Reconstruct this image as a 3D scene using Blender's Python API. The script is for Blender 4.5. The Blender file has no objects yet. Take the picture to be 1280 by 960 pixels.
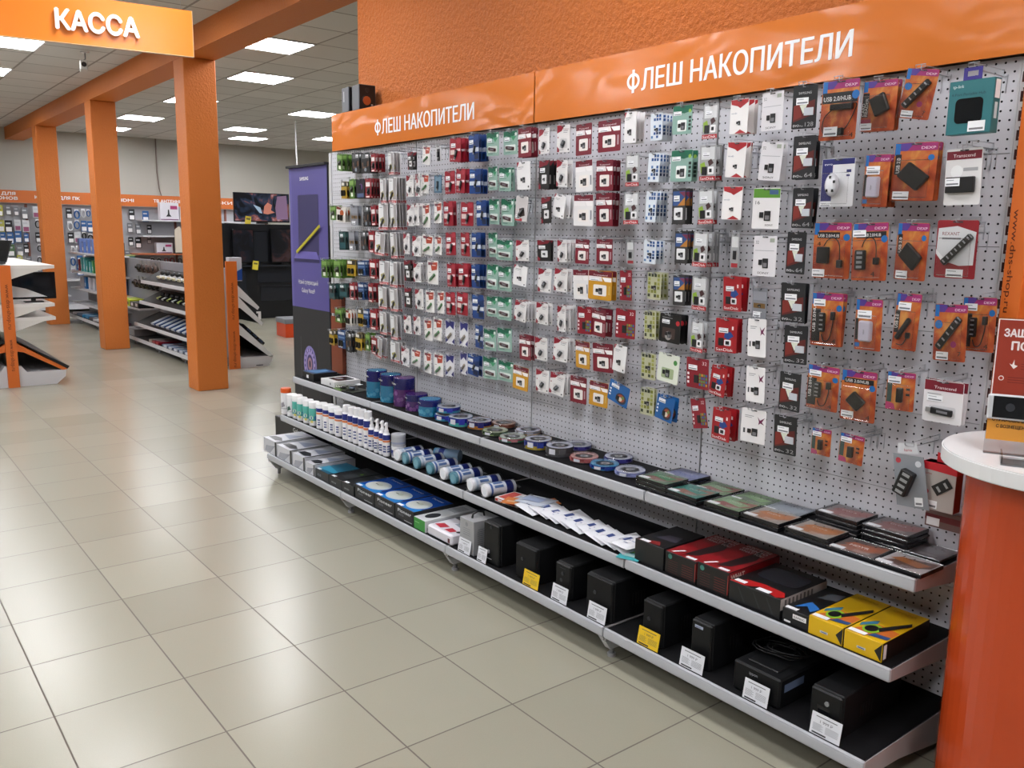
import bpy, math, random
from mathutils import Matrix, Vector, Euler

random.seed(7)
R = math.radians
SC = bpy.context.scene
COL = SC.collection

# ------------------------------------------------------------------ camera, world, exposure
CAM_H = 1.5138
cd = bpy.data.cameras.new('camera')
cam = bpy.data.objects.new('camera', cd)
COL.objects.link(cam)
_r = (0.78645, -0.61746, 0.01538)
_d = (-0.09385, -0.14408, -0.98511)
_f = (0.61048, 0.77329, -0.17126)
cam.matrix_world = Matrix(((_r[0], -_d[0], -_f[0], 0), (_r[1], -_d[1], -_f[1], 0), (_r[2], -_d[2], -_f[2], CAM_H), (0, 0, 0, 1)))
cd.sensor_width = 36
cd.lens = 1075.8 / 1280 * 36
cd.clip_start = 0.05
cd.clip_end = 60
SC.camera = cam

wd = bpy.data.worlds.new('world')
SC.world = wd
wd.use_nodes = True
wd.node_tree.nodes['Background'].inputs[0].default_value = (0.8, 0.85, 0.95, 1)
wd.node_tree.nodes['Background'].inputs[1].default_value = 0.4
SC.view_settings.view_transform = 'Standard'
SC.view_settings.look = 'None'
SC.view_settings.gamma = 1
SC.view_settings.use_curve_mapping = False
SC.view_settings.exposure = 0.0
LAMP = 32.0          # strength of every ceiling fixture's diffuser

# ceiling fixtures, lower-left corner of each 0.6 m cell (x, y)
FIX_L = [(1.2, 11.25), (1.2, 9.39), (1.2, 6.9), (1.2, 4.5), (1.2, 2.1), (1.2, -0.3), (1.2, -2.7),
         (-0.6, 11.25), (-0.6, 9.39), (-0.6, 6.9), (-0.6, 4.5), (-0.6, 2.1), (-0.6, -0.3), (-0.6, -2.7),
         (-2.4, 9.39), (-2.4, 6.9), (-2.4, 4.5), (-2.4, 2.1), (-2.4, -0.3), (-0.6, 14.4), (1.2, 14.4)]
FIX_R = [(3.17, 7.79), (3.77, 9.59), (3.77, 12.0), (3.77, 14.4), (3.77, 16.3), (5.57, 12.0), (5.57, 14.7),
         (5.57, 9.59), (6.17, 16.1), (7.37, 12.0), (7.37, 9.59), (7.37, 15.0)]

# ------------------------------------------------------------------ materials
_mats = {}
def lin(h):
    h = h.lstrip('#')
    out = []
    for i in (0, 2, 4):
        c = int(h[i:i+2], 16) / 255
        out.append(c / 12.92 if c <= 0.04045 else ((c + 0.055) / 1.055) ** 2.4)
    return (*out, 1)

def mat(h, rough=0.5, metal=0.0, spec=0.5, emit=0, coat=0, alpha=1):
    k = (h, rough, metal, spec, emit, coat, alpha)
    if k in _mats: return _mats[k]
    m = bpy.data.materials.new('surface_' + h.lstrip('#'))
    m.use_nodes = True
    b = m.node_tree.nodes['Principled BSDF']
    b.inputs['Base Color'].default_value = lin(h)
    b.inputs['Roughness'].default_value = rough
    b.inputs['Metallic'].default_value = metal
    b.inputs['Specular IOR Level'].default_value = spec
    b.inputs['Coat Weight'].default_value = coat
    if emit:
        b.inputs['Emission Color'].default_value = lin(h)
        b.inputs['Emission Strength'].default_value = emit
    _mats[k] = m
    return m

def nodes(name):
    m = bpy.data.materials.new(name)
    m.use_nodes = True
    nt = m.node_tree
    return m, nt, nt.nodes['Principled BSDF'], nt.nodes['Material Output']

def N(nt, t, **kw):
    n = nt.nodes.new(t)
    for k, v in kw.items():
        if k.startswith('i_'):
            n.inputs[k[2:].replace('_', ' ')].default_value = v
        elif k[0] == 'n' and k[1:].isdigit():
            n.inputs[int(k[1:])].default_value = v
        else:
            setattr(n, k, v)
    return n

def math_(nt, op, a, b=None, c=None):
    n = nt.nodes.new('ShaderNodeMath')
    n.operation = op
    for i, v in enumerate((a, b, c)):
        if v is None: continue
        if isinstance(v, (int, float)): n.inputs[i].default_value = v
        else: nt.links.new(v, n.inputs[i])
    return n.outputs[0]

def mix_(nt, fac, a, b):
    n = nt.nodes.new('ShaderNodeMix')
    n.data_type = 'RGBA'
    for i, v in ((0, fac), (6, a), (7, b)):
        if isinstance(v, (int, float, tuple)): n.inputs[i].default_value = v
        else: nt.links.new(v, n.inputs[i])
    return n.outputs[2]

def grid_line(nt, coord, size, off, width):
    t = math_(nt, 'FRACT', math_(nt, 'DIVIDE', math_(nt, 'ADD', coord, 50 * size - off), size))
    d = math_(nt, 'MINIMUM', t, math_(nt, 'SUBTRACT', 1.0, t))
    return math_(nt, 'LESS_THAN', d, width / size / 2), math_(nt, 'FLOOR', math_(nt, 'DIVIDE', math_(nt, 'ADD', coord, 50 * size - off), size))

def floor_material():
    m, nt, b, out = nodes('glazed_floor_tiles')
    g = N(nt, 'ShaderNodeNewGeometry')
    s = N(nt, 'ShaderNodeSeparateXYZ'); nt.links.new(g.outputs['Position'], s.inputs[0])
    lx, fx = grid_line(nt, s.outputs[0], 0.4, 0.0214, 0.005)
    ly, fy = grid_line(nt, s.outputs[1], 0.4, 0.0256, 0.005)
    line = math_(nt, 'MAXIMUM', lx, ly)
    c = N(nt, 'ShaderNodeCombineXYZ'); nt.links.new(fx, c.inputs[0]); nt.links.new(fy, c.inputs[1])
    wn = N(nt, 'ShaderNodeTexWhiteNoise'); nt.links.new(c.outputs[0], wn.inputs['Vector'])
    no = N(nt, 'ShaderNodeTexNoise', i_Scale=0.9, i_Detail=1.0); nt.links.new(g.outputs['Position'], no.inputs['Vector'])
    sp = N(nt, 'ShaderNodeTexNoise', i_Scale=260.0, i_Detail=2.0); nt.links.new(g.outputs['Position'], sp.inputs['Vector'])
    f = math_(nt, 'ADD', math_(nt, 'MULTIPLY', wn.outputs[0], 0.6), math_(nt, 'MULTIPLY', no.outputs[0], 0.3))
    tile = mix_(nt, f, lin('#939081'), lin('#a29f90'))
    tile = mix_(nt, math_(nt, 'MULTIPLY', sp.outputs[0], 0.25), tile, lin('#7d7667'))
    nt.links.new(mix_(nt, line, tile, lin('#5b534a')), b.inputs['Base Color'])
    rg = math_(nt, 'ADD', math_(nt, 'MULTIPLY', no.outputs[0], 0.03), 0.23)
    nt.links.new(math_(nt, 'MAXIMUM', math_(nt, 'MULTIPLY', line, 0.7), rg), b.inputs['Roughness'])
    b.inputs['Specular IOR Level'].default_value = 0.5
    bp = N(nt, 'ShaderNodeBump', i_Strength=0.25, i_Distance=0.002, invert=True)
    nt.links.new(line, bp.inputs['Height']); nt.links.new(bp.outputs[0], b.inputs['Normal'])
    return m

def ceiling_material(name, ox, oy):
    m, nt, b, out = nodes(name)
    g = N(nt, 'ShaderNodeNewGeometry')
    s = N(nt, 'ShaderNodeSeparateXYZ'); nt.links.new(g.outputs['Position'], s.inputs[0])
    lx, fx = grid_line(nt, s.outputs[0], 0.6, ox, 0.022)
    ly, fy = grid_line(nt, s.outputs[1], 0.6, oy, 0.022)
    line = math_(nt, 'MAXIMUM', lx, ly)
    no = N(nt, 'ShaderNodeTexNoise', i_Scale=90.0, i_Detail=3.0); nt.links.new(g.outputs['Position'], no.inputs['Vector'])
    c = N(nt, 'ShaderNodeCombineXYZ'); nt.links.new(fx, c.inputs[0]); nt.links.new(fy, c.inputs[1])
    wn = N(nt, 'ShaderNodeTexWhiteNoise'); nt.links.new(c.outputs[0], wn.inputs['Vector'])
    t = mix_(nt, wn.outputs[0], lin('#cfccc7'), lin('#dad7d2'))
    t = mix_(nt, math_(nt, 'MULTIPLY', no.outputs[0], 0.3), t, lin('#b4b0aa'))
    nt.links.new(mix_(nt, line, t, lin('#98928c')), b.inputs['Base Color'])
    b.inputs['Roughness'].default_value = 0.9
    bp = N(nt, 'ShaderNodeBump', i_Strength=0.4, i_Distance=0.004)
    nt.links.new(line, bp.inputs['Height']); nt.links.new(bp.outputs[0], b.inputs['Normal'])
    return m

def plaster_material(name, c1, c2, scale, bump, rough=0.6, dist=0.01):
    m, nt, b, out = nodes(name)
    g = N(nt, 'ShaderNodeNewGeometry')
    no = N(nt, 'ShaderNodeTexNoise', i_Scale=scale, i_Detail=5.0, i_Roughness=0.6); nt.links.new(g.outputs['Position'], no.inputs['Vector'])
    n2 = N(nt, 'ShaderNodeTexNoise', i_Scale=1.5, i_Detail=3.0); nt.links.new(g.outputs['Position'], n2.inputs['Vector'])
    nt.links.new(mix_(nt, n2.outputs[0], lin(c1), lin(c2)), b.inputs['Base Color'])
    b.inputs['Roughness'].default_value = rough
    bp = N(nt, 'ShaderNodeBump', i_Strength=bump, i_Distance=dist)
    nt.links.new(no.outputs[0], bp.inputs['Height']); nt.links.new(bp.outputs[0], b.inputs['Normal'])
    return m

def perforated_material():
    m, nt, b, out = nodes('perforated_grey_steel')
    g = N(nt, 'ShaderNodeNewGeometry')
    s = N(nt, 'ShaderNodeSeparateXYZ'); nt.links.new(g.outputs['Position'], s.inputs[0])
    def cell(c, off):
        t = math_(nt, 'FRACT', math_(nt, 'DIVIDE', math_(nt, 'ADD', c, 10 - off), 0.025))
        return math_(nt, 'SUBTRACT', t, 0.5)
    a = cell(s.outputs[1], 1.0792); c = cell(s.outputs[2], 0.0)
    d = math_(nt, 'SQRT', math_(nt, 'ADD', math_(nt, 'MULTIPLY', a, a), math_(nt, 'MULTIPLY', c, c)))
    hole = math_(nt, 'LESS_THAN', d, 0.125)
    b.inputs['Base Color'].default_value = lin('#c6c6cd')
    b.inputs['Roughness'].default_value = 0.42
    tr = N(nt, 'ShaderNodeBsdfTransparent')
    mx = N(nt, 'ShaderNodeMixShader')
    nt.links.new(hole, mx.inputs[0]); nt.links.new(b.outputs[0], mx.inputs[1]); nt.links.new(tr.outputs[0], mx.inputs[2])
    nt.links.new(mx.outputs[0], out.inputs[0])
    return m

def clear_material(name, tint='#ffffff', gloss=0.12):
    m, nt, b, out = nodes(name)
    nt.nodes.remove(b)
    tr = N(nt, 'ShaderNodeBsdfTransparent'); tr.inputs[0].default_value = lin(tint)
    gl = N(nt, 'ShaderNodeBsdfGlossy'); gl.inputs['Roughness'].default_value = 0.12
    fr = N(nt, 'ShaderNodeFresnel'); fr.inputs[0].default_value = 1.45
    mx = N(nt, 'ShaderNodeMixShader')
    nt.links.new(math_(nt, 'ADD', math_(nt, 'MULTIPLY', fr.outputs[0], 0.7), gloss * 0.1), mx.inputs[0])
    nt.links.new(tr.outputs[0], mx.inputs[1]); nt.links.new(gl.outputs[0], mx.inputs[2])
    nt.links.new(mx.outputs[0], out.inputs[0])
    return m

def mottled(name, c1, c2, c3, scale, rough=0.5, spec=0.5):
    m, nt, b, out = nodes(name)
    tc = N(nt, 'ShaderNodeTexCoord')
    no = N(nt, 'ShaderNodeTexNoise', i_Scale=scale, i_Detail=3.0, i_Distortion=1.2); nt.links.new(tc.outputs['Object'], no.inputs['Vector'])
    cr = N(nt, 'ShaderNodeValToRGB')
    cr.color_ramp.elements[0].color = lin(c1); cr.color_ramp.elements[0].position = 0.3
    cr.color_ramp.elements[1].color = lin(c3); cr.color_ramp.elements[1].position = 0.72
    e = cr.color_ramp.elements.new(0.5); e.color = lin(c2)
    nt.links.new(no.outputs[0], cr.inputs[0]); nt.links.new(cr.outputs[0], b.inputs['Base Color'])
    b.inputs['Roughness'].default_value = rough
    b.inputs['Specular IOR Level'].default_value = spec
    return m

ORANGE = plaster_material('orange_textured_paint', '#cc7028', '#d2762e', 55, 0.55, 0.55, 0.012)
ORANGE_WALL = plaster_material('orange_rough_plaster', '#d47430', '#d97a36', 48, 1.0, 0.5, 0.03)
WALL_GREY = plaster_material('pale_wall_paint', '#b9b6ae', '#c2bfb6', 20, 0.15, 0.8)
FLOOR = floor_material()
CEIL_R = ceiling_material('ceiling_panels_right', 0.17, 0.59)  # same panel tones as the left ceiling, other grid offset
CEIL_L = ceiling_material('ceiling_panels', 0.0, 0.0)
PERF = perforated_material()
CLEAR = clear_material('clear_plastic')
ACRYL = clear_material('acrylic_sheet', '#f2f6f8', 0.3)
DEXPO = mottled('orange_swirl_print', '#8a301c', '#b4542a', '#cf8f44', 14, 0.35)
RUBBER = mottled('speckled_black_rubber', '#050506', '#0a0a0c', '#1c1c22', 900, 0.75, 0.2)
WHITE_MET = mat('#c9c9cd', 0.35)
BANNER = None

# ------------------------------------------------------------------ mesh building
_text = {}
def text_geo(s, bold=False):
    k = (s, bold)
    if k in _text: return _text[k]
    cu = bpy.data.curves.new('lettering', 'FONT')
    cu.body = s; cu.size = 1; cu.resolution_u = 3 if len(s) < 20 else 2
    o = bpy.data.objects.new('lettering', cu)
    COL.objects.link(o)
    dg = bpy.context.evaluated_depsgraph_get()
    me = bpy.data.meshes.new_from_object(o.evaluated_get(dg))
    v = [(p.co.x, p.co.y) for p in me.vertices]
    f = [tuple(p.vertices) for p in me.polygons]
    bpy.data.objects.remove(o); bpy.data.meshes.remove(me); bpy.data.curves.remove(cu)
    if v:
        x0 = min(p[0] for p in v); x1 = max(p[0] for p in v); y0 = min(p[1] for p in v); y1 = max(p[1] for p in v)
    else: x0, x1, y0, y1 = 0, 1, 0, 1
    _text[k] = (v, f, x0, x1, y0, y1)
    return _text[k]

def rr(x0, z0, x1, z1, r, n=4):
    pts = []
    for cx, cz, a0 in ((x1 - r, z1 - r, 0), (x0 + r, z1 - r, 90), (x0 + r, z0 + r, 180), (x1 - r, z0 + r, 270)):
        for i in range(n + 1):
            a = R(a0 + 90 * i / n)
            pts.append((cx + r * math.cos(a), cz + r * math.sin(a)))
    return pts

def circ(cx, cz, r, n=16, rz=None):
    rz = r if rz is None else rz
    return [(cx + r * math.cos(2 * math.pi * i / n), cz + rz * math.sin(2 * math.pi * i / n)) for i in range(n)]

class MB:
    def __init__(self):
        self.v = []; self.f = []; self.mi = []; self.sm = []; self.mats = []; self.T = Matrix()
    def add(self, vs, fs, m, smooth=False):
        o = len(self.v)
        T = self.T
        self.v += [T @ Vector(p) for p in vs]
        if m not in self.mats: self.mats.append(m)
        i = self.mats.index(m)
        for f in fs:
            self.f.append(tuple(o + k for k in f)); self.mi.append(i); self.sm.append(smooth)
        return self
    def box(self, x0, y0, z0, x1, y1, z1, m, bev=0.0):
        if x0 > x1: x0, x1 = x1, x0
        if y0 > y1: y0, y1 = y1, y0
        if z0 > z1: z0, z1 = z1, z0
        b = min(bev, (x1 - x0) / 2.2, (y1 - y0) / 2.2, (z1 - z0) / 2.2)
        if b <= 0:
            vs = [(x, y, z) for x in (x0, x1) for y in (y0, y1) for z in (z0, z1)]
            return self.add(vs, [(0, 1, 3, 2), (4, 6, 7, 5), (0, 4, 5, 1), (2, 3, 7, 6), (0, 2, 6, 4), (1, 5, 7, 3)], m)
        vs = []; idx = {}
        for i, x in enumerate((x0, x1)):
            for j, y in enumerate((y0, y1)):
                for k, z in enumerate((z0, z1)):
                    sx, sy, sz = (1 if i == 0 else -1), (1 if j == 0 else -1), (1 if k == 0 else -1)
                    for a in range(3):
                        p = [x + sx * b, y + sy * b, z + sz * b]
                        p[a] = (x, y, z)[a]
                        idx[(i, j, k, a)] = len(vs); vs.append(tuple(p))
        F = []
        for a in range(3):
            o1, o2 = [q for q in range(3) if q != a]
            for s in (0, 1):
                loop = []
                for u, w in ((0, 0), (1, 0), (1, 1), (0, 1)):
                    c = [0, 0, 0]; c[a] = s; c[o1] = u; c[o2] = w
                    loop.append(idx[(*c, a)])
                F.append(loop if (s == 1) == (a != 1) else loop[::-1])
        for a in range(3):
            o1, o2 = [q for q in range(3) if q != a]
            for u in (0, 1):
                for w in (0, 1):
                    c0 = [0, 0, 0]; c0[o1] = u; c0[o2] = w; c1 = list(c0); c1[a] = 1
                    F.append([idx[(*c0, o1)], idx[(*c1, o1)], idx[(*c1, o2)], idx[(*c0, o2)]])
        for i in (0, 1):
            for j in (0, 1):
                for k in (0, 1): F.append([idx[(i, j, k, 0)], idx[(i, j, k, 1)], idx[(i, j, k, 2)]])
        cen = Vector(((x0 + x1) / 2, (y0 + y1) / 2, (z0 + z1) / 2))
        G = []
        for f in F:
            p = [Vector(vs[q]) for q in f]
            n = (p[1] - p[0]).cross(p[2] - p[0])
            c = sum(p, Vector()) / len(p) - cen
            G.append(tuple(f) if n.dot(c) > 0 else tuple(f[::-1]))
        return self.add(vs, G, m)
    def prism(self, pts, y0, y1, m, side=None):
        """closed outline (x, z), extruded from y0 (front) to y1"""
        n = len(pts)
        ar = sum(pts[i][0] * pts[(i + 1) % n][1] - pts[(i + 1) % n][0] * pts[i][1] for i in range(n))
        if ar < 0: pts = pts[::-1]
        vs = [(p[0], y0, p[1]) for p in pts] + [(p[0], y1, p[1]) for p in pts]
        self.add(vs, [tuple(range(n)), tuple(range(2 * n - 1, n - 1, -1))], m)
        return self.add(vs, [(i, n + i, n + (i + 1) % n, (i + 1) % n) for i in range(n)], side or m)
    def flat(self, pts, y, m):
        n = len(pts)
        ar = sum(pts[i][0] * pts[(i + 1) % n][1] - pts[(i + 1) % n][0] * pts[i][1] for i in range(n))
        if ar < 0: pts = pts[::-1]
        return self.add([(p[0], y, p[1]) for p in pts], [tuple(range(n))], m)
    def rect(self, x0, z0, x1, z1, y, m):
        return self.flat([(x0, z0), (x1, z0), (x1, z1), (x0, z1)], y, m)
    def cyl(self, p0, p1, r, m, n=12, r2=None, caps=True, smooth=True):
        p0 = Vector(p0); p1 = Vector(p1); r2 = r if r2 is None else r2
        d = (p1 - p0).normalized()
        a = d.orthogonal().normalized(); b = d.cross(a)
        vs = []
        for p, q in ((p0, r), (p1, r2)):
            for i in range(n):
                t = 2 * math.pi * i / n
                vs.append(tuple(p + a * math.cos(t) * q + b * math.sin(t) * q))
        self.add(vs, [(i, (i + 1) % n, n + (i + 1) % n, n + i) for i in range(n)], m, smooth)
        if caps:
            self.add(vs, [tuple(range(n - 1, -1, -1)), tuple(range(n, 2 * n))], m)
        return self
    def tube(self, path, r, m, n=6):
        P = [Vector(p) for p in path]
        vs = []; ref = None
        for i, p in enumerate(P):
            d = (P[min(i + 1, len(P) - 1)] - P[max(i - 1, 0)]).normalized()
            a = d.orthogonal().normalized() if ref is None else (ref - d * ref.dot(d)).normalized()
            ref = a; b = d.cross(a)
            for k in range(n):
                t = 2 * math.pi * k / n
                vs.append(tuple(p + a * math.cos(t) * r + b * math.sin(t) * r))
        fs = []
        for i in range(len(P) - 1):
            for k in range(n):
                fs.append((i * n + k, i * n + (k + 1) % n, (i + 1) * n + (k + 1) % n, (i + 1) * n + k))
        fs += [tuple(range(n - 1, -1, -1)), tuple(range((len(P) - 1) * n, len(P) * n))]
        return self.add(vs, fs, m, True)
    def lathe(self, prof, m, n=24, c=(0, 0, 0), seg=None):
        """prof [(r, z)] bottom to top; seg: {segment index: material}"""
        vs = []
        for r, z in prof:
            for k in range(n):
                t = 2 * math.pi * k / n
                vs.append((c[0] + r * math.cos(t), c[1] + r * math.sin(t), c[2] + z))
        for i in range(len(prof) - 1):
            mm = (seg or {}).get(i, m)
            self.add(vs[i * n:(i + 2) * n], [(k, (k + 1) % n, n + (k + 1) % n, n + k) for k in range(n)], mm, abs(prof[i][0] - prof[i + 1][0]) < 0.4 * abs(prof[i][1] - prof[i + 1][1]) + 1e-6)
        if prof[0][0] > 1e-5: self.add(vs[:n], [tuple(range(n - 1, -1, -1))], m)
        if prof[-1][0] > 1e-5: self.add(vs[-n:], [tuple(range(n))], (seg or {}).get('top', m))
        return self
    def ball(self, c, rx, ry, rz, m, n=14, k=8):
        vs = []; fs = []
        for i in range(k + 1):
            p = math.pi * i / k
            for j in range(n):
                t = 2 * math.pi * j / n
                vs.append((c[0] + rx * math.sin(p) * math.cos(t), c[1] + ry * math.sin(p) * math.sin(t), c[2] - rz * math.cos(p)))
        for i in range(k):
            for j in range(n): fs.append((i * n + j, i * n + (j + 1) % n, (i + 1) * n + (j + 1) % n, (i + 1) * n + j))
        return self.add(vs, fs, m, True)
    def text(self, s, x, z, h, y, m, width=None, align='L', rot=0, bold=False, depth=0):
        v, f, x0, x1, y0, y1 = text_geo(s, bold)
        k = h / 0.72
        kx = k if width is None else width / max(x1 - x0, 1e-6)
        w = (x1 - x0) * kx
        ox = {'L': 0, 'C': -w / 2, 'R': -w}[align]
        ca, sa = math.cos(R(rot)), math.sin(R(rot))
        vs = []
        for p in v:
            px, pz = (p[0] - x0) * kx + ox, p[1] * k
            vs.append((x + px * ca - pz * sa, y, z + px * sa + pz * ca))
        self.add(vs, f, m)
        if bold:
            q = h * 0.05
            for dx, dz in ((q, 0), (-q, 0), (0, q), (0, -q)): self.add([(a + dx, b_ + (0.0002 if not depth else 0.0004), c + dz) for a, b_, c in vs], f, m)
        if depth:
            n = len(vs)
            from collections import Counter
            ed = Counter(); dirn = {}
            for q in f:
                for i in range(len(q)):
                    e = (q[i], q[(i + 1) % len(q)]); ed[frozenset(e)] += 1; dirn[frozenset(e)] = e
            back = [(a, b + depth, c) for a, b, c in vs]
            self.add(vs + back, [(dirn[e][1], dirn[e][0], dirn[e][0] + n, dirn[e][1] + n) for e, c in ed.items() if c == 1], m)
        return self
    def build(self, name, parent=None, loc=None, rot=None):
        me = bpy.data.meshes.new(name)
        me.from_pydata([tuple(p) for p in self.v], [], self.f)
        for m in self.mats: me.materials.append(m)
        me.polygons.foreach_set('material_index', self.mi)
        me.polygons.foreach_set('use_smooth', self.sm)
        me.update()
        o = bpy.data.objects.new(name, me)
        COL.objects.link(o)
        if parent: o.parent = parent
        if loc: o.location = loc
        if rot: o.rotation_euler = rot
        return o

def tag(o, label=None, cat=None, group=None, kind=None):
    if label: o['label'] = label
    if cat: o['category'] = cat
    if group: o['group'] = group
    if kind: o['kind'] = kind
    return o

def thing(name, label, cat, loc=(0, 0, 0), rz=0, group=None):
    o = bpy.data.objects.new(name, None)
    o.empty_display_size = 0.05
    COL.objects.link(o)
    o.location = loc; o.rotation_euler = (0, 0, rz)
    return tag(o, label, cat, group)

def dark(h, k=0.72):
    # printed colours; near-white stock keeps its own value
    r, g, b_, _ = lin(h)
    if min(r, g, b_) > 0.5: return h
    def back(c):
        c *= k
        c = c * 12.92 if c <= 0.0031308 else 1.055 * c ** (1 / 2.4) - 0.055
        return '%02x' % int(max(0, min(1, c)) * 255 + 0.5)
    return '#' + back(r) + back(g) + back(b_)

def kids(o): return [c for c in COL.objects if c.parent == o] if False else _kids.get(o.name, [])
_kids = {}
def reg(root):
    """remember a finished thing's parts so it can be copied"""
    tree = {}
    for c in COL.objects:
        if c.parent: tree.setdefault(c.parent.name, []).append(c)
    _kids.update({k: v for k, v in tree.items()})
    return root
def dup(root, loc=None, rot=None, label=None, parent=None):
    c = root.copy(); COL.objects.link(c)
    if parent: c.parent = parent
    if loc is not None: c.location = loc
    if rot is not None: c.rotation_euler = rot
    if label: c['label'] = label
    for ch in _kids.get(root.name, []):
        if ch.name in COL.objects: dup(ch, parent=c)
    return c

def struct(o):
    o['kind'] = 'structure'
    return o

ORD = ['', 'first', 'second', 'third', 'fourth', 'fifth', 'sixth', 'seventh', 'eighth', 'ninth', 'tenth', 'eleventh', 'twelfth',
       'thirteenth', 'fourteenth', 'fifteenth', 'sixteenth', 'seventeenth', 'eighteenth', 'nineteenth', 'twentieth', 'twenty-first',
       'twenty-second', 'twenty-third', 'twenty-fourth', 'twenty-fifth', 'twenty-sixth', 'twenty-seventh', 'twenty-eighth',
       'twenty-ninth', 'thirtieth', 'thirty-first', 'thirty-second', 'thirty-third', 'thirty-fourth']

# ------------------------------------------------------------------ structure
CZ = 3.235
b = MB(); b.box(-6, -5, -0.05, 10, 18, 0, FLOOR); struct(b.build('floor'))
b = MB(); b.box(-6, -5, CZ, 2.64, 18, CZ + 0.05, CEIL_L); struct(b.build('ceiling'))
b = MB(); b.box(2.64, -5, CZ, 10, 18, CZ + 0.05, CEIL_R); struct(b.build('ceiling'))
b = MB(); b.box(-6, 17.9, 0, 10, 18, CZ, WALL_GREY); struct(b.build('wall_back'))
b = MB(); b.box(-6.1, -5, 0, -6, 18, CZ, WALL_GREY); struct(b.build('wall_left'))
b = MB(); b.box(10, -5, 0, 10.1, 18, CZ, WALL_GREY); struct(b.build('wall_right'))
b = MB(); b.box(-6, -5.1, 0, 10, -5, CZ, WALL_GREY); struct(b.build('wall_front'))
b = MB(); b.box(2.64, -5, 0, 2.93, 4.9, CZ, ORANGE_WALL); struct(b.build('wall_partition'))
b = MB(); b.box(2.64, 4.9, 3.03, 2.93, 17.9, CZ, ORANGE); struct(b.build('trim_1'))
for i, (y, lb) in enumerate(((8.14, 'large square orange column nearest the pegboard wall'), (11.62, 'square orange column standing second from the pegboard wall'), (15.1, 'square orange column farthest from the pegboard wall'))):
    b = MB(); b.box(2.64, y, 0, 2.93, y + 0.28, 3.03, ORANGE, 0.006)
    tag(b.build('square_column'), lb, 'column', 'orange square columns under the beam')

# ceiling fixtures
def fixture():
    t = thing('ceiling_light', '', 'ceiling light', group='square ceiling light fixtures')
    f = MB()
    w = mat('#d8d8d8', 0.4)
    f.box(0, 0, -0.01, 0.6, 0.02, 0, w); f.box(0, 0.58, -0.01, 0.6, 0.6, 0, w)
    f.box(0, 0.02, -0.01, 0.02, 0.58, 0, w); f.box(0.58, 0.02, -0.01, 0.6, 0.58, 0, w)
    for k in (1, 2, 3): f.box(0.02, 0.15 * k - 0.004, -0.012, 0.58, 0.15 * k + 0.004, -0.004, w)
    f.build('frame', t)
    d = MB(); d.box(0.02, 0.02, -0.006, 0.58, 0.58, -0.003, mat('#fbfcff', 0.5, emit=LAMP))
    d.build('diffuser', t)
    return reg(t)
fx = fixture()
allf = [(x, y, 'L') for x, y in FIX_L] + [(x, y, 'R') for x, y in FIX_R]
for i, (x, y, s) in enumerate(allf):
    col = sorted({p[0] for p in allf}).index(x) + 1
    row = sorted({p[1] for p in allf if p[0] == x}).index(y) + 1
    lb = 'square ceiling light %s of the beam, line %s from left, %s from front' % ('left' if s == 'L' else 'right', ORD[col], ORD[row])
    o = fx if i == 0 else dup(fx)
    o.location = (x, y, CZ - 0.001); o['label'] = lb
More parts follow.
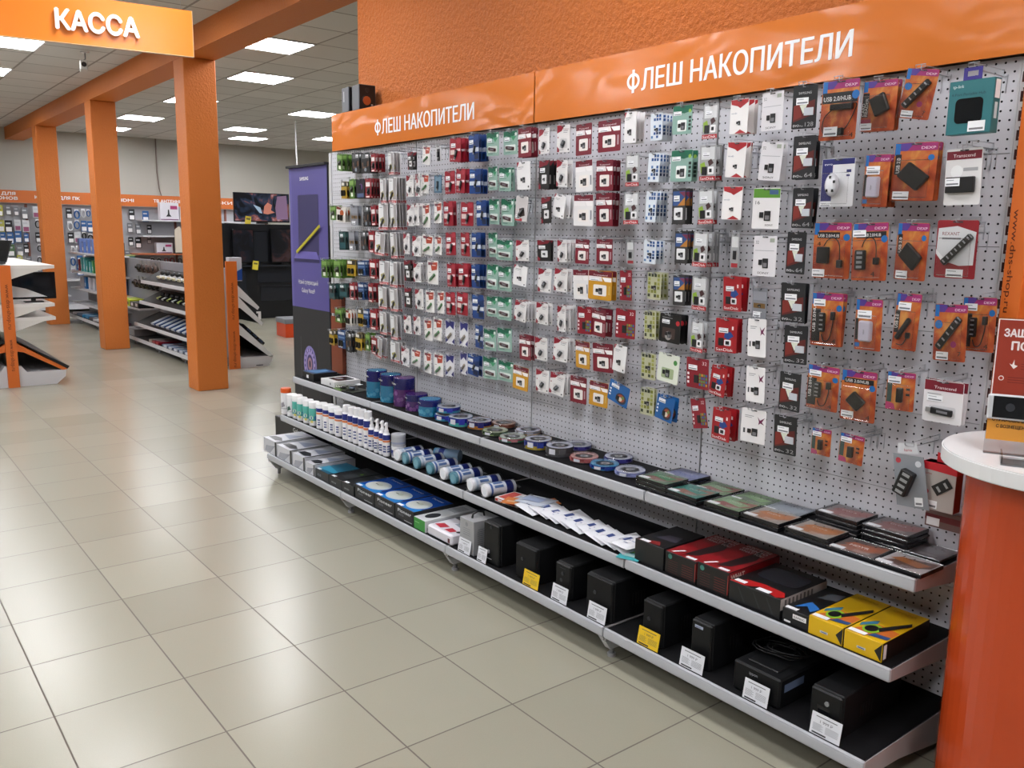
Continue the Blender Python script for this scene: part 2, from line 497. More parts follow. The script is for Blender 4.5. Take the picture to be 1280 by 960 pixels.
# ---- baked measurements, metres
CARDS = [
 (1,'tplink_box',1.088,1.941,0.117,0.134,2.36,0,0),
 (1,'dexp_seven',1.247,1.977,0.092,0.132,2.4,0,10),
 (1,'dexp_reader',1.367,1.962,0.115,0.139,2.4,1,3),
 (1,'dexp_ribbon',1.492,1.978,0.123,0.172,2.4,0,0),
 (1,'samsung128',1.612,1.977,0.082,0.128,2.4,0,0),
 (1,'sony',1.728,1.97,0.091,0.117,2.4,0,0),
 (1,'kingston',1.855,1.962,0.084,0.109,2.4,2,2),
 (1,'sandisk_clear',1.973,1.959,0.075,0.114,2.4,0,0),
 (1,'green_card',2.098,1.967,0.092,0.097,2.4,0,0),
 (1,'blue_white',2.22,1.952,0.061,0.094,2.4,3,0),
 (1,'white_card',2.35,1.97,0.07,0.112,2.4,2,2),
 (1,'trans_red',2.462,1.951,0.128,0.118,2.4,0,0),
 (1,'trans_red',2.605,1.949,0.112,0.12,2.4,0,0),
 (1,'kings',2.727,1.955,0.072,0.107,2.4,0,0),
 (1,'kings',2.848,1.951,0.087,0.102,2.4,0,0),
 (1,'trans_red',2.978,1.965,0.097,0.122,2.4,2,0),
 (1,'green_usb',3.09,1.961,0.101,0.1,2.41,0,0),
 (1,'green_usb',3.22,1.965,0.096,0.102,2.41,0,0),
 (1,'blue_pack',3.369,1.968,0.091,0.119,2.41,3,0),
 (1,'red_pack',3.517,1.963,0.09,0.109,2.41,3,0),
 (1,'dark_usb',3.665,1.938,0.07,0.077,2.41,0,0),
 (1,'white_usb',3.771,1.945,0.083,0.073,2.41,0,8),
 (1,'kings',3.841,1.792,0.056,0.09,2.41,1,0),
 (1,'black_red',3.929,1.924,0.057,0.08,2.41,1,0),
 (1,'sandisk_tall',4.128,1.936,0.07,0.091,2.41,1,0),
 (1,'red_small',4.317,1.94,0.06,0.097,2.41,1,0),
 (1,'dark_pack',4.408,1.951,0.107,0.11,2.41,1,0),
 (1,'dark_pack',4.521,1.958,0.103,0.112,2.41,1,0),
 (1,'green_pack',4.714,1.963,0.089,0.097,2.41,4,8),
 (2,'transcend_reader',1.114,1.757,0.099,0.147,2.4,0,0),
 (2,'dexp_square',1.246,1.782,0.132,0.158,2.4,1,2),
 (2,'dexp_white',1.356,1.756,0.083,0.147,2.4,2,2),
 (2,'oval_hub',1.481,1.753,0.107,0.142,2.4,0,0),
 (2,'samsung64',1.601,1.827,0.079,0.131,2.4,1,0),
 (2,'sony',1.717,1.817,0.053,0.12,2.4,1,5),
 (2,'kingston',1.856,1.826,0.077,0.114,2.4,2,4),
 (2,'sandisk_clear',1.976,1.824,0.08,0.118,2.4,2,0),
 (2,'green_card',2.092,1.815,0.1,0.107,2.4,1,0),
 (2,'blue_white',2.222,1.813,0.054,0.102,2.4,3,2),
 (2,'sandisk_clear',2.333,1.816,0.082,0.118,2.4,0,0),
 (2,'trans_red',2.48,1.803,0.097,0.116,2.4,2,0),
 (2,'trans_white',2.599,1.809,0.112,0.122,2.4,0,0),
 (2,'kings',2.729,1.817,0.079,0.107,2.4,1,5),
 (2,'black_red',2.843,1.821,0.076,0.12,2.4,2,0),
 (2,'white_card',2.983,1.824,0.092,0.119,2.4,0,0),
 (2,'green_usb',3.125,1.807,0.093,0.103,2.41,1,3),
 (2,'green_usb',3.217,1.815,0.075,0.104,2.41,0,0),
 (2,'blue_pack',3.355,1.812,0.079,0.113,2.41,2,0),
 (2,'red_pack',3.471,1.818,0.077,0.112,2.41,2,3),
 (2,'red_pack',3.565,1.812,0.092,0.108,2.41,0,0),
 (2,'blue_usb',3.668,1.797,0.076,0.086,2.41,0,0),
 (2,'white_usb',3.785,1.809,0.067,0.097,2.41,0,8),
 (2,'kings',3.857,1.813,0.056,0.115,2.41,0,0),
 (2,'kings',3.934,1.808,0.066,0.108,2.41,1,0),
 (2,'sandisk_tall',4.108,1.806,0.079,0.137,2.41,2,0),
 (2,'sandisk_tall',4.215,1.802,0.081,0.131,2.41,1,0),
 (2,'red_small',4.377,1.81,0.069,0.107,2.41,1,0),
 (2,'purple_pack',4.471,1.81,0.086,0.108,2.41,1,0),
 (2,'green_pack',4.574,1.814,0.073,0.11,2.41,1,0),
 (2,'batt_yellow',4.669,1.803,0.084,0.097,2.41,1,0),
 (3,'rexant',1.112,1.57,0.112,0.156,2.4,0,0),
 (3,'dexp_square',1.233,1.563,0.098,0.16,2.4,0,0),
 (3,'dexp_four',1.361,1.563,0.114,0.167,2.4,0,0),
 (3,'dexp_hub',1.483,1.564,0.119,0.168,2.4,0,0),
 (3,'samsung64',1.594,1.67,0.08,0.123,2.4,1,0),
 (3,'sony_green',1.727,1.674,0.098,0.13,2.4,0,0),
 (3,'kingston',1.862,1.683,0.083,0.109,2.4,0,2),
 (3,'sandisk_clear',1.977,1.677,0.075,0.118,2.4,1,0),
 (3,'multi',2.097,1.684,0.063,0.125,2.4,2,0),
 (3,'blue_white',2.228,1.678,0.058,0.112,2.4,3,2),
 (3,'sandisk_clear',2.33,1.677,0.083,0.119,2.4,0,0),
 (3,'trans_red',2.478,1.678,0.098,0.127,2.4,2,0),
 (3,'trans_white',2.595,1.675,0.128,0.123,2.4,0,0),
 (3,'white_card',2.735,1.678,0.082,0.092,2.4,2,12),
 (3,'black_red',2.825,1.671,0.081,0.109,2.4,0,0),
 (3,'clear_usb',2.986,1.678,0.084,0.108,2.4,0,6),
 (3,'green_usb',3.104,1.67,0.097,0.12,2.41,1,0),
 (3,'green_usb',3.204,1.671,0.097,0.113,2.41,0,0),
 (3,'blue_pack',3.305,1.667,0.084,0.116,2.41,1,0),
 (3,'red_pack',3.417,1.662,0.105,0.112,2.41,0,0),
 (3,'red_pack',3.579,1.669,0.099,0.119,2.41,1,0),
 (3,'white_usb',3.669,1.667,0.074,0.103,2.41,0,0),
 (3,'white_usb',3.779,1.662,0.093,0.12,2.41,0,0),
 (3,'kings',3.881,1.664,0.083,0.111,2.41,1,0),
 (3,'kings',3.927,1.66,0.066,0.111,2.41,1,0),
 (3,'sandisk_tall',4.106,1.667,0.088,0.14,2.41,2,0),
 (3,'sandisk_tall',4.214,1.669,0.091,0.143,2.41,1,0),
 (3,'red_small',4.324,1.661,0.06,0.109,2.41,1,0),
 (3,'dark_pack',4.405,1.662,0.07,0.118,2.41,2,0),
 (3,'grey_pack',4.548,1.663,0.17,0.112,2.41,1,0),
 (3,'batt_orange',4.709,1.659,0.11,0.089,2.41,0,6),
 (3,'green_pack',4.816,1.668,0.097,0.078,2.41,0,0),
 (4,'dexp_bar',1.055,1.365,0.043,0.148,2.4,0,0),
 (4,'dexp_seven',1.107,1.344,0.075,0.157,2.4,0,0),
 (4,'dexp_stick',1.226,1.366,0.069,0.162,2.4,0,0),
 (4,'dexp_white',1.345,1.342,0.085,0.152,2.4,0,0),
 (4,'dexp_bar',1.482,1.352,0.102,0.164,2.4,1,0),
 (4,'samsung64',1.605,1.535,0.078,0.131,2.4,0,0),
 (4,'sony',1.721,1.522,0.098,0.13,2.4,0,0),
 (4,'clear_small',1.841,1.529,0.031,0.116,2.4,0,0),
 (4,'sandisk_clear',1.987,1.533,0.076,0.122,2.4,3,0),
 (4,'multi',2.076,1.535,0.059,0.115,2.4,2,0),
 (4,'blue_white',2.226,1.501,0.077,0.067,2.4,2,3),
 (4,'clear_small',2.328,1.499,0.042,0.089,2.4,0,0),
 (4,'trans_red',2.467,1.501,0.095,0.091,2.4,0,0),
 (4,'trans_red',2.594,1.499,0.065,0.09,2.4,0,0),
 (4,'kings',2.719,1.494,0.05,0.081,2.4,3,0),
 (4,'black_red',2.835,1.492,0.092,0.074,2.4,1,0),
 (4,'kings',2.981,1.49,0.091,0.076,2.4,0,0),
 (4,'green_usb',3.121,1.488,0.107,0.074,2.41,0,0),
 (4,'green_usb',3.211,1.521,0.083,0.112,2.41,0,0),
 (4,'blue_pack',3.342,1.52,0.087,0.115,2.41,1,0),
 (4,'red_pack',3.434,1.52,0.097,0.113,2.41,0,0),
 (4,'red_pack',3.556,1.519,0.102,0.111,2.41,0,0),
 (4,'white_usb',3.667,1.501,0.083,0.09,2.41,0,5),
 (4,'white_usb',3.763,1.504,0.089,0.1,2.41,0,8),
 (4,'kings',3.869,1.499,0.086,0.105,2.41,1,0),
 (4,'kings',3.971,1.511,0.084,0.107,2.41,0,0),
 (4,'sandisk_tall',4.109,1.515,0.088,0.141,2.41,1,0),
 (4,'sandisk_tall',4.249,1.513,0.089,0.126,2.41,1,6),
 (4,'red_small',4.347,1.522,0.069,0.125,2.41,1,0),
 (4,'dark_pack',4.444,1.521,0.094,0.111,2.41,2,0),
 (4,'grey_pack',4.585,1.52,0.14,0.113,2.41,1,0),
 (4,'teal_pack',4.699,1.516,0.072,0.112,2.41,1,0),
 (5,'transcend_stick',1.105,1.132,0.109,0.119,2.4,1,0),
 (5,'dexp_mini',1.228,1.14,0.08,0.112,2.4,0,0),
 (5,'dexp_diamond',1.357,1.127,0.109,0.155,2.4,0,0),
 (5,'dexp_bar',1.476,1.126,0.114,0.139,2.4,0,0),
 (5,'samsung32',1.605,1.376,0.093,0.126,2.4,1,0),
 (5,'grey_pack',1.729,1.353,0.064,0.101,2.4,0,0),
 (5,'sandisk_red',1.843,1.384,0.087,0.116,2.4,2,0),
 (5,'sandisk_clear',1.983,1.378,0.07,0.119,2.4,0,0),
 (5,'multi',2.078,1.379,0.063,0.109,2.4,2,0),
 (5,'olive',2.196,1.383,0.071,0.1,2.4,2,2),
 (5,'crimson',2.345,1.385,0.059,0.115,2.4,0,0),
 (5,'trans_yellow',2.484,1.377,0.131,0.115,2.4,1,0),
 (5,'trans_white',2.6,1.378,0.09,0.121,2.4,0,0),
 (5,'kings',2.718,1.377,0.101,0.096,2.4,1,4),
 (5,'kings',2.824,1.373,0.106,0.101,2.4,0,0),
 (5,'white_card',2.988,1.379,0.087,0.089,2.4,0,8),
 (5,'green_usb',3.12,1.37,0.112,0.112,2.41,0,0),
 (5,'green_usb',3.209,1.376,0.081,0.115,2.41,0,0),
 (5,'blue_pack',3.347,1.371,0.075,0.111,2.41,2,0),
 (5,'red_pack',3.45,1.371,0.092,0.112,2.41,2,0),
 (5,'red_pack',3.551,1.368,0.095,0.114,2.41,1,0),
 (5,'white_usb',3.718,1.377,0.179,0.119,2.41,0,0),
 (5,'kings',3.868,1.361,0.074,0.101,2.41,2,0),
 (5,'black_red',3.964,1.371,0.085,0.111,2.41,1,0),
 (5,'sandisk_tall',4.111,1.357,0.089,0.14,2.41,1,0),
 (5,'sandisk_tall',4.211,1.358,0.092,0.129,2.41,0,0),
 (5,'red_small',4.336,1.364,0.103,0.109,2.41,1,0),
 (5,'batt_blue',4.472,1.351,0.099,0.086,2.41,1,0),
 (5,'batt_yellow',4.595,1.351,0.093,0.093,2.41,1,0),
 (5,'green_pack',4.774,1.349,0.148,0.116,2.41,3,0),
 (5,'green_pack',4.949,1.343,0.183,0.113,2.41,3,0),
 (6,'dexp_mini',1.362,0.929,0.081,0.09,2.4,0,2),
 (6,'dexp_mini',1.466,0.928,0.066,0.079,2.4,0,0),
 (6,'samsung32',1.584,1.242,0.085,0.123,2.4,0,0),
 (6,'apacer',1.733,1.251,0.082,0.127,2.4,0,0),
 (6,'sandisk_red',1.857,1.241,0.084,0.117,2.4,2,0),
 (6,'sandisk_clear',1.982,1.222,0.064,0.112,2.4,1,0),
 (6,'black_card',2.109,1.235,0.105,0.105,2.4,2,3),
 (6,'olive',2.21,1.24,0.07,0.106,2.4,1,0),
 (6,'crimson',2.338,1.237,0.102,0.114,2.4,0,0),
 (6,'trans_red',2.485,1.226,0.098,0.11,2.4,2,3),
 (6,'crimson',2.57,1.229,0.065,0.112,2.4,0,0),
 (6,'kings',2.711,1.223,0.057,0.109,2.4,3,0),
 (6,'kings',2.836,1.226,0.079,0.094,2.4,1,5),
 (6,'kings',2.984,1.223,0.103,0.084,2.4,3,8),
 (6,'green_usb',3.117,1.232,0.112,0.106,2.41,0,0),
 (6,'green_usb',3.211,1.229,0.074,0.095,2.41,0,0),
 (6,'blue_pack',3.325,1.229,0.115,0.114,2.41,0,0),
 (6,'red_pack',3.453,1.233,0.099,0.111,2.41,0,0),
 (6,'red_pack',3.557,1.227,0.096,0.113,2.41,0,0),
 (6,'white_usb',3.643,1.227,0.076,0.112,2.41,0,0),
 (6,'white_usb',3.744,1.224,0.095,0.113,2.41,0,0),
 (6,'kings',3.849,1.227,0.098,0.107,2.41,0,0),
 (6,'black_red',3.957,1.225,0.085,0.105,2.41,0,0),
 (6,'sandisk_tall',4.109,1.212,0.098,0.125,2.41,0,0),
 (6,'sandisk_tall',4.232,1.214,0.112,0.123,2.41,0,0),
 (6,'red_small',4.365,1.227,0.07,0.107,2.41,1,0),
 (6,'batt_blue',4.48,1.224,0.109,0.098,2.41,1,0),
 (6,'red_small',4.586,1.22,0.084,0.101,2.41,0,0),
 (6,'teal_pack',4.705,1.208,0.116,0.083,2.41,1,0),
 (6,'teal_pack',4.855,1.199,0.162,0.096,2.41,1,0),
 (7,'hama_box',1.073,0.961,0.105,0.168,2.36,0,0),
 (7,'hama_clear',1.158,0.926,0.048,0.165,2.36,0,12),
 (7,'samsung32',1.592,1.089,0.089,0.124,2.4,0,0),
 (7,'apacer',1.726,1.091,0.079,0.12,2.4,0,0),
 (7,'sandisk_red',1.874,1.072,0.072,0.104,2.4,2,8),
 (7,'crimson',1.974,1.09,0.113,0.11,2.4,0,0),
 (7,'pale_green',2.107,1.089,0.109,0.107,2.4,0,4),
 (7,'olive',2.209,1.08,0.076,0.1,2.4,0,0),
 (7,'white_card',2.357,1.094,0.067,0.107,2.4,0,8),
 (7,'trans_red',2.458,1.09,0.108,0.116,2.4,0,0),
 (7,'trans_yellow',2.576,1.086,0.102,0.112,2.4,0,0),
 (7,'kings',2.709,1.086,0.084,0.1,2.4,2,3),
 (7,'kings',2.841,1.076,0.108,0.101,2.4,0,0),
 (7,'trans_red',2.951,1.074,0.099,0.11,2.4,1,0),
 (7,'green_usb',3.114,1.089,0.113,0.108,2.41,0,0),
 (7,'green_usb',3.225,1.074,0.092,0.101,2.41,0,0),
 (7,'blue_pack',3.312,1.087,0.081,0.112,2.41,0,0),
 (7,'navy_usb',3.437,1.087,0.085,0.118,2.41,0,0),
 (7,'navy_usb',3.56,1.085,0.089,0.117,2.41,0,0),
 (7,'white_usb',3.67,1.088,0.075,0.114,2.41,0,5),
 (7,'white_usb',3.764,1.076,0.088,0.113,2.41,0,0),
 (7,'kings',3.87,1.081,0.074,0.099,2.41,0,0),
 (7,'kings',3.967,1.077,0.086,0.096,2.41,0,0),
 (7,'sandisk_tall',4.112,1.068,0.117,0.137,2.41,0,0),
 (7,'sandisk_tall',4.23,1.074,0.103,0.127,2.41,0,0),
 (7,'red_small',4.334,1.083,0.087,0.117,2.41,0,0),
 (7,'batt_blue',4.426,1.076,0.081,0.106,2.41,0,0),
 (7,'batt_yellow',4.489,1.073,0.046,0.102,2.41,1,0),
 (7,'batt_orange',4.634,1.056,0.076,0.093,2.41,0,0),
 (7,'green_pack',4.77,1.053,0.139,0.085,2.41,1,0),
 (8,'samsung32',1.599,0.946,0.084,0.129,2.4,0,0),
 (8,'apacer',1.722,0.947,0.093,0.116,2.4,0,0),
 (8,'sandisk_red',1.854,0.926,0.085,0.113,2.4,2,2),
 (8,'crimson',1.964,0.946,0.077,0.108,2.4,0,-12),
 (8,'blue_card',2.112,0.93,0.082,0.095,2.4,1,10),
 (8,'olive',2.206,0.946,0.066,0.104,2.4,1,0),
 (8,'blue_card',2.353,0.943,0.116,0.077,2.4,0,14),
 (8,'trans_yellow',2.471,0.932,0.099,0.101,2.4,0,3),
 (8,'trans_red',2.594,0.937,0.092,0.112,2.4,0,0),
 (8,'kings',2.723,0.932,0.091,0.094,2.4,2,8),
 (8,'kings',2.826,0.936,0.101,0.1,2.4,0,0),
 (8,'trans_yellow',2.976,0.929,0.109,0.106,2.4,0,3),
 (8,'green_usb',3.099,0.937,0.105,0.093,2.41,0,0),
 (8,'green_usb',3.223,0.942,0.105,0.106,2.41,0,0),
 (8,'blue_pack',3.355,0.935,0.094,0.1,2.41,1,6),
 (8,'navy_usb',3.439,0.939,0.079,0.11,2.41,0,0),
 (8,'navy_usb',3.559,0.912,0.075,0.109,2.41,0,0),
 (8,'white_usb',3.662,0.908,0.085,0.119,2.41,0,0),
 (8,'white_usb',3.765,0.905,0.088,0.112,2.41,0,0),
 (8,'white_usb',3.879,0.905,0.084,0.084,2.41,0,6),
 (8,'kings',3.99,0.901,0.104,0.101,2.41,0,5),
 (8,'sandisk_tall',4.1,0.922,0.09,0.101,2.41,1,0),
 (8,'sandisk_tall',4.28,0.926,0.092,0.101,2.41,1,8),
 (8,'red_small',4.333,0.924,0.079,0.1,2.41,1,0),
 (8,'green_pack',4.408,0.939,0.071,0.102,2.41,0,0),
 (8,'batt_yellow',4.517,0.926,0.111,0.1,2.41,0,0),
 (8,'dark_pack',4.642,0.925,0.059,0.161,2.41,0,5),
 (8,'batt_blue',4.737,0.924,0.087,0.129,2.41,0,0),
 (8,'batt_yellow',4.867,0.91,0.123,0.091,2.41,1,0),
]
SPINDLES = [
 (2.336,4.174,0.062,0.141,'tall_teal'),
 (2.332,4.014,0.062,0.141,'tall_teal'),
 (2.334,3.877,0.066,0.140,'tall_purple'),
 (2.327,3.742,0.062,0.072,'mid_purple'),
 (2.311,3.590,0.059,0.079,'mid_teal'),
 (2.326,3.461,0.061,0.030,'low_teal'),
 (2.314,3.324,0.060,0.047,'low_teal2'),
 (2.354,3.226,0.060,0.037,'navy_silver'),
 (2.337,3.080,0.060,0.019,'green'),
 (2.467,3.184,0.063,0.014,'copper'),
 (2.325,2.936,0.059,0.024,'pinkgreen'),
 (2.471,3.004,0.059,0.015,'clear_tan'),
 (2.333,2.767,0.059,0.045,'blue_yellow'),
 (2.333,2.625,0.061,0.044,'grey'),
 (2.470,2.660,0.060,0.015,'purple'),
 (2.354,2.497,0.060,0.020,'pink'),
 (2.467,2.412,0.063,0.022,'purple'),
 (2.342,2.365,0.058,0.014,'cyan'),
 (2.358,2.241,0.060,0.020,'clear_blue'),
]
BOTTLES = [
 ('wo',5.094,0.535),
 ('ww',5.005,0.510),
 ('wt',4.923,0.516),
 ('wt',4.855,0.511),
 ('wt',4.769,0.512),
 ('wt',4.686,0.513),
 ('bw',4.587,0.521),
 ('bw',4.502,0.526),
 ('bw',4.425,0.526),
 ('bw',4.350,0.525),
 ('ts',4.259,0.564),
 ('ts',4.196,0.565),
 ('ts',4.138,0.567),
 ('ts',4.076,0.570),
 ('ts',4.014,0.571),
 ('ps',3.964,0.545),
 ('ps',3.905,0.548),
 ('ps',3.852,0.549),
 ('ps',3.810,0.546),
]
TUBES = [3.717, 3.601, 3.492, 3.372, 3.256, 3.170, 3.037, 2.927, ]
CASES = [
 (2.249,2.350,1.965,2.121,3,'green'),
 (2.404,2.498,1.987,2.129,2,'blue'),
 (2.265,2.390,1.833,1.969,2,'teal'),
 (2.448,2.519,1.820,1.983,1,'greenr'),
 (2.247,2.358,1.661,1.790,2,'greenr'),
 (2.462,2.538,1.666,1.821,1,'lime'),
 (2.252,2.372,1.503,1.646,2,'orange'),
 (2.468,2.531,1.546,1.671,1,'clear'),
 (2.240,2.343,1.338,1.477,2,'orange'),
 (2.369,2.457,1.322,1.471,4,'pink'),
 (2.246,2.355,1.195,1.334,1,'hdyk'),
 (2.372,2.459,1.160,1.311,4,'pink'),
 (2.247,2.367,1.045,1.192,1,'white'),
 (2.432,2.488,1.069,1.208,1,'grey'),
]
# ------------------------------------------------------------------ the pegboard shelving run
FRONT = Matrix.Rotation(R(-90), 4, 'Z')          # a face looking at the aisle (-x)
TOP = Matrix.Rotation(R(-90), 4, 'X')            # within a thing: lettering lying on its top
SIDE = Matrix.Rotation(R(90), 4, 'Z')            # within a thing: lettering on its right-hand side
XB = 2.533
BAYS = [1.05, 2.05, 3.06, 4.07, 5.07]
BLACK = mat('#101013', 0.6)
SLOT = mat('#3a1512', 0.8)
def bay(i, y0, y1, label):
    t = thing('shelving_bay', label, 'shelving', (XB, y0, 0), group='pegboard shelving bays')
    L = y1 - y0
    p = MB()
    zs = [0.15, 0.25, 0.5, 0.75, 1.0, 1.25, 1.5, 1.75, 2.0]
    for a, c in zip(zs, zs[1:]):
        zz0, zz1 = a + 0.0012, c - 0.0012
        p.add([(0, 0.006, zz0), (0, L - 0.006, zz0), (0, L - 0.006, zz1), (0, 0.006, zz1)], [(0, 3, 2, 1)], PERF)
        for q in (zz0, zz1): p.box(0.0004, 0.006, q - 0.0006, 0.012, L - 0.006, q + 0.0006, mat('#a9a9b0', 0.4))
        for q in (0.006, L - 0.006): p.box(0.0004, q - 0.0006, zz0, 0.012, q + 0.0006, zz1, mat('#a9a9b0', 0.4))
    p.build('back_panel', t)
    p = MB(); p.box(0.022, 0.001, 0.0, 0.04, L - 0.001, 1.998, mat('#161518', 0.9)); p.build('shade_sheet', t)  # added dark sheet, stands in for shade behind holes and below panels
    for y in ((0,) if i else (-0.001,)):
        p = MB(); p.box(-0.0012, 0.0002, 0.0, 0.045, 0.0055, 1.998, WHITE_MET); p.build('upright', t)
    for nm, z, xf in (('base_shelf', 0.133, 2.05), ('shelf', 0.37, 2.145), ('shelf', 0.605, 2.235)):
        d = XB - xf
        s = MB(); s.box(-d + 0.012, 0.004, z - 0.018, -0.001, L - 0.004, z - 0.003, WHITE_MET); so = s.build(nm, t)
        s = MB(); s.box(-d + 0.012, 0.006, z - 0.003, -0.002, L - 0.006, z, RUBBER); s.build('rubber_mat', so)
        s = MB(); s.box(-d, 0.003, z - 0.036, -d + 0.012, L - 0.003, z + 0.003, mat('#a6a8ae', 0.35), 0.003)
        s.box(-d - 0.0012, 0.004, z - 0.029, -d, L - 0.004, z - 0.004, mat('#b2b4ba', 0.25)); s.build('price_rail', so)
        for y in (0.0066, L - 0.0066):
            s = MB(); s.T = Matrix.Rotation(0, 4, 'Z')
            h0, h1 = (0.035, 0.07) if nm == 'shelf' else (0.05, 0.11)
            pts = [(-d + 0.006, z), (-0.002, z), (-0.002, z - h1), (-d * 0.6, z - h0 - 0.012), (-d + 0.006, z - h0)]
            s.prism(pts, y - 0.003, y + 0.003, mat('#b9b6b8', 0.2, 0.3)); s.build('bracket', so)
    for y in ((0.02,) if i else (0.02,)):
        f = MB()
        f.prism([(-0.478, 0.098), (-0.36, 0.098), (-0.39, 0.035), (-0.435, 0.035)], y - 0.014, y + 0.014, mat('#c4c6cc', 0.35))
        f.cyl((-0.415, y, 0.012), (-0.415, y, 0.06), 0.009, mat('#8f9096', 0.3, 0.8)); f.cyl((-0.415, y, 0), (-0.415, y, 0.012), 0.016, mat('#a8a8ac', 0.4, 0.5))
        f.build('foot', t)
    if i == 0:
        u = MB(); u.box(-0.004, -0.0235, 0, 0.04, -0.001, 1.998, WHITE_MET, 0.002)
        for k in range(36):
            z = 0.2 + k * 0.05
            u.T = FRONT.copy(); u.T.translation = Vector((-0.0046, -0.0125, z))
            u.flat([(-0.006, -0.018), (0.002, -0.018), (0.0, -0.009), (0.006, -0.009), (0.006, 0.018), (-0.002, 0.018), (0, 0.009), (-0.006, 0.009)], 0, SLOT)
            u.T = Matrix()
        u.build('slotted_upright', t)
    if i == 3:
        u = MB(); u.box(-0.004, L - 0.0005, 0, 0.04, L + 0.03, 1.998, WHITE_MET, 0.002); u.build('upright', t)
        f = MB(); f.prism([(-0.478, 0.098), (-0.36, 0.098), (-0.39, 0.035), (-0.435, 0.035)], L - 0.03, L - 0.002, mat('#b9babf', 0.35, 0.4))
        f.cyl((-0.415, L - 0.02, 0), (-0.415, L - 0.02, 0.06), 0.01, mat('#8f9096', 0.3, 0.8)); f.build('foot', t)
        u = MB(); u.box(-0.03, L - 0.16, 0.62, -0.004, L - 0.01, 0.98, mat('#7c3a22', 0.45)); u.box(-0.03, L - 0.16, 1.0, -0.004, L - 0.01, 1.16, mat('#7c3a22', 0.45)); u.build('brown_board', t)
    return t
NAMES = ['perforated shelving bay at the right end, carrying usb hubs and memory cards', 'perforated shelving bay second from the right, under the large banner lettering',
         'perforated shelving bay third from the right, beyond the banner seam', 'perforated shelving bay at the far left end beside the purple display']
for i in range(4): bay(i, BAYS[i], BAYS[i + 1], NAMES[i])

def banner_material():
    m, nt, b_, out = nodes('glossy_orange_banner_film')
    g = N(nt, 'ShaderNodeNewGeometry')
    mp = N(nt, 'ShaderNodeMapping'); mp.inputs['Scale'].default_value = (1, 1.6, 2.6); nt.links.new(g.outputs['Position'], mp.inputs[0])
    no = N(nt, 'ShaderNodeTexNoise', i_Scale=1.6, i_Detail=2.0, i_Distortion=0.6); nt.links.new(mp.outputs[0], no.inputs['Vector'])
    b_.inputs['Base Color'].default_value = lin('#cf7430'); b_.inputs['Roughness'].default_value = 0.16
    bp = N(nt, 'ShaderNodeBump', i_Strength=0.3, i_Distance=0.03); nt.links.new(no.outputs[0], bp.inputs['Height']); nt.links.new(bp.outputs[0], b_.inputs['Normal'])
    return m
BANNER = banner_material()
WHITE_P = mat('#f2f2f2', 0.4)
ORANGE_F = mat('#db6f2b', 0.35)
def header(y0, y1, label, tx0, tx1, tz):
    t = thing('header_banner', label, 'banner', (2.5, y1, 2.0), R(-90), 'orange header banners above the pegboard')
    p = MB(); p.box(0, 0, 0, y1 - y0, 0.006, 0.215, BANNER); p.build('banner_film', t)
    p = MB(); p.box(0.005, 0.008, 0.005, y1 - y0 - 0.005, 0.13, 0.2, mat('#8a6a50', 0.7)); p.build('box_frame', t)
    p = MB(); wt = tx0 - tx1; xs = y1 - tx0; zb = tz - 2.0; hh = 0.078
    p.text('ЛЕШ НАКОПИТЕЛИ', xs + wt * 0.082, zb, hh, -0.0015, WHITE_P, width=wt * 0.918)
    p.text('ЛЕШ НАКОПИТЕЛИ', xs + wt * 0.082 + 0.004, zb + 0.001, hh, -0.0012, WHITE_P, width=wt * 0.918)
    n = 28; cx, cz, ro, ri = xs + 0.034, zb + hh * 0.5, 0.034, 0.022
    for k in range(n):
        a, c = 2 * math.pi * k / n, 2 * math.pi * (k + 1) / n
        p.flat([(cx + ri * math.cos(a), cz + ri * 0.9 * math.sin(a)), (cx + ro * math.cos(a), cz + ro * 0.9 * math.sin(a)), (cx + ro * math.cos(c), cz + ro * 0.9 * math.sin(c)), (cx + ri * math.cos(c), cz + ri * 0.9 * math.sin(c))], -0.0015, WHITE_P)
    p.rect(cx - 0.0065, zb - 0.004, cx + 0.0065, zb + hh + 0.004, -0.0018, WHITE_P)
    p.build('lettering', t)
header(0.3, 3.035, 'near orange header banner with large white letters over the right bays', 2.475, 1.53, 2.062)
header(3.045, 4.99, 'far orange header banner with white letters over the left bays', 4.455, 3.495, 2.056)

# orange strip with the shop's address beside the near upright
t = thing('address_board', 'narrow orange upright board with vertical web address at pegboard right end', 'sign', (2.5, 1.0255, 0), R(-90))
p = MB(); p.box(0, 0, 1.02, 0.05, 0.08, 1.998, ORANGE_F, 0.002); p.build('board', t)
p = MB(); p.text('www.dns-shop.ru', 0.011, 1.6, 0.015, -0.001, mat('#5a2208', 0.5), rot=-90, width=0.275); p.build('lettering', t)

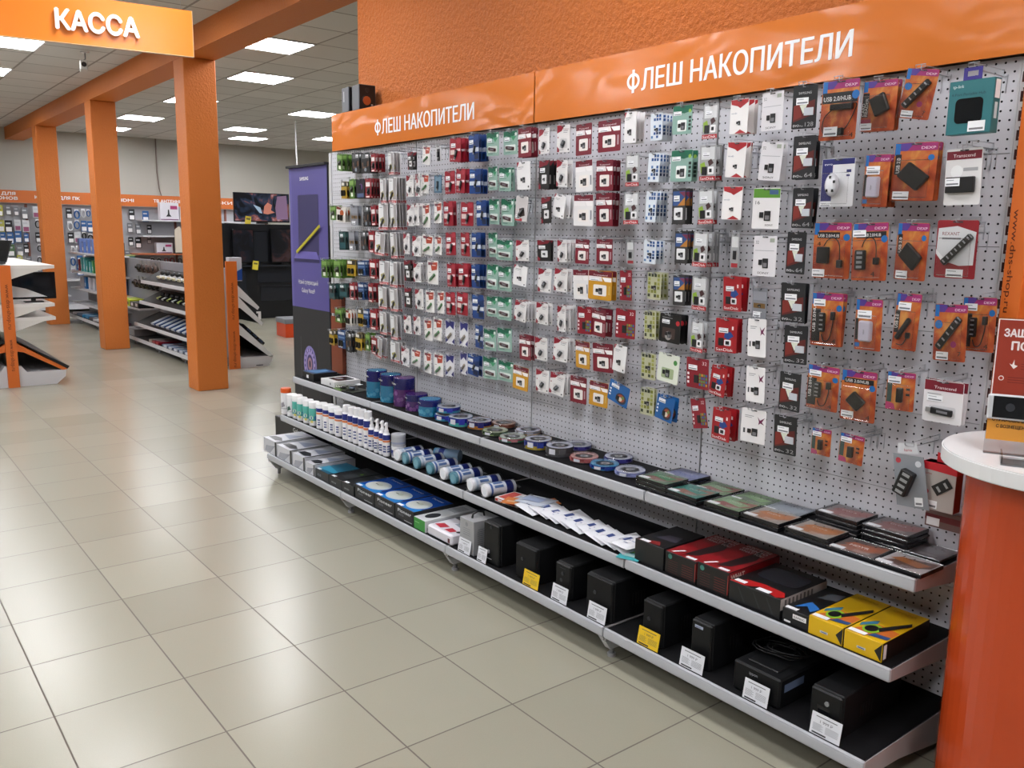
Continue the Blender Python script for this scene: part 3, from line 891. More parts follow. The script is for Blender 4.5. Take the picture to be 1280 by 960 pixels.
# ------------------------------------------------------------------ hanging packs
GREY_T = mat('#77777c', 0.5); DK = mat('#141416', 0.4); CH = mat('#1b1c20', 0.35); WH = mat('#e9e8ea', 0.4); STK = mat('#eef0f4', 0.45)
STEEL = mat('#b9bbc2', 0.35, 0.4)
CARD_T = 0.0012
def msd(b, x, z, w, m=CH, y=-0.0035):
    """a micro card beside its adapter"""
    b.box(x - w * 0.15, y, z - w * 0.62, x + w * 0.62, -0.0012, z + w * 0.45, m, 0.0006)
    b.box(x + w * 0.0, y - 0.0003, z - w * 0.5, x + w * 0.5, y, z - w * 0.05, GREY_T)
    b.box(x - w * 0.75, y, z - w * 0.3, x - w * 0.25, -0.0012, z + w * 0.3, m, 0.0006)
def stick(b, x, z, L, W, ang, m, m2=None, y=-0.009):
    T = b.T.copy()
    b.T = T @ Matrix.Translation((x, 0, z)) @ Matrix.Rotation(R(-ang), 4, 'Y')
    b.box(-L / 2, y, -W / 2, L / 2, -0.0013, W / 2, m, 0.002)
    if m2: b.box(-L / 2 - L * 0.22, y + 0.002, -W * 0.35, -L / 2, -0.002, W * 0.35, m2)
    b.rect(-L * 0.2, -W * 0.18, L * 0.3, W * 0.18, y - 0.0002, GREY_T)
    b.T = T
def hubbody(b, x, z, L, W, ang, m, slots, y=-0.014):
    T = b.T.copy()
    b.T = T @ Matrix.Translation((x, 0, z)) @ Matrix.Rotation(R(-ang), 4, 'Y')
    b.box(-L / 2, y, -W / 2, L / 2, -0.002, W / 2, m, 0.003)
    for k in range(slots):
        cx = -L / 2 + L * (k + 0.6) / (slots + 0.2)
        b.box(cx - W * 0.11, y - 0.0006, -W * 0.3, cx + W * 0.11, y, W * 0.25, mat('#a9abb0', 0.4, 0.6))
    b.T = T
def cable(b, pts, y=-0.006, r=0.0016, m=DK):
    P = []
    n = len(pts)
    for i in range(n - 1):
        p0, p1, p2, p3 = pts[max(i - 1, 0)], pts[i], pts[i + 1], pts[min(i + 2, n - 1)]
        for k in range(5):
            t = k / 5
            q = [0.5 * (2 * p1[a] + (p2[a] - p0[a]) * t + (2 * p0[a] - 5 * p1[a] + 4 * p2[a] - p3[a]) * t * t + (-p0[a] + 3 * p1[a] - 3 * p2[a] + p3[a]) * t ** 3) for a in (0, 1)]
            P.append((q[0], y, q[1]))
    P.append((pts[-1][0], y, pts[-1][1]))
    b.tube(P, r, m, 5)

# STYLE: name -> (kind, category, group, description, w, h, base colour, [ops], product, price sticker box)
# ops in card units: x 0..1 left to right, z 0..1 top to bottom
MC = ('memory_card_pack', 'memory card', 'memory card packs on the pegboard')
FD = ('flash_drive_pack', 'flash drive', 'flash drive packs on the pegboard')
UH = ('usb_hub_pack', 'usb hub', 'usb hub packs on the pegboard')
CR = ('card_reader_pack', 'card reader', 'card reader packs on the pegboard')
AC = ('accessory_pack', 'accessory pack', 'small accessory packs on the left bay')
GR = '#9b9ba0'
def squares(c1, c2, c3, n, m_, x0=0.05, z0=0.05, x1=0.95, z1=0.95, seed=1, fill=0.6):
    rnd = random.Random(seed); out = []
    for i in range(n):
        for j in range(m_):
            if rnd.random() < fill:
                a = x0 + (x1 - x0) * i / n; c = z0 + (z1 - z0) * j / m_
                out.append(('r', a, c, a + (x1 - x0) / n * 0.75, c + (z1 - z0) / m_ * 0.75, rnd.choice((c1, c2, c3))))
    return out
def sams(n):
    return (*MC, 'black and dark red memory card pack', 0.083, 0.13, '#26272b',
            [('p', [(0.06, 0.5), (0.92, 0.34), (0.92, 0.68), (0.06, 0.84)], '#6a2622'), ('p', [(0.06, 0.46), (0.3, 0.42), (0.4, 0.72), (0.06, 0.8)], '#8d3129'),
             ('p', [(0.3, 0.45), (0.62, 0.43), (0.46, 0.66)], '#d9dccf'), ('t', 0.24, 0.2, 0.055, '#d8d8dc', 'SAMSUNG', 0.52), ('t', 0.07, 0.95, 0.055, '#f0f0f2', 'EVO', 0.25), ('t', 0.35, 0.95, 0.035, '#c8c8ca', 'Plus', 0.13), ('t', 0.56, 0.95, 0.1, '#b8b8bc', n, 0.34)],
            [('w', 0.5, 0.52, 0.88, 0.7)], (0.16, 0.28, 0.66, 0.44))
def trans(c2, low):
    return [('r', 0, 0, 1, 0.2, '#7a1a30'), ('t', 0.2, 0.17, 0.05, '#e8d5d8', 'Transcend', 0.6), ('p', [(0.0, 0.2), (0.55, 0.2), (0.6, 0.36), (0.0, 0.36)], '#e6dfe0' if low != '#e9e7e8' else low),
            ('p', [(0.58, 0.22), (0.97, 0.22), (0.97, 0.36), (0.7, 0.36)], '#ece9ea'), ('rr', 0.22, 0.48, 0.78, 0.86, '#e8e2df'), ('r', 0.86, 0.5, 0.93, 0.8, c2)]
DEX_TOP = [('r', 0, 0, 1, 0.14, '#b0307c'), ('p', [(0, 0), (0.45, 0), (0.3, 0.14), (0, 0.14)], '#5b3f9c'), ('r', 0, 0, 0.14, 0.22, '#1d74c2'), ('t', 0.62, 0.115, 0.045, '#f2d8e8', 'DEXP', 0.32)]
STY = {
 'samsung128': sams('128'), 'samsung64': sams('64'), 'samsung32': sams('32'),
 'sony': (*MC, 'white memory card pack with navy chip', 0.095, 0.128, '#d9d7dc', [('t', 0.08, 0.2, 0.08, '#6a6f78', '32', 0.14), ('r', 0.08, 0.36, 0.9, 0.375, '#b9bcc4'), ('t', 0.22, 0.95, 0.055, '#1c1c1e', 'SONY', 0.5), ('r', 0.7, 0.06, 0.9, 0.16, '#b9c3b4')], [('m', 0.48, 0.66, 0.3)], None),
 'sony_green': (*MC, 'white memory card pack with green top band', 0.098, 0.13, '#e2e0e2', [('r', 0, 0.02, 1, 0.24, '#6aa83c'), ('r', 0.6, 0.05, 0.92, 0.16, '#4a6a9a'), ('t', 0.1, 0.4, 0.09, '#26282c', '16', 0.16), ('t', 0.5, 0.93, 0.05, '#26282c', 'SONY', 0.3)], [('m', 0.5, 0.66, 0.3)], None),
 'grey_pack': (*MC, 'slate grey memory card pack', 0.07, 0.105, '#8f919b', [('r', 0.05, 0.12, 0.95, 0.4, '#a5a7b2'), ('r', 0.1, 0.5, 0.9, 0.66, '#7a5c30'), ('t', 0.1, 0.8, 0.05, '#e5e5ea', 'series', 0.6)], [('m', 0.5, 0.58, 0.14)], (0.12, 0.78, 0.62, 0.95)),
 'apacer': (*MC, 'white memory card pack with purple bird mark', 0.083, 0.122, '#e8e6e8', [('p', [(0.66, 0.2), (0.76, 0.3), (0.95, 0.2), (0.84, 0.34), (0.94, 0.42), (0.78, 0.38), (0.7, 0.44), (0.72, 0.34)], '#7a2458'), ('r', 0.14, 0.2, 0.5, 0.215, '#8b8f99'), ('r', 0.14, 0.25, 0.42, 0.262, '#8b8f99'), ('r', 0.1, 0.6, 0.18, 0.74, '#55585f')], [('m', 0.5, 0.66, 0.3)], None),
 'kingston': (*MC, 'white pack with red zigzag top', 0.082, 0.112, '#e9e7e7', [('p', [(0, 0), (1, 0), (0.98, 0.1), (0.55, 0.26), (0.4, 0.2), (0.05, 0.14)], '#c02c36'), ('p', [(0.3, 1), (0.6, 0.88), (0.9, 0.98), (0.9, 1)], '#c02c36'), ('t', 0.08, 0.42, 0.04, '#5577a0', 'microSD', 0.3)], [('m', 0.5, 0.68, 0.15)], None),
 'sandisk_clear': (*MC, 'clear pack with red lower band', 0.077, 0.117, '#b9bbbe', [('r', 0.1, 0.05, 0.9, 0.4, '#d4d6d9'), ('p', [(0.04, 0.52), (0.3, 0.46), (0.4, 0.66), (0.1, 0.8)], '#9cc140'), ('p', [(0.5, 0.45), (0.7, 0.38), (0.86, 0.5), (0.6, 0.6)], '#4a2a2e'), ('r', 0, 0.87, 1, 1, '#c4202e'), ('t', 0.06, 0.97, 0.075, '#f4f0f0', 'SanDisk', 0.86), ('rr', 0.52, 0.6, 0.88, 0.82, '#e9e9eb')], [('k', 0.16, 0.6, 0.46, 0.84), ('k', 0.62, 0.66, 0.76, 0.76)], (0.2, 0.2, 0.62, 0.32)),
 'sandisk_red': (*MC, 'bright red memory card pack', 0.083, 0.113, '#b71e28', [('p', [(0.44, 0.42), (0.7, 0.38), (0.86, 0.5), (0.6, 0.62), (0.4, 0.56)], '#2b4f9c'), ('rr', 0.42, 0.62, 0.74, 0.8, '#e6e6ea'), ('t', 0.05, 0.96, 0.085, '#f4f0f0', 'SanDisk', 0.8), ('r', 0.76, 0.22, 0.84, 0.32, '#f0dcdc')], [('k', 0.5, 0.66, 0.66, 0.76), ('k', 0.16, 0.58, 0.4, 0.8)], (0.16, 0.28, 0.6, 0.42)),
 'sandisk_tall': (*FD, 'tall white flash drive pack with red foot', 0.085, 0.137, '#dcdcde', [('r', 0.55, 0.04, 0.96, 0.86, '#b5b0b2'), ('p', [(0.12, 0.58), (0.5, 0.5), (0.7, 0.7), (0.3, 0.82)], '#b8b068'), ('r', 0, 0.89, 1, 1, '#c9303a'), ('t', 0.08, 0.98, 0.07, '#f4eded', 'SanDisk', 0.8), ('r', 0.1, 0.14, 0.42, 0.16, '#77797f')], [('s', 0.42, 0.7, 0.5, 0.14, 60, '#3b3a38')], None),
 'crimson': (*MC, 'crimson pack with coloured tile picture', 0.09, 0.112, '#99172c', squares('#3a6fb0', '#d8a23c', '#6d9c50', 4, 4, 0.58, 0.5, 0.98, 0.92, 3, 0.95) + [('r', 0.05, 0.5, 0.14, 0.58, '#f0e4e6'), ('r', 0.05, 0.64, 0.14, 0.72, '#f0e4e6'), ('r', 0.05, 0.78, 0.14, 0.86, '#f0e4e6'), ('t', 0.72, 0.2, 0.11, '#f0d8dc', '32', 0.2)], [('k', 0.36, 0.56, 0.56, 0.82)], (0.1, 0.24, 0.5, 0.4)),
 'green_card': (*MC, 'mint green memory card pack', 0.095, 0.102, '#9ac2b6', [('p', [(0, 0), (1, 0), (1, 0.2), (0.6, 0.28), (0, 0.18)], '#1d7458'), ('rr', 0.26, 0.5, 0.74, 0.9, '#e8ecea'), ('c', 0.88, 0.2, 0.07, '#a8d05a')] + [('r', 0.84, 0.38 + 0.13 * k, 0.96, 0.47 + 0.13 * k, '#21312e') for k in range(4)], [('m', 0.5, 0.7, 0.26)], (0.06, 0.2, 0.46, 0.34)),
 'multi': (*MC, 'dark pack with blue and yellow picture', 0.063, 0.118, '#3b3a3c', [('r', 0.04, 0.08, 0.96, 0.48, '#3c5f9c'), ('p', [(0.4, 0.48), (0.96, 0.25), (0.96, 0.48)], '#d08a3a'), ('p', [(0.5, 0.1), (0.96, 0.1), (0.96, 0.26)], '#8a3a5c'), ('rr', 0.14, 0.54, 0.8, 0.88, '#e3e4e6')], [('m', 0.48, 0.72, 0.26)], (0.12, 0.2, 0.56, 0.36)),
 'black_card': (*MC, 'wide black pack with round red badge', 0.105, 0.105, '#141417', [('c', 0.86, 0.28, 0.09, '#c9303a'), ('rr', 0.14, 0.48, 0.76, 0.86, '#4a3a38'), ('c', 0.44, 0.76, 0.16, '#b8b4b4'), ('r', 0.12, 0.12, 0.6, 0.15, '#8a8a90')], [('m', 0.45, 0.7, 0.2)], (0.12, 0.2, 0.48, 0.34)),
 'pale_green': (*MC, 'pale green and white pack, green badge', 0.108, 0.107, '#d7dccf', [('c', 0.82, 0.26, 0.09, '#4f9c4c'), ('rr', 0.2, 0.5, 0.78, 0.86, '#b4c79c')], [('m', 0.44, 0.66, 0.24)], None),
 'blue_card': (*MC, 'bright blue pack with coloured ball picture', 0.1, 0.1, '#1c69b4', [('c', 0.66, 0.68, 0.26, '#3a3a48'), ('c', 0.66, 0.66, 0.18, '#b0543c'), ('c', 0.62, 0.72, 0.1, '#d8d0c0'), ('c', 0.74, 0.6, 0.07, '#7a9c50'), ('r', 0.06, 0.4, 0.14, 0.48, '#e6ecf4'), ('r', 0.06, 0.54, 0.14, 0.62, '#e6ecf4'), ('r', 0.06, 0.68, 0.14, 0.76, '#e6ecf4')], [('k', 0.42, 0.6, 0.58, 0.8)], (0.12, 0.14, 0.5, 0.3)),
 'blue_white': (*MC, 'white pack patterned with blue squares', 0.062, 0.102, '#d6dde6', squares('#2c62a8', '#5d8cc4', '#1c3a6a', 4, 7, seed=5, fill=0.55), [('m', 0.5, 0.6, 0.22)], None),
 'olive': (*MC, 'pale pack patterned with olive squares', 0.07, 0.102, '#cfd0b0', squares('#8a8f3a', '#3d4230', '#b0b45a', 4, 6, seed=8, fill=0.55), [('m', 0.5, 0.55, 0.22)], None),
 'white_card': (*MC, 'plain white memory card pack', 0.08, 0.105, '#e6e5e7', [('r', 0.1, 0.18, 0.5, 0.2, '#8b8f99'), ('r', 0.1, 0.24, 0.4, 0.255, '#8b8f99'), ('c', 0.85, 0.9, 0.05, '#3a3c42'), ('p', [(0, 0), (0.18, 0), (0, 0.2)], '#b8203a')], [('m', 0.46, 0.64, 0.24)], None),
 'clear_small': (*MC, 'narrow clear pack seen edge on', 0.04, 0.105, '#b4b5b8', [('r', 0.1, 0.1, 0.9, 0.4, '#d0d2d4'), ('c', 0.5, 0.58, 0.2, '#8a9c3c'), ('r', 0.1, 0.86, 0.9, 0.98, '#b0303a')], [('k', 0.3, 0.5, 0.7, 0.75)], None),
 'trans_red': (*MC, 'burgundy memory card pack with white window', 0.1, 0.115, '#86182f', trans('#c9a5ac', '#e6dfe0'), [('m', 0.48, 0.68, 0.2)], (0.08, 0.26, 0.46, 0.35)),
 'trans_white': (*MC, 'white memory card pack with burgundy top', 0.108, 0.122, '#e2e0e1', trans('#8b8f99', '#e9e7e8'), [('m', 0.48, 0.68, 0.24)], None),
 'trans_yellow': (*MC, 'yellow memory card pack with burgundy top', 0.108, 0.11, '#dfa228', trans('#e8c060', '#e6dfe0'), [('m', 0.48, 0.68, 0.2)], (0.08, 0.26, 0.46, 0.35)),
 'kings': (*FD, 'white pack with dark red corners', 0.072, 0.106, '#dedcdd', [('p', [(0, 0), (0.6, 0), (0.36, 0.22), (0, 0.3)], '#a01c34'), ('p', [(0, 0.78), (0.2, 0.9), (0.16, 1), (0, 1)], '#a01c34'), ('r', 0.5, 0.2, 0.86, 0.22, '#8b8f99'), ('r', 0.5, 0.27, 0.8, 0.285, '#8b8f99'), ('c', 0.88, 0.9, 0.05, '#3a3c42'), ('rr', 0.26, 0.5, 0.78, 0.84, '#c8c6c8'), ('r', 0.06, 0.42, 0.12, 0.48, '#a01c34'), ('r', 0.1, 0.9, 0.5, 0.915, '#8b8f99'), ('t', 0.5, 0.17, 0.05, '#8c2434', 'Kingston', 0.42)], [('s', 0.5, 0.67, 0.34, 0.22, 60, '#33353a')], None),
 'black_red': (*FD, 'black pack with dark red corners', 0.078, 0.104, '#1c1a1d', [('p', [(0, 0), (1, 0), (0.8, 0.16), (0, 0.24)], '#8d1a30'), ('p', [(0, 0.76), (0.2, 0.9), (0.16, 1), (0, 1)], '#a01c34'), ('rr', 0.28, 0.5, 0.76, 0.82, '#dcdcde')], [('m', 0.5, 0.66, 0.14)], (0.12, 0.26, 0.6, 0.42)),
 'clear_usb': (*FD, 'clear pack holding a dark flash drive', 0.084, 0.108, '#c3bfc0', [('p', [(0.3, 0.5), (0.7, 0.44), (0.8, 0.75), (0.4, 0.84)], '#4a3c3c'), ('r', 0, 0.88, 0.6, 1, '#c9404a')], [('s', 0.5, 0.62, 0.5, 0.16, 50, '#2a2a2e')], (0.06, 0.76, 0.4, 0.92)),
 'green_usb': (*FD, 'mint green flash drive pack', 0.095, 0.106, '#a2c6bb', [('p', [(0, 0), (1, 0), (0.9, 0.16), (0.5, 0.28), (0.2, 0.2), (0, 0.24)], '#1a6e54'), ('c', 0.88, 0.14, 0.075, '#dce8e2'), ('rr', 0.12, 0.58, 0.86, 0.86, '#d9e3df'), ('p', [(0.5, 0.2), (0.9, 0.24), (0.7, 0.42)], '#48a878'), ('r', 0.12, 0.46, 0.6, 0.475, '#3a6e60'), ('r', 0.12, 0.9, 0.5, 0.92, '#3a6e60')], [('s', 0.5, 0.72, 0.55, 0.15, -8, '#3b1f26')], (0.08, 0.26, 0.44, 0.42)),
 'blue_pack': (*FD, 'royal blue flash drive pack', 0.088, 0.113, '#1a4790', [('r', 0.0, 0.5, 1, 0.66, '#c8d0dc'), ('r', 0.05, 0.06, 0.5, 0.12, '#4a78c0'), ('p', [(0.5, 0.3), (1, 0.2), (1, 0.48), (0.5, 0.48)], '#14356e'), ('r', 0.55, 0.72, 0.95, 0.94, '#10254c')], [('s', 0.6, 0.56, 0.36, 0.13, 70, '#1a1c22')], (0.08, 0.2, 0.48, 0.36)),
 'red_pack': (*FD, 'scarlet flash drive pack', 0.095, 0.112, '#a81a30', [('r', 0.06, 0.5, 0.42, 0.7, '#d8c4c0'), ('p', [(0.5, 0.05), (0.95, 0.05), (0.95, 0.2), (0.7, 0.26)], '#c43a4c'), ('t', 0.1, 0.92, 0.07, '#f0dce0', '16 GB', 0.4), ('r', 0.62, 0.46, 0.94, 0.56, '#e0ccd0')], [('s', 0.58, 0.66, 0.4, 0.16, 70, '#1e1c1e')], (0.12, 0.22, 0.52, 0.4)),
 'navy_usb': (*FD, 'white pack with navy triangles', 0.08, 0.114, '#d8d8de', [('p', [(0, 0), (1, 0), (0.9, 0.36), (0.5, 0.22), (0.1, 0.4)], '#2a2c80'), ('p', [(0, 1), (0.3, 0.86), (0, 0.7)], '#2a2c80'), ('p', [(1, 1), (0.7, 0.9), (1, 0.72)], '#2a2c80')], [('s', 0.5, 0.64, 0.5, 0.15, 40, '#8d8478')], None),
 'dark_usb': (*FD, 'small dark flash drive pack', 0.05, 0.09, '#c8c8cc', [('r', 0.2, 0.2, 0.8, 0.95, '#2a2a30')], [('s', 0.5, 0.55, 0.6, 0.3, 90, '#1c1c26')], None),
 'blue_usb': (*FD, 'steel blue flash drive pack', 0.076, 0.09, '#4c7290', [('r', 0.12, 0.1, 0.88, 0.9, '#7fa0b8')], [('s', 0.5, 0.55, 0.5, 0.2, 85, '#23303c')], None),
 'white_usb': (*FD, 'white pack with orange red print', 0.082, 0.108, '#e3e1e0', [('p', [(0.3, 0.1), (0.96, 0.06), (0.9, 0.38), (0.4, 0.44)], '#c8503c'), ('r', 0.08, 0.08, 0.5, 0.2, '#8a4a5c'), ('r', 0.45, 0.18, 0.8, 0.22, '#f2d8cc'), ('r', 0.1, 0.5, 0.3, 0.52, '#7a7c82')], [('s', 0.5, 0.7, 0.56, 0.15, 35, '#4c7a4c')], None),
 'red_small': (*AC, 'narrow red hanging pack', 0.07, 0.108, '#a3222f', [('r', 0.1, 0.2, 0.8, 0.42, '#e4e0e0'), ('p', [(0.2, 0.5), (0.8, 0.45), (0.9, 0.8), (0.3, 0.85)], '#3a3032'), ('r', 0.1, 0.9, 0.7, 0.98, '#e8d8d8')], [('s', 0.5, 0.66, 0.4, 0.16, 60, '#222226')], None),
 'dark_pack': (*AC, 'charcoal hanging pack', 0.075, 0.112, '#242428', [('r', 0.1, 0.08, 0.9, 0.3, '#6f7276'), ('p', [(0.1, 0.5), (0.9, 0.42), (0.9, 0.66), (0.2, 0.8)], '#7c5a48'), ('c', 0.5, 0.84, 0.14, '#9aa6b4')], [('k', 0.3, 0.42, 0.7, 0.7)], (0.55, 0.1, 0.9, 0.24)),
 'purple_pack': (*AC, 'black and purple hanging pack', 0.075, 0.11, '#2a2430', [('c', 0.55, 0.4, 0.24, '#6a4a80'), ('r', 0.1, 0.74, 0.9, 0.94, '#5a6a94')], [('k', 0.36, 0.3, 0.6, 0.6)], None),
 'green_pack': (*AC, 'bright green hanging pack', 0.075, 0.1, '#5c8a34', [('r', 0.08, 0.1, 0.92, 0.3, '#8fb860'), ('rr', 0.16, 0.42, 0.8, 0.82, '#33401f'), ('r', 0.3, 0.7, 0.7, 0.9, '#dfe6d4')], [('s', 0.5, 0.5, 0.5, 0.2, 20, '#3a3f34')], None),
 'teal_pack': (*AC, 'dark teal hanging pack', 0.08, 0.098, '#1f3f40', [('r', 0.1, 0.1, 0.9, 0.28, '#3a6464'), ('r', 0.1, 0.6, 0.9, 0.9, '#2c5a62')], [('k', 0.3, 0.34, 0.66, 0.56)], (0.2, 0.14, 0.6, 0.3)),
 'batt_yellow': (*AC, 'yellow and white battery pack', 0.08, 0.096, '#c9a530', [('r', 0, 0, 1, 0.3, '#3a3a34'), ('r', 0.1, 0.06, 0.6, 0.24, '#e2e0d8'), ('c', 0.3, 0.68, 0.15, '#4a4426'), ('c', 0.7, 0.68, 0.15, '#4a4426')], [('z', 0.3, 0.68), ('z', 0.7, 0.68)], None),
 'batt_orange': (*AC, 'orange and white battery pack', 0.085, 0.09, '#d8d4ce', [('c', 0.6, 0.4, 0.22, '#c8602c'), ('r', 0, 0, 0.5, 0.2, '#8f3a2a')], [('z', 0.35, 0.7), ('z', 0.65, 0.7)], None),
 'batt_blue': (*AC, 'blue hanging battery pack', 0.08, 0.1, '#28508a', [('r', 0.1, 0.1, 0.9, 0.24, '#c8ccd4'), ('r', 0.1, 0.36, 0.9, 0.44, '#7a9cc8'), ('r', 0.1, 0.56, 0.9, 0.64, '#7a9cc8')], [('z', 0.35, 0.7), ('z', 0.65, 0.7)], (0.1, 0.78, 0.6, 0.95)),
 'transcend_reader': (*CR, 'white card reader pack with burgundy band', 0.099, 0.147, '#dcdadb', [('r', 0.02, 0.04, 0.98, 0.19, '#85182f'), ('t', 0.2, 0.15, 0.06, '#efdfe2', 'Transcend', 0.6), ('c', 0.32, 0.4, 0.17, '#e9e9ea'), ('r', 0.5, 0.34, 0.9, 0.4, '#b9b9be')], [('K', 0.08, 0.5, 0.86, 0.78)], (0.1, 0.52, 0.5, 0.66)),
 'transcend_stick': (*FD, 'white and burgundy pack with black stick', 0.109, 0.119, '#dcdadd', [('r', 0, 0, 1, 0.25, '#85182f'), ('t', 0.26, 0.2, 0.07, '#efdfe2', 'Transcend', 0.55), ('r', 0.1, 0.32, 0.45, 0.335, '#8b8f99'), ('rr', 0.16, 0.6, 0.84, 0.86, '#c9c9cc')], [('s', 0.5, 0.73, 0.56, 0.17, -3, '#17171a')], (0.1, 0.36, 0.5, 0.5)),
 'rexant': (*UH, 'red and silver pack with diagonal hub', 0.112, 0.156, '#a3202e', [('p', [(0.04, 0.14), (0.5, 0.1), (0.96, 0.2), (0.94, 0.76), (0.6, 0.78), (0.2, 0.7), (0.02, 0.5)], '#cfd0d3'), ('t', 0.14, 0.26, 0.06, '#8c1a2c', 'REXANT', 0.42), ('r', 0.14, 0.3, 0.6, 0.33, '#6d6f75'), ('p', [(0.0, 0.5), (0.3, 0.72), (0.2, 0.74), (0, 0.58)], '#e8e8ea')], [('H', 0.55, 0.5, 0.95, 0.16, 46, 7)], (0.3, 0.84, 0.72, 0.98)),
 'dexp_ribbon': (*UH, 'orange usb pack with black ribbon cable', 0.123, 0.165, 'DEXP', DEX_TOP + [('r', 0.02, 0.2, 0.98, 0.38, '#17171b'), ('t', 0.06, 0.34, 0.075, '#eeeeee', 'USB 2.0/HUB', 0.74), ('c', 0.92, 0.26, 0.1, '#1d74c2'), ('t', 0.84, 0.96, 0.08, '#1b1b1e', '4', 0.1)], [('C', [(0.4, 0.44), (0.95, 0.4), (0.94, 0.55), (0.75, 0.8), (0.55, 0.9)]), ('C', [(0.4, 0.46), (0.15, 0.6), (0.1, 0.8), (0.2, 0.94)]), ('K', 0.3, 0.4, 0.9, 0.5), ('K', 0.45, 0.8, 0.7, 0.92)], (0.2, 0.78, 0.58, 0.94)),
 'dexp_reader': (*CR, 'orange pack with black square card reader', 0.115, 0.15, 'DEXP', DEX_TOP + [('r', 0.0, 0.24, 0.2, 0.72, '#17171b'), ('t', 0.09, 0.7, 0.065, '#eeeeee', 'CARD', 0.26, 90), ('t', 0.18, 0.7, 0.065, '#eeeeee', 'READER', 0.36, 90), ('r', 0, 0.76, 0.3, 0.86, '#a8285c')], [('H', 0.56, 0.48, 0.5, 0.44, -65, 0)], (0.0, 0.84, 0.34, 0.98)),
 'dexp_seven': (*UH, 'orange pack with slanted black multiport hub', 0.102, 0.155, 'DEXP', DEX_TOP + [('c', 0.14, 0.36, 0.12, '#1d74c2'), ('c', 0.62, 0.7, 0.09, '#b0307c'), ('t', 0.76, 0.9, 0.08, '#1b1b1e', '7', 0.1)], [('H', 0.48, 0.5, 1.05, 0.2, 52, 5)], (0.1, 0.84, 0.48, 0.98)),
 'dexp_white': (*UH, 'orange pack with white oblong hub', 0.084, 0.148, 'DEXP', DEX_TOP + [('r', 0, 0.38, 0.12, 0.8, '#17171b'), ('r', 0.02, 0.86, 0.2, 0.94, '#1d74c2')], [('W', 0.22, 0.42, 0.7, 0.82)], (0.08, 0.22, 0.62, 0.38)),
 'dexp_square': (*UH, 'orange pack with tilted square black hub', 0.11, 0.158, 'DEXP', DEX_TOP + [('r', 0.04, 0.2, 0.18, 0.55, '#17171b'), ('t', 0.16, 0.52, 0.06, '#eeeeee', 'USB 2.0', 0.26, 90), ('c', 0.86, 0.26, 0.075, '#1d74c2')], [('H', 0.52, 0.58, 0.62, 0.44, -38, 0)], (0.06, 0.84, 0.44, 0.98)),
 'dexp_hub': (*UH, 'orange pack, small black hub, looped cable', 0.117, 0.165, 'DEXP', DEX_TOP + [('r', 0.1, 0.17, 0.7, 0.28, '#17171b'), ('t', 0.12, 0.26, 0.055, '#eeeeee', 'USB 2.0/HUB', 0.56), ('c', 0.88, 0.26, 0.09, '#1d74c2'), ('t', 0.1, 0.42, 0.08, '#1b1b1e', '4', 0.1)], [('H', 0.3, 0.58, 0.42, 0.34, 90, 0), ('C', [(0.3, 0.42), (0.42, 0.3), (0.6, 0.28), (0.72, 0.4), (0.74, 0.66)]), ('K', 0.68, 0.66, 0.82, 0.8)], (0.0, 0.84, 0.34, 0.98)),
 'dexp_four': (*UH, 'orange pack, hub with ports, looped cable', 0.114, 0.165, 'DEXP', DEX_TOP + [('r', 0.1, 0.15, 0.95, 0.26, '#17171b'), ('t', 0.3, 0.235, 0.055, '#eeeeee', 'USB 2.0/HUB', 0.5), ('c', 0.9, 0.28, 0.09, '#1d74c2'), ('t', 0.56, 0.93, 0.09, '#1b1b1e', '4', 0.12)], [('H', 0.28, 0.64, 0.5, 0.3, 90, 4), ('C', [(0.3, 0.42), (0.4, 0.28), (0.6, 0.26), (0.7, 0.38), (0.72, 0.6)]), ('K', 0.66, 0.6, 0.8, 0.72)], (0.0, 0.12, 0.38, 0.24)),
 'dexp_bar': (*UH, 'orange pack with black band, upright hub', 0.108, 0.155, 'DEXP', DEX_TOP + [('r', 0.02, 0.3, 0.3, 0.92, '#17171b'), ('t', 0.14, 0.74, 0.065, '#eeeeee', 'USB 2.0/HUB', 0.55, 90), ('c', 0.88, 0.28, 0.09, '#1d74c2'), ('t', 0.7, 0.94, 0.09, '#1b1b1e', '4', 0.12)], [('H', 0.38, 0.55, 0.52, 0.2, 90, 4), ('C', [(0.38, 0.78), (0.46, 0.9), (0.62, 0.86), (0.72, 0.6), (0.72, 0.46)]), ('K', 0.66, 0.34, 0.78, 0.5)], (0.06, 0.12, 0.44, 0.25)),
 'dexp_stick': (*UH, 'narrow orange pack with slanted stick hub', 0.069, 0.162, 'DEXP', DEX_TOP + [('r', 0.02, 0.3, 0.2, 0.7, '#17171b'), ('t', 0.15, 0.62, 0.06, '#eeeeee', 'USB 2.0', 0.24, 90)], [('H', 0.42, 0.62, 1.0, 0.2, 62, 0), ('C', [(0.2, 0.9), (0.45, 0.9), (0.62, 0.76)]), ('K', 0.56, 0.68, 0.72, 0.78)], (0.1, 0.16, 0.62, 0.3)),
 'dexp_diamond': (*UH, 'orange pack with turned square hub', 0.109, 0.155, 'DEXP', DEX_TOP + [('r', 0.08, 0.16, 0.92, 0.26, '#17171b'), ('t', 0.12, 0.24, 0.06, '#eeeeee', 'USB 2.0/HUB', 0.66), ('c', 0.88, 0.32, 0.09, '#1d74c2'), ('t', 0.74, 0.95, 0.09, '#1b1b1e', '4', 0.12)], [('H', 0.46, 0.6, 0.44, 0.38, -40, 0)], (0.04, 0.82, 0.4, 0.95)),
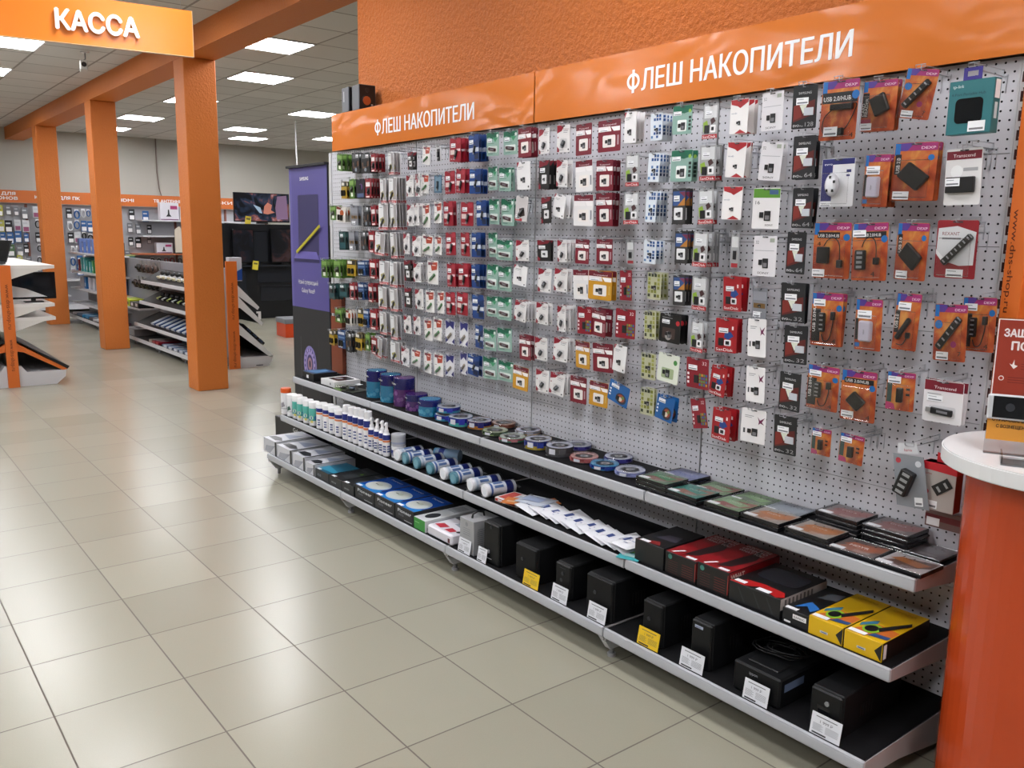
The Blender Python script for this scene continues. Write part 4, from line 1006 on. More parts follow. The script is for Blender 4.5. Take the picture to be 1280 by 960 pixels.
 'dexp_mini': (*UH, 'small orange pack with tiny adapter', 0.078, 0.1, 'DEXP', DEX_TOP + [('r', 0.02, 0.3, 0.2, 0.8, '#2d4a48'), ('r', 0.7, 0.4, 0.84, 0.46, '#26262a'), ('r', 0.7, 0.54, 0.84, 0.6, '#26262a'), ('p', [(0, 0.8), (0.3, 0.84), (0.36, 1), (0, 1)], '#c8407c')], [('K', 0.4, 0.4, 0.62, 0.78)], (0.04, 0.12, 0.5, 0.3)),
 'oval_hub': (*UH, 'white and navy pack with oval hub', 0.107, 0.142, '#dcdce0', [('r', 0, 0, 1, 0.13, '#2c3078'), ('r', 0, 0.05, 0.34, 0.88, '#2c3078'), ('t', 0.08, 0.14, 0.05, '#e8e8f0', 'evro', 0.24), ('r', 0.76, 0.24, 0.9, 0.3, '#2c3078'), ('r', 0.76, 0.34, 0.86, 0.38, '#2c3078')], [('O', 0.4, 0.55)], (0.0, 0.9, 0.34, 1.0)),
}
YO = -CARD_T
def bake(style, name=None):
    kind, cat, grp, desc, w, h, base, ops, prod, st = STY[style]
    t = thing(kind, '', cat, group=grp, rz=R(-90))
    b = MB()
    basem = DEXPO if base == 'DEXP' else mat(dark(base), 0.4, coat=0.15)
    X = lambda x: (x - 0.5) * w
    Z = lambda z: 0.008 - z * h
    rad = min(w, h) * 0.05
    b.prism(rr(X(0), Z(1), X(1), Z(0), rad, 3), YO, 0, basem)
    y = YO - 0.0002
    for op in ops:
        k = op[0]; y -= 0.00004
        if k == 'r': b.rect(X(max(op[1], 0.012)), Z(min(op[4], 0.99)), X(min(op[3], 0.988)), Z(max(op[2], 0.01)), y, mat(dark(op[5]), 0.4))
        elif k == 'rr': b.flat(rr(X(op[1]), Z(op[4]), X(op[3]), Z(op[2]), rad, 3), y, mat(dark(op[5]), 0.3))
        elif k == 'p': b.flat([(X(min(max(p[0], 0.012), 0.988)), Z(min(max(p[1], 0.01), 0.99))) for p in op[1]], y, mat(dark(op[2]), 0.4))
        elif k == 'c': b.flat(circ(X(op[1]), Z(op[2]), op[3] * w, 12), y, mat(dark(op[4]), 0.4))
        elif k == 't':
            rot = op[7] if len(op) > 7 else 0
            b.text(op[5], X(op[1]), Z(op[2]), op[3] * h, y - 0.0001, mat(dark(op[4]), 0.4), width=op[6] * (w if not rot else h), rot=rot)
    b.rect(X(0.38), 0.008 - 0.0068, X(0.62), 0.008 - 0.0028, y - 0.0003, mat('#3c3c40', 0.6))
    b.build('card', t)
    b = MB()
    for p in prod:
        k = p[0]
        if k == 'm': msd(b, X(p[1]), Z(p[2]), p[3] * w)
        elif k == 'k': b.box(X(p[1]), -0.004, Z(p[4]), X(p[3]), -0.0013, Z(p[2]), CH, 0.0006)
        elif k == 'K': b.box(X(p[1]), -0.014, Z(p[4]), X(p[3]), -0.0013, Z(p[2]), DK, 0.002)
        elif k == 'w': b.box(X(p[1]), -0.004, Z(p[4]), X(p[3]), -0.0013, Z(p[2]), mat('#bfc4cc', 0.3), 0.0006)
        elif k == 'W':
            b.box(X(p[1]), -0.018, Z(p[4]), X(p[3]), -0.0013, Z(p[2]), mat('#d6d2e2', 0.3), 0.004)
            b.text('DEXP', (X(p[1]) + X(p[3])) / 2 + 0.002, (Z(p[2]) + Z(p[4])) / 2 - 0.008, 0.004, -0.0185, DK, rot=90)
        elif k == 's': stick(b, X(p[1]), Z(p[2]), p[3] * w, p[4] * w, p[5], mat(p[6], 0.3), mat('#a9abb0', 0.3, 0.8))
        elif k == 'H': hubbody(b, X(p[1]), Z(p[2]), p[3] * w, p[4] * w, p[5], DK, p[6])
        elif k == 'C': cable(b, [(X(q[0]), Z(q[1])) for q in p[1]])
        elif k == 'z': b.cyl((X(p[1]), -0.008, Z(p[2]) - 0.016), (X(p[1]), -0.008, Z(p[2]) + 0.016), 0.007, mat('#2f2c26', 0.3, 0.4), 10)
        elif k == 'O':
            b.ball((X(p[1]), -0.012, Z(p[2])), 0.023, 0.014, 0.034, mat('#dcdce2', 0.25), 16, 10)
            for a in (0.4, 1.6, -0.9, -2.3): b.box(X(p[1]) + 0.014 * math.cos(a) - 0.0025, -0.026, Z(p[2]) + 0.022 * math.sin(a) - 0.004, X(p[1]) + 0.014 * math.cos(a) + 0.0025, -0.02, Z(p[2]) + 0.022 * math.sin(a) + 0.004, DK)
    nm = {'flash_drive_pack': 'flash_drive', 'memory_card_pack': 'memory_card', 'usb_hub_pack': 'usb_hub', 'card_reader_pack': 'card_reader', 'accessory_pack': 'contents'}[kind]
    b.build(nm, t)
    if st:
        b = MB()
        x0, x1, z0, z1 = X(st[0]), X(st[2]), Z(st[3]), Z(st[1])
        yy = -0.0155 if style in ('dexp_ribbon', 'transcend_reader') else YO - 0.0012
        b.box(x0, yy - 0.0002, z0, x1, yy, z1, STK)
        b.rect(x0 + (x1 - x0) * 0.08, z0 + (z1 - z0) * 0.16, x1 - (x1 - x0) * 0.08, z0 + (z1 - z0) * 0.36, yy - 0.0003, mat('#6f737b', 0.6))
        b.rect(x0 + (x1 - x0) * 0.08, z0 + (z1 - z0) * 0.7, x0 + (x1 - x0) * 0.6, z0 + (z1 - z0) * 0.8, yy - 0.0003, mat('#9a9ea6', 0.6))
        b.build('price_sticker', t)
    if base == 'DEXP' or style in ('oval_hub', 'rexant'):
        b = MB()
        b.prism(rr(X(-0.045), Z(1.035), X(1.045), Z(-0.025), rad * 2, 4), 0.0004, 0.0016, CLEAR)
        b.box(X(0.12), -0.021, Z(0.95), X(0.92), -0.0165, Z(0.3), CLEAR, 0.004)
        b.build('blister', t)
    return reg(t)

def wire_hook(L):
    """prong from the board (local y=0) to its tip at y=-L"""
    t = MB()
    z = 0.0
    t.tube([(0, -0.0008, z), (0, -L + 0.004, z), (0, -L, z + 0.003), (0, -L - 0.001, z + 0.012)], 0.0016, STEEL, 5)
    t.tube([(0, -0.0008, z + 0.016), (0, -L * 0.6, z + 0.015), (0, -L - 0.004, z + 0.013)], 0.0009, STEEL, 4)
    t.tube([(-0.012, -L - 0.004, z + 0.005), (0.012, -L - 0.004, z + 0.005), (0.014, -L - 0.004, z + 0.014), (-0.014, -L - 0.004, z + 0.014), (-0.012, -L - 0.004, z + 0.005)], 0.001, STEEL, 4)
    t.tube([(-0.012, -0.001, z + 0.004), (-0.012, -0.003, z - 0.045)], 0.0011, STEEL, 4)
    t.tube([(0.012, -0.001, z + 0.004), (0.012, -0.003, z - 0.045)], 0.0011, STEEL, 4)
    t.box(-0.0135, -0.0028, z + 0.0, 0.0135, -0.0006, z + 0.004, STEEL); t.box(-0.002, -0.0028, z, 0.002, -0.0006, z + 0.018, STEEL)
    return t

protos = {}; used = set()
rowc = {}
ROWN = ['', 'top', 'second', 'third', 'fourth', 'fifth', 'sixth', 'seventh', 'bottom']
hook0 = None
rnd = random.Random(3)
for row, style, yc, zt, w, h, xf, n, tilt in CARDS:
    if row == 4 and style == 'dexp_bar' and yc < 1.3: xf = 2.45
    rowc[row] = rowc.get(row, 0) + 1
    c = rowc[row]
    if style in ('tplink_box', 'hama_clear', 'hama_box'): continue
    if style not in protos: protos[style] = bake(style)
    p = protos[style]
    W0, H0 = STY[style][4], STY[style][5]
    desc = STY[style][3]; kind_ = STY[style][0]
    w = min(w, W0 * 1.18); w = max(w, W0 * 0.85)
    h = min(max(h, H0 * 0.85), H0 * 1.12)
    if kind_ == 'accessory_pack': n += 2
    if style == 'sandisk_tall': n += 1
    for k in range(n + 1):
        o = p if style not in used else dup(p)
        used.add(style)
        j = rnd.uniform(-2, 2)
        yaw = rnd.uniform(-10, 6)
        xx = xf + k * 0.017 + (0.004 if k else 0)
        o.location = (xx, yc + rnd.uniform(-0.002, 0.002) * (k > 0), zt - 0.008 * h / H0)
        o.rotation_euler = (R(rnd.uniform(0, 3)), R((tilt if k == 0 else tilt * 0.5) + (j if not tilt else 0)), R(-90 + yaw))
        o.scale = (w / W0, 1, h / H0)
        if k == 0: o['label'] = '%s, front of %s hook from right, %s row' % (desc, ORD[c], ROWN[row])
        else: o['label'] = '%s, %s back, %s hook from right, %s row' % (desc, ORD[k + 1], ORD[c], ROWN[row])
    L = XB - xf + 0.014
    if hook0 is None:
        hk = wire_hook(0.13).build('wire_hook'); hook0 = hk
    else:
        hk = hook0.copy(); COL.objects.link(hk)
    hk.location = (XB, yc, zt - 0.0052); hk.rotation_euler = (0, 0, R(-90)); hk.scale = (1, L / 0.13, 1)
    tag(hk, 'chrome wire hook holding packs, %s from the right in the %s row' % (ORD[c], ROWN[row]), 'hook', 'loaded wire hooks on the pegboard')
EH = [(1.879,1.803,2),(1.845,1.801,2),(1.101,1.767,2),(1.621,1.804,2),(1.596,1.805,2),(1.100,1.542,3),(1.495,1.340,4),(1.474,1.341,4),(1.347,1.342,4),(1.248,1.343,4),(1.225,1.342,4),(1.364,0.918,6),(1.343,0.923,6),(1.337,1.084,5),(1.739,1.212,5),(1.737,1.068,6),(1.608,0.919,6),(1.586,0.920,6),(1.988,1.503,4),(1.964,1.501,4),(1.864,1.363,4),(3.086,1.657,3),(2.491,1.498,3),(2.358,1.360,4),(4.186,1.954,1),(3.744,1.954,1),(4.252,1.945,1),(4.199,1.942,1),(4.183,1.799,2),(4.202,1.656,3),(1.636,1.801,2),(1.614,1.655,3),
      (4.30,1.945,1),(4.12,1.95,1),(4.03,1.95,1),(3.97,1.955,1),(3.7,1.955,1),(4.14,1.8,2)]
EH.sort(key=lambda e: (e[2], e[0])); ec = {}
for y, z, r_ in EH:
    ec[r_] = ec.get(r_, 0) + 1
    hk = hook0.copy(); COL.objects.link(hk); hk.name = 'wire_hook'
    hk.location = (XB, y, z - 0.004); hk.rotation_euler = (0, 0, R(-90)); hk.scale = (1, 0.95, 1)
    tag(hk, 'empty chrome wire hook, %s empty one from the right in the %s row' % (ORD[ec[r_]], ROWN[r_]), 'hook', 'empty wire hooks on the pegboard')

for (y, z, L, lb) in ((1.095, 1.953, 0.17, 'carrying the teal box with purple hanger'), (1.165, 0.935, 0.17, 'carrying the grey clear hub pack'), (1.078, 0.93, 0.15, 'carrying the red and grey hub box')):
    hk = hook0.copy(); COL.objects.link(hk); hk.name = 'wire_hook'; hk.location = (XB, y, z); hk.rotation_euler = (0, 0, R(-90)); hk.scale = (1, L / 0.13, 1)
    tag(hk, 'chrome wire hook ' + lb, 'hook', 'loaded wire hooks on the pegboard')
# thick teal box with purple hanger
t = thing('usb_hub_box', 'teal box with purple hanger and dark round-cornered window, at upper right', 'usb hub box', (2.36, 1.095, 1.925), R(-90 - 3))
p = MB(); p.box(-0.058, 0, -0.135, 0.058, 0.035, 0, mat('#226a70', 0.4), 0.001)
p.flat(rr(-0.038, -0.108, 0.034, -0.045, 0.012), -0.0006, mat('#0f1216', 0.15)); p.rect(0.03, -0.128, 0.031, -0.02, -0.0005, mat('#1f6468'))
p.text('tp-link', -0.048, -0.018, 0.008, -0.0008, mat('#d8e8ea')); p.text('4-Port Portable Hub', -0.05, -0.038, 0.007, -0.0008, mat('#123c48'), width=0.088)
p.T = SIDE; p.rect(0.006, -0.05, 0.03, -0.004, -0.0585, WH); p.rect(0.01, -0.1, 0.024, -0.06, -0.0585, mat('#c8d4d8')); p.T = Matrix(); p.build('carton', t)
p = MB(); p.box(-0.024, 0.0, 0, 0.024, 0.0015, 0.009, mat('#352a80', 0.3)); p.box(-0.024, 0, 0.009, -0.014, 0.0015, 0.022, mat('#352a80', 0.3)); p.box(0.014, 0, 0.009, 0.024, 0.0015, 0.022, mat('#352a80', 0.3)); p.box(-0.024, 0, 0.022, 0.024, 0.0015, 0.031, mat('#352a80', 0.3)); p.build('hanger', t)
p = MB(); p.box(0.0, -0.001, -0.13, 0.044, -0.0007, -0.104, STK); p.rect(0.004, -0.126, 0.04, -0.121, -0.0012, GREY_T); p.build('price_sticker', t)
# grey clear blister with a four-port hub, and boxed hub below
t = thing('usb_hub_pack', 'grey clear pack with four-port black hub hanging beside the counter', 'usb hub', (2.36, 1.168, 0.918), R(-90), 'usb hub packs on the pegboard')
p = MB(); p.prism([(-0.045, 0), (0.045, -0.01), (0.05, -0.16), (-0.045, -0.15)], -0.001, 0.0006, mat('#84888f', 0.3)); p.prism([(-0.03, 0), (0.03, 0), (0.028, 0.03), (-0.028, 0.03)], -0.001, 0, mat('#c9cbd0', 0.35))
p.text('hama', -0.01, 0.006, 0.008, -0.0014, mat('#b02a36')); p.flat(circ(-0.03, -0.02, 0.008), -0.0014, mat('#b03a46')); p.flat(circ(0.028, -0.03, 0.009), -0.0014, mat('#c8ccd2')); p.build('card', t)
p = MB(); hubbody(p, -0.01, -0.082, 0.075, 0.04, 62, DK, 4, y=-0.026); p.build('usb_hub', t)
p = MB(); p.box(0.01, -0.0024, -0.15, 0.034, -0.002, -0.125, STK); p.rect(0.013, -0.146, 0.031, -0.14, -0.0026, GREY_T); p.build('price_sticker', t)
t.rotation_euler = (0, R(-10), R(-92))
t = thing('usb_hub_box', 'red and grey boxed hub hanging beside the white countertop', 'usb hub box', (2.37, 1.078, 0.905), R(-90))
p = MB(); p.box(-0.048, 0, -0.135, 0.045, 0.04, -0.0, mat('#a9a29e', 0.4), 0.001); p.prism([(-0.049, -0.02), (0.046, -0.026), (0.046, 0.0), (-0.049, 0.0)], -0.001, 0.041, mat('#b8202c', 0.35))
p.prism([(-0.02, 0.0), (0.03, 0.0), (0.03, 0.028), (-0.02, 0.028)], 0.018, 0.02, mat('#b8202c', 0.35)); p.flat(circ(-0.034, -0.085, 0.008), -0.0008, mat('#a8242c'))
p.text('hama', -0.042, -0.035, 0.007, -0.0008, mat('#8a3a40')); hubbody(p, 0.01, -0.064, 0.052, 0.03, 38, DK, 2, y=-0.0028)
p.T = SIDE; p.rect(0, -0.134, 0.04, -0.02, -0.0455, mat('#7c3430', 0.4)); p.T = Matrix(); p.build('carton', t)
p = MB(); p.box(-0.036, -0.0012, -0.13, 0.0, -0.0008, -0.108, STK); p.rect(-0.033, -0.127, -0.003, -0.121, -0.0014, GREY_T); p.build('price_sticker', t)
t = thing('usb_hub_box', 'dim dark red box hanging lowest, beneath the red and grey box', 'usb hub box', (2.43, 1.085, 0.752), R(-90))
p = MB(); p.box(-0.05, 0, -0.05, 0.05, 0.03, 0.0, mat('#6f5452', 0.4), 0.001); p.rect(-0.05, -0.03, 0.05, -0.012, -0.0004, mat('#6a1c24')); p.build('carton', t)
p = MB(); p.box(-0.045, -0.0012, -0.045, -0.008, -0.0008, -0.022, STK); p.build('price_sticker', t)
# ------------------------------------------------------------------ disc spindles on the top shelf
ZT, ZM, ZB = 0.6058, 0.3708, 0.1338
def disc_face(b, r, z, c1, c2):
    b.lathe([(0.0075, z), (0.018, z + 0.0003)], mat('#cfd2d8', 0.2, 0.5), 28)
    b.lathe([(0.018, z + 0.0002), (r * 0.62, z + 0.0002)], mat(c1, 0.25), 28)
    b.lathe([(r * 0.62, z + 0.0002), (r * 0.96, z)], mat(c2, 0.25), 28)
SPL = {
 'tall_teal': ('#15166a', '#2c86b0', 'tall blue and teal disc spindle'), 'tall_purple': ('#15166a', '#5c2878', 'tall navy and purple disc spindle'),
 'mid_purple': ('#1a1868', '#4c2474', 'half height purple disc spindle'), 'mid_teal': ('#182478', '#2c86b4', 'half height teal disc spindle'),
 'low_teal': ('#2834a0', '#38a0c8', 'low teal disc spindle with another on top'), 'low_teal2': ('#2834a0', '#48b4b4', 'low green-blue disc spindle with silver top'),
 'navy_silver': ('#24246c', '#c8843a', 'low navy spindle of silver discs'), 'green': ('#3a4a34', '#8aa868', 'flat spindle of green edged discs'),
 'copper': ('#7a4a3c', '#8c5a44', 'flat copper coloured spindle at the back'), 'pinkgreen': ('#a86a70', '#4a9a7c', 'flat pink and green disc spindle'),
 'clear_tan': ('#8f8f98', '#b88a5c', 'flat clear spindle with tan discs at the back'), 'blue_yellow': ('#2a3a8c', '#c8b040', 'blue spindle with yellow label and silver discs'),
 'grey': ('#4a4a4e', '#5c5c60', 'grey sided spindle of silver discs'), 'purple': ('#34307c', '#5a548c', 'flat purple rimmed spindle'),
 'pink': ('#a85a5c', '#c07c78', 'flat pink disc spindle at the shelf front'), 'cyan': ('#1e3c8c', '#2f86c0', 'flat bright blue disc spindle'),
 'clear_blue': ('#8c94c8', '#aab0d8', 'clear spindle of pale blue discs at the front')}
SPH = {'tall_teal': 0.154, 'tall_purple': 0.154, 'mid_purple': 0.088, 'mid_teal': 0.088, 'low_teal': 0.034, 'low_teal2': 0.048, 'navy_silver': 0.042, 'blue_yellow': 0.045, 'grey': 0.045}
def spindle(x, y, r, st, z0=ZT, label=None):
    c1, c2, d = SPL[st]; h = SPH.get(st, 0.022)
    t = thing('disc_spindle', label or d, 'disc spindle', (x, y, z0), R(-60), 'disc spindles on the top shelf')
    b = MB(); b.lathe([(0, 0), (r, 0), (r, 0.004), (r * 0.97, 0.006)], mat('#1a1b20', 0.3), 28); b.build('base', t)
    b = MB(); b.lathe([(r * 0.955, 0.006), (r * 0.955, h * 0.93)], mat('#8e93a0', 0.2, 0.4), 28); disc_face(b, r, h * 0.93 + 0.0003, '#b9bcc6' if 'tall' in st or 'mid' in st else {'pink': '#c8a4a0', 'pinkgreen': '#b4b8ac', 'green': '#b0b4a4', 'cyan': '#5f9cc0', 'purple': '#8c88b0', 'copper': '#b09c94'}.get(st, '#b9bccc'), {'pink': '#b88a86', 'cyan': '#3a86b4', 'pinkgreen': '#a0a89c', 'green': '#98a088', 'copper': '#a08478'}.get(st, '#aeb2c4')); b.cyl((0, 0, 0), (0, 0, h * 0.98), 0.007, DK, 10); b.build('discs', t)
    b = MB()
    m1, m2 = mat(c1, 0.22), mat(c2, 0.22)
    rr_ = r * 0.985
    if h > 0.06:
        b.lathe([(rr_, 0.006), (rr_, h * 0.62), (rr_, h * 0.97), (r * 0.96, h), (r * 0.9, h + 0.0005)], m2, 28, seg={1: m1, 2: m1, 3: m1})
        rng = random.Random(st)
        for k in range(6):
            a = -math.pi * 0.8 + k * 0.3; z = h * (0.1 + 0.4 * rng.random())
            T0 = b.T.copy(); b.T = Matrix.Rotation(a + math.pi / 2, 4, 'Z')
            b.flat(circ(0, z, 0.007 + 0.006 * rng.random(), 10), -rr_ - 0.0006, mat('#3c94b8' if 'teal' in st else '#74408a', 0.3)); b.T = T0
        b.T = Matrix.Rotation(R(-40), 4, 'Z'); b.text('Verbatim', 0, h * 0.78, h * 0.075, -rr_ - 0.001, WH, align='C'); b.T = Matrix()
    else:
        b.lathe([(rr_, 0.004), (rr_, h * 0.45), (rr_, h * 0.9)], m2, 28, seg={1: m1})
        for a in (-60, -15, 30):
            b.T = Matrix.Rotation(R(a), 4, 'Z'); b.box(-0.014, -rr_ - 0.0012, h * 0.3, 0.014, -rr_ + 0.002, h * 0.78, mat('#c9ccd6' if a == -15 else c1, 0.4)); b.T = Matrix()
    b.build('label_band', t)
    b = MB(); b.lathe([(r, 0.005), (r, h), (r * 0.97, h + 0.003), (0, h + 0.0035)], CLEAR, 28); b.build('clear_cover', t)
    return t
used_l = {}
for x, y, r, st in [(s[0], s[1], min(s[2], 0.0588), s[4]) for s in SPINDLES]:
    used_l[st] = used_l.get(st, 0) + 1
    lb = SPL[st][2]
    if st == 'tall_teal': lb += (', nearest the black boxed goods' if used_l[st] == 1 else ', standing beside the tall purple one')
    if st == 'purple': lb += (' behind the grey one' if used_l[st] == 1 else ' nearest the disc cases')
    spindle(x, y, r, st, label=lb)
for s in SPINDLES:
    if s[4] == 'low_teal': spindle(s[0] + 0.008, s[1] - 0.005, 0.058, 'low_teal', ZT + 0.039, 'low teal disc spindle stacked on top of another')
for s in SPINDLES:
    if s[4] == 'navy_silver':
        pass

# flat disc cases, stacked
CASEC = {'green': ('#6f9478', '#a0685a', 'green and brown'), 'blue': ('#7f88b8', '#99a2cc', 'pale blue'), 'teal': ('#4f9c92', '#b07864', 'teal and brown'), 'greenr': ('#86a880', '#a85c58', 'green and red'),
         'lime': ('#86ac78', '#7c8c78', 'lime green'), 'orange': ('#b8b0ac', '#c88458', 'orange'), 'clear': ('#9aa4b0', '#b4bcc8', 'silver grey'), 'pink': ('#8c8486', '#b87c7a', 'dull pink'),
         'hdyk': ('#7c7070', '#b87c68', 'dark brown'), 'white': ('#c9c4c6', '#7a5650', 'white and brown'), 'grey': ('#8c888e', '#9c9498', 'grey')}
k = 0; seen = {}
for x0, x1, y0, y1, n, st in CASES:
    rear = x0 > 2.33
    cx = 2.462 if rear else 2.318
    cy = (y0 + y1) / 2
    c1, c2, nm = CASEC[st]
    seen[(st, rear)] = seen.get((st, rear), 0) + 1
    which = '' if sum(1 for q in CASES if q[5] == st and (q[0] > 2.33) == rear) == 1 else (' left-hand' if seen[(st, rear)] == 1 else ' right-hand')
    for j in range(n):
        pos = 'lying singly' if n == 1 else ('topmost of its stack' if j == n - 1 else ('lowest of its stack' if j == 0 else ORD[j + 1] + ' from the bottom of its stack'))
        t = thing('disc_case', '%s printed disc case,%s %s row, %s' % (nm, which, 'rear' if rear else 'front', pos), 'disc case', (cx, cy, ZT + j * 0.0148), R(-90 + random.uniform(-1.5, 1.5)), 'disc cases on the top shelf')
        b = MB(); b.box(-0.072, -0.062, 0, 0.072, 0.062, 0.012, mat('#17171a', 0.25), 0.001); b.build('tray', t)
        b = MB(); b.T = TOP
        L1, L2 = mat(dark(c1, 0.7), 0.35), mat(dark(c2, 0.7), 0.35)
        y = -0.0122
        b.rect(-0.062, -0.06, 0.07, 0.06, y, L1)
        b.flat([(-0.06, -0.04), (0.02, -0.05), (0.068, 0.0), (0.066, 0.05), (-0.01, 0.03)], y - 0.0002, L2)
        b.flat([(-0.05, 0.0), (0.04, -0.02), (0.06, 0.02), (-0.03, 0.03)], y - 0.0003, mat({'green': '#3f8a5c', 'teal': '#2f8a80', 'orange': '#b8743a', 'pink': '#9c6260', 'hdyk': '#a8664c', 'white': '#b07040'}.get(st, c1), 0.35))
        if st == 'hdyk': b.text('HDYR', -0.03, -0.005, 0.016, y - 0.0006, WH, bold=True)
        if st == 'white': b.text('Verbatim', -0.02, 0.02, 0.012, y - 0.0006, DK); b.rect(-0.05, 0.05, 0.06, 0.052, y - 0.0006, DK)
        for q in range(3): b.rect(-0.03 + 0.03 * q, 0.03, -0.026 + 0.03 * q, 0.04, y - 0.0007, DK); b.rect(0.0, -0.045 + 0.006 * q, 0.05, -0.043 + 0.006 * q, y - 0.0007, mat('#c8c4c4', 0.4))
        b.text('DVD-R', -0.02, 0.006, 0.012, y - 0.0008, mat('#d8d4d4', 0.4)) if st not in ('hdyk', 'white', 'clear', 'grey') else None
        b.rect(-0.066, -0.056, -0.022, -0.034, y - 0.0008, STK)
        b.T = Matrix()
        b.build('printed_insert', t)
        b = MB(); b.box(-0.0725, -0.0625, 0.0118, 0.0725, 0.0625, 0.0142, CLEAR, 0.0006); b.build('clear_lid', t)

# boxed goods at the far end of the top shelf
def carton(name, label, cat, x, y1, y0, z, h, d, base, draw=None, top=None, group=None, rz=0, bev=0.0012, side=None, part='carton'):
    """front face at x looking at the aisle, spanning y1 (left) to y0 (right)"""
    t = thing(name, label, cat, (x, y1, z), R(-90 + rz), group)
    w = y1 - y0
    b = MB(); b.box(0, 0, 0, w, d, h, base, bev)
    if draw: draw(b, w, h)
    if top:
        b.T = Matrix.Translation((0, 0, h)) @ TOP; top(b, w, d); b.T = Matrix()
    if side:
        b.T = Matrix.Translation((w, 0, 0)) @ SIDE; side(b, d, h); b.T = Matrix()
    b.build(part, t)
    return t
E_ = -0.0008
def tp(b, w, d):
    b.rect(0.004, 0.004, w - 0.004, d - 0.004, E_, mat('#24466e', 0.3)); b.flat([(0.02, 0.02), (w - 0.02, 0.03), (w - 0.05, d - 0.03), (0.04, d - 0.02)], E_ * 1.5, mat('#5c8ab8', 0.3))
carton('boxed_gadget', 'dark blue topped box at the far left of the top shelf', 'box', 2.27, 5.0, 4.84, ZT, 0.045, 0.16, DK, lambda b, w, h: b.rect(0.06, 0.01, 0.09, 0.03, E_, STK), tp)
def tp(b, w, d):
    b.flat(rr(0.03, 0.03, w - 0.02, d - 0.02, 0.02), E_, mat('#2c2c30', 0.2)); b.flat(rr(0.05, 0.06, w * 0.6, d * 0.6, 0.01), E_ * 1.6, mat('#8c9098', 0.2))
carton('boxed_gadget', 'white box with a dark window lying on the top shelf', 'box', 2.27, 4.74, 4.56, ZT, 0.036, 0.17, mat('#dcdcde', 0.35), lambda b, w, h: b.flat(circ(w * 0.7, h * 0.5, 0.008), E_, GREY_T), tp)
t = thing('clear_gadget_pack', 'small clear plastic pack with white sticker before the tall spindles', 'pack', (2.31, 4.42, ZT), R(-80))
b = MB(); b.box(-0.06, -0.04, 0, 0.06, 0.08, 0.004, mat('#3c3f38', 0.4)); b.build('card', t)
b = MB(); b.lathe([(0.038, 0.004), (0.034, 0.03), (0.02, 0.036), (0.001, 0.037)], CLEAR, 18); b.ball((0, 0, 0.018), 0.022, 0.02, 0.012, mat('#5c6470', 0.2, 0.6)); b.build('contents', t)
b = MB(); b.box(0.0, 0.02, 0.037, 0.04, 0.05, 0.038, STK); b.build('price_sticker', t)
t = thing('clear_gadget_pack', 'flat clear pack with green card beside the white box', 'pack', (2.285, 4.505, ZT), R(-95))
b = MB(); b.box(-0.05, -0.03, 0, 0.05, 0.05, 0.003, mat('#6a8a48', 0.4)); b.build('card', t)
b = MB(); b.box(-0.04, -0.02, 0.003, 0.04, 0.04, 0.02, CLEAR, 0.004); b.ball((0, 0.01, 0.01), 0.02, 0.02, 0.007, DK); b.build('contents', t)

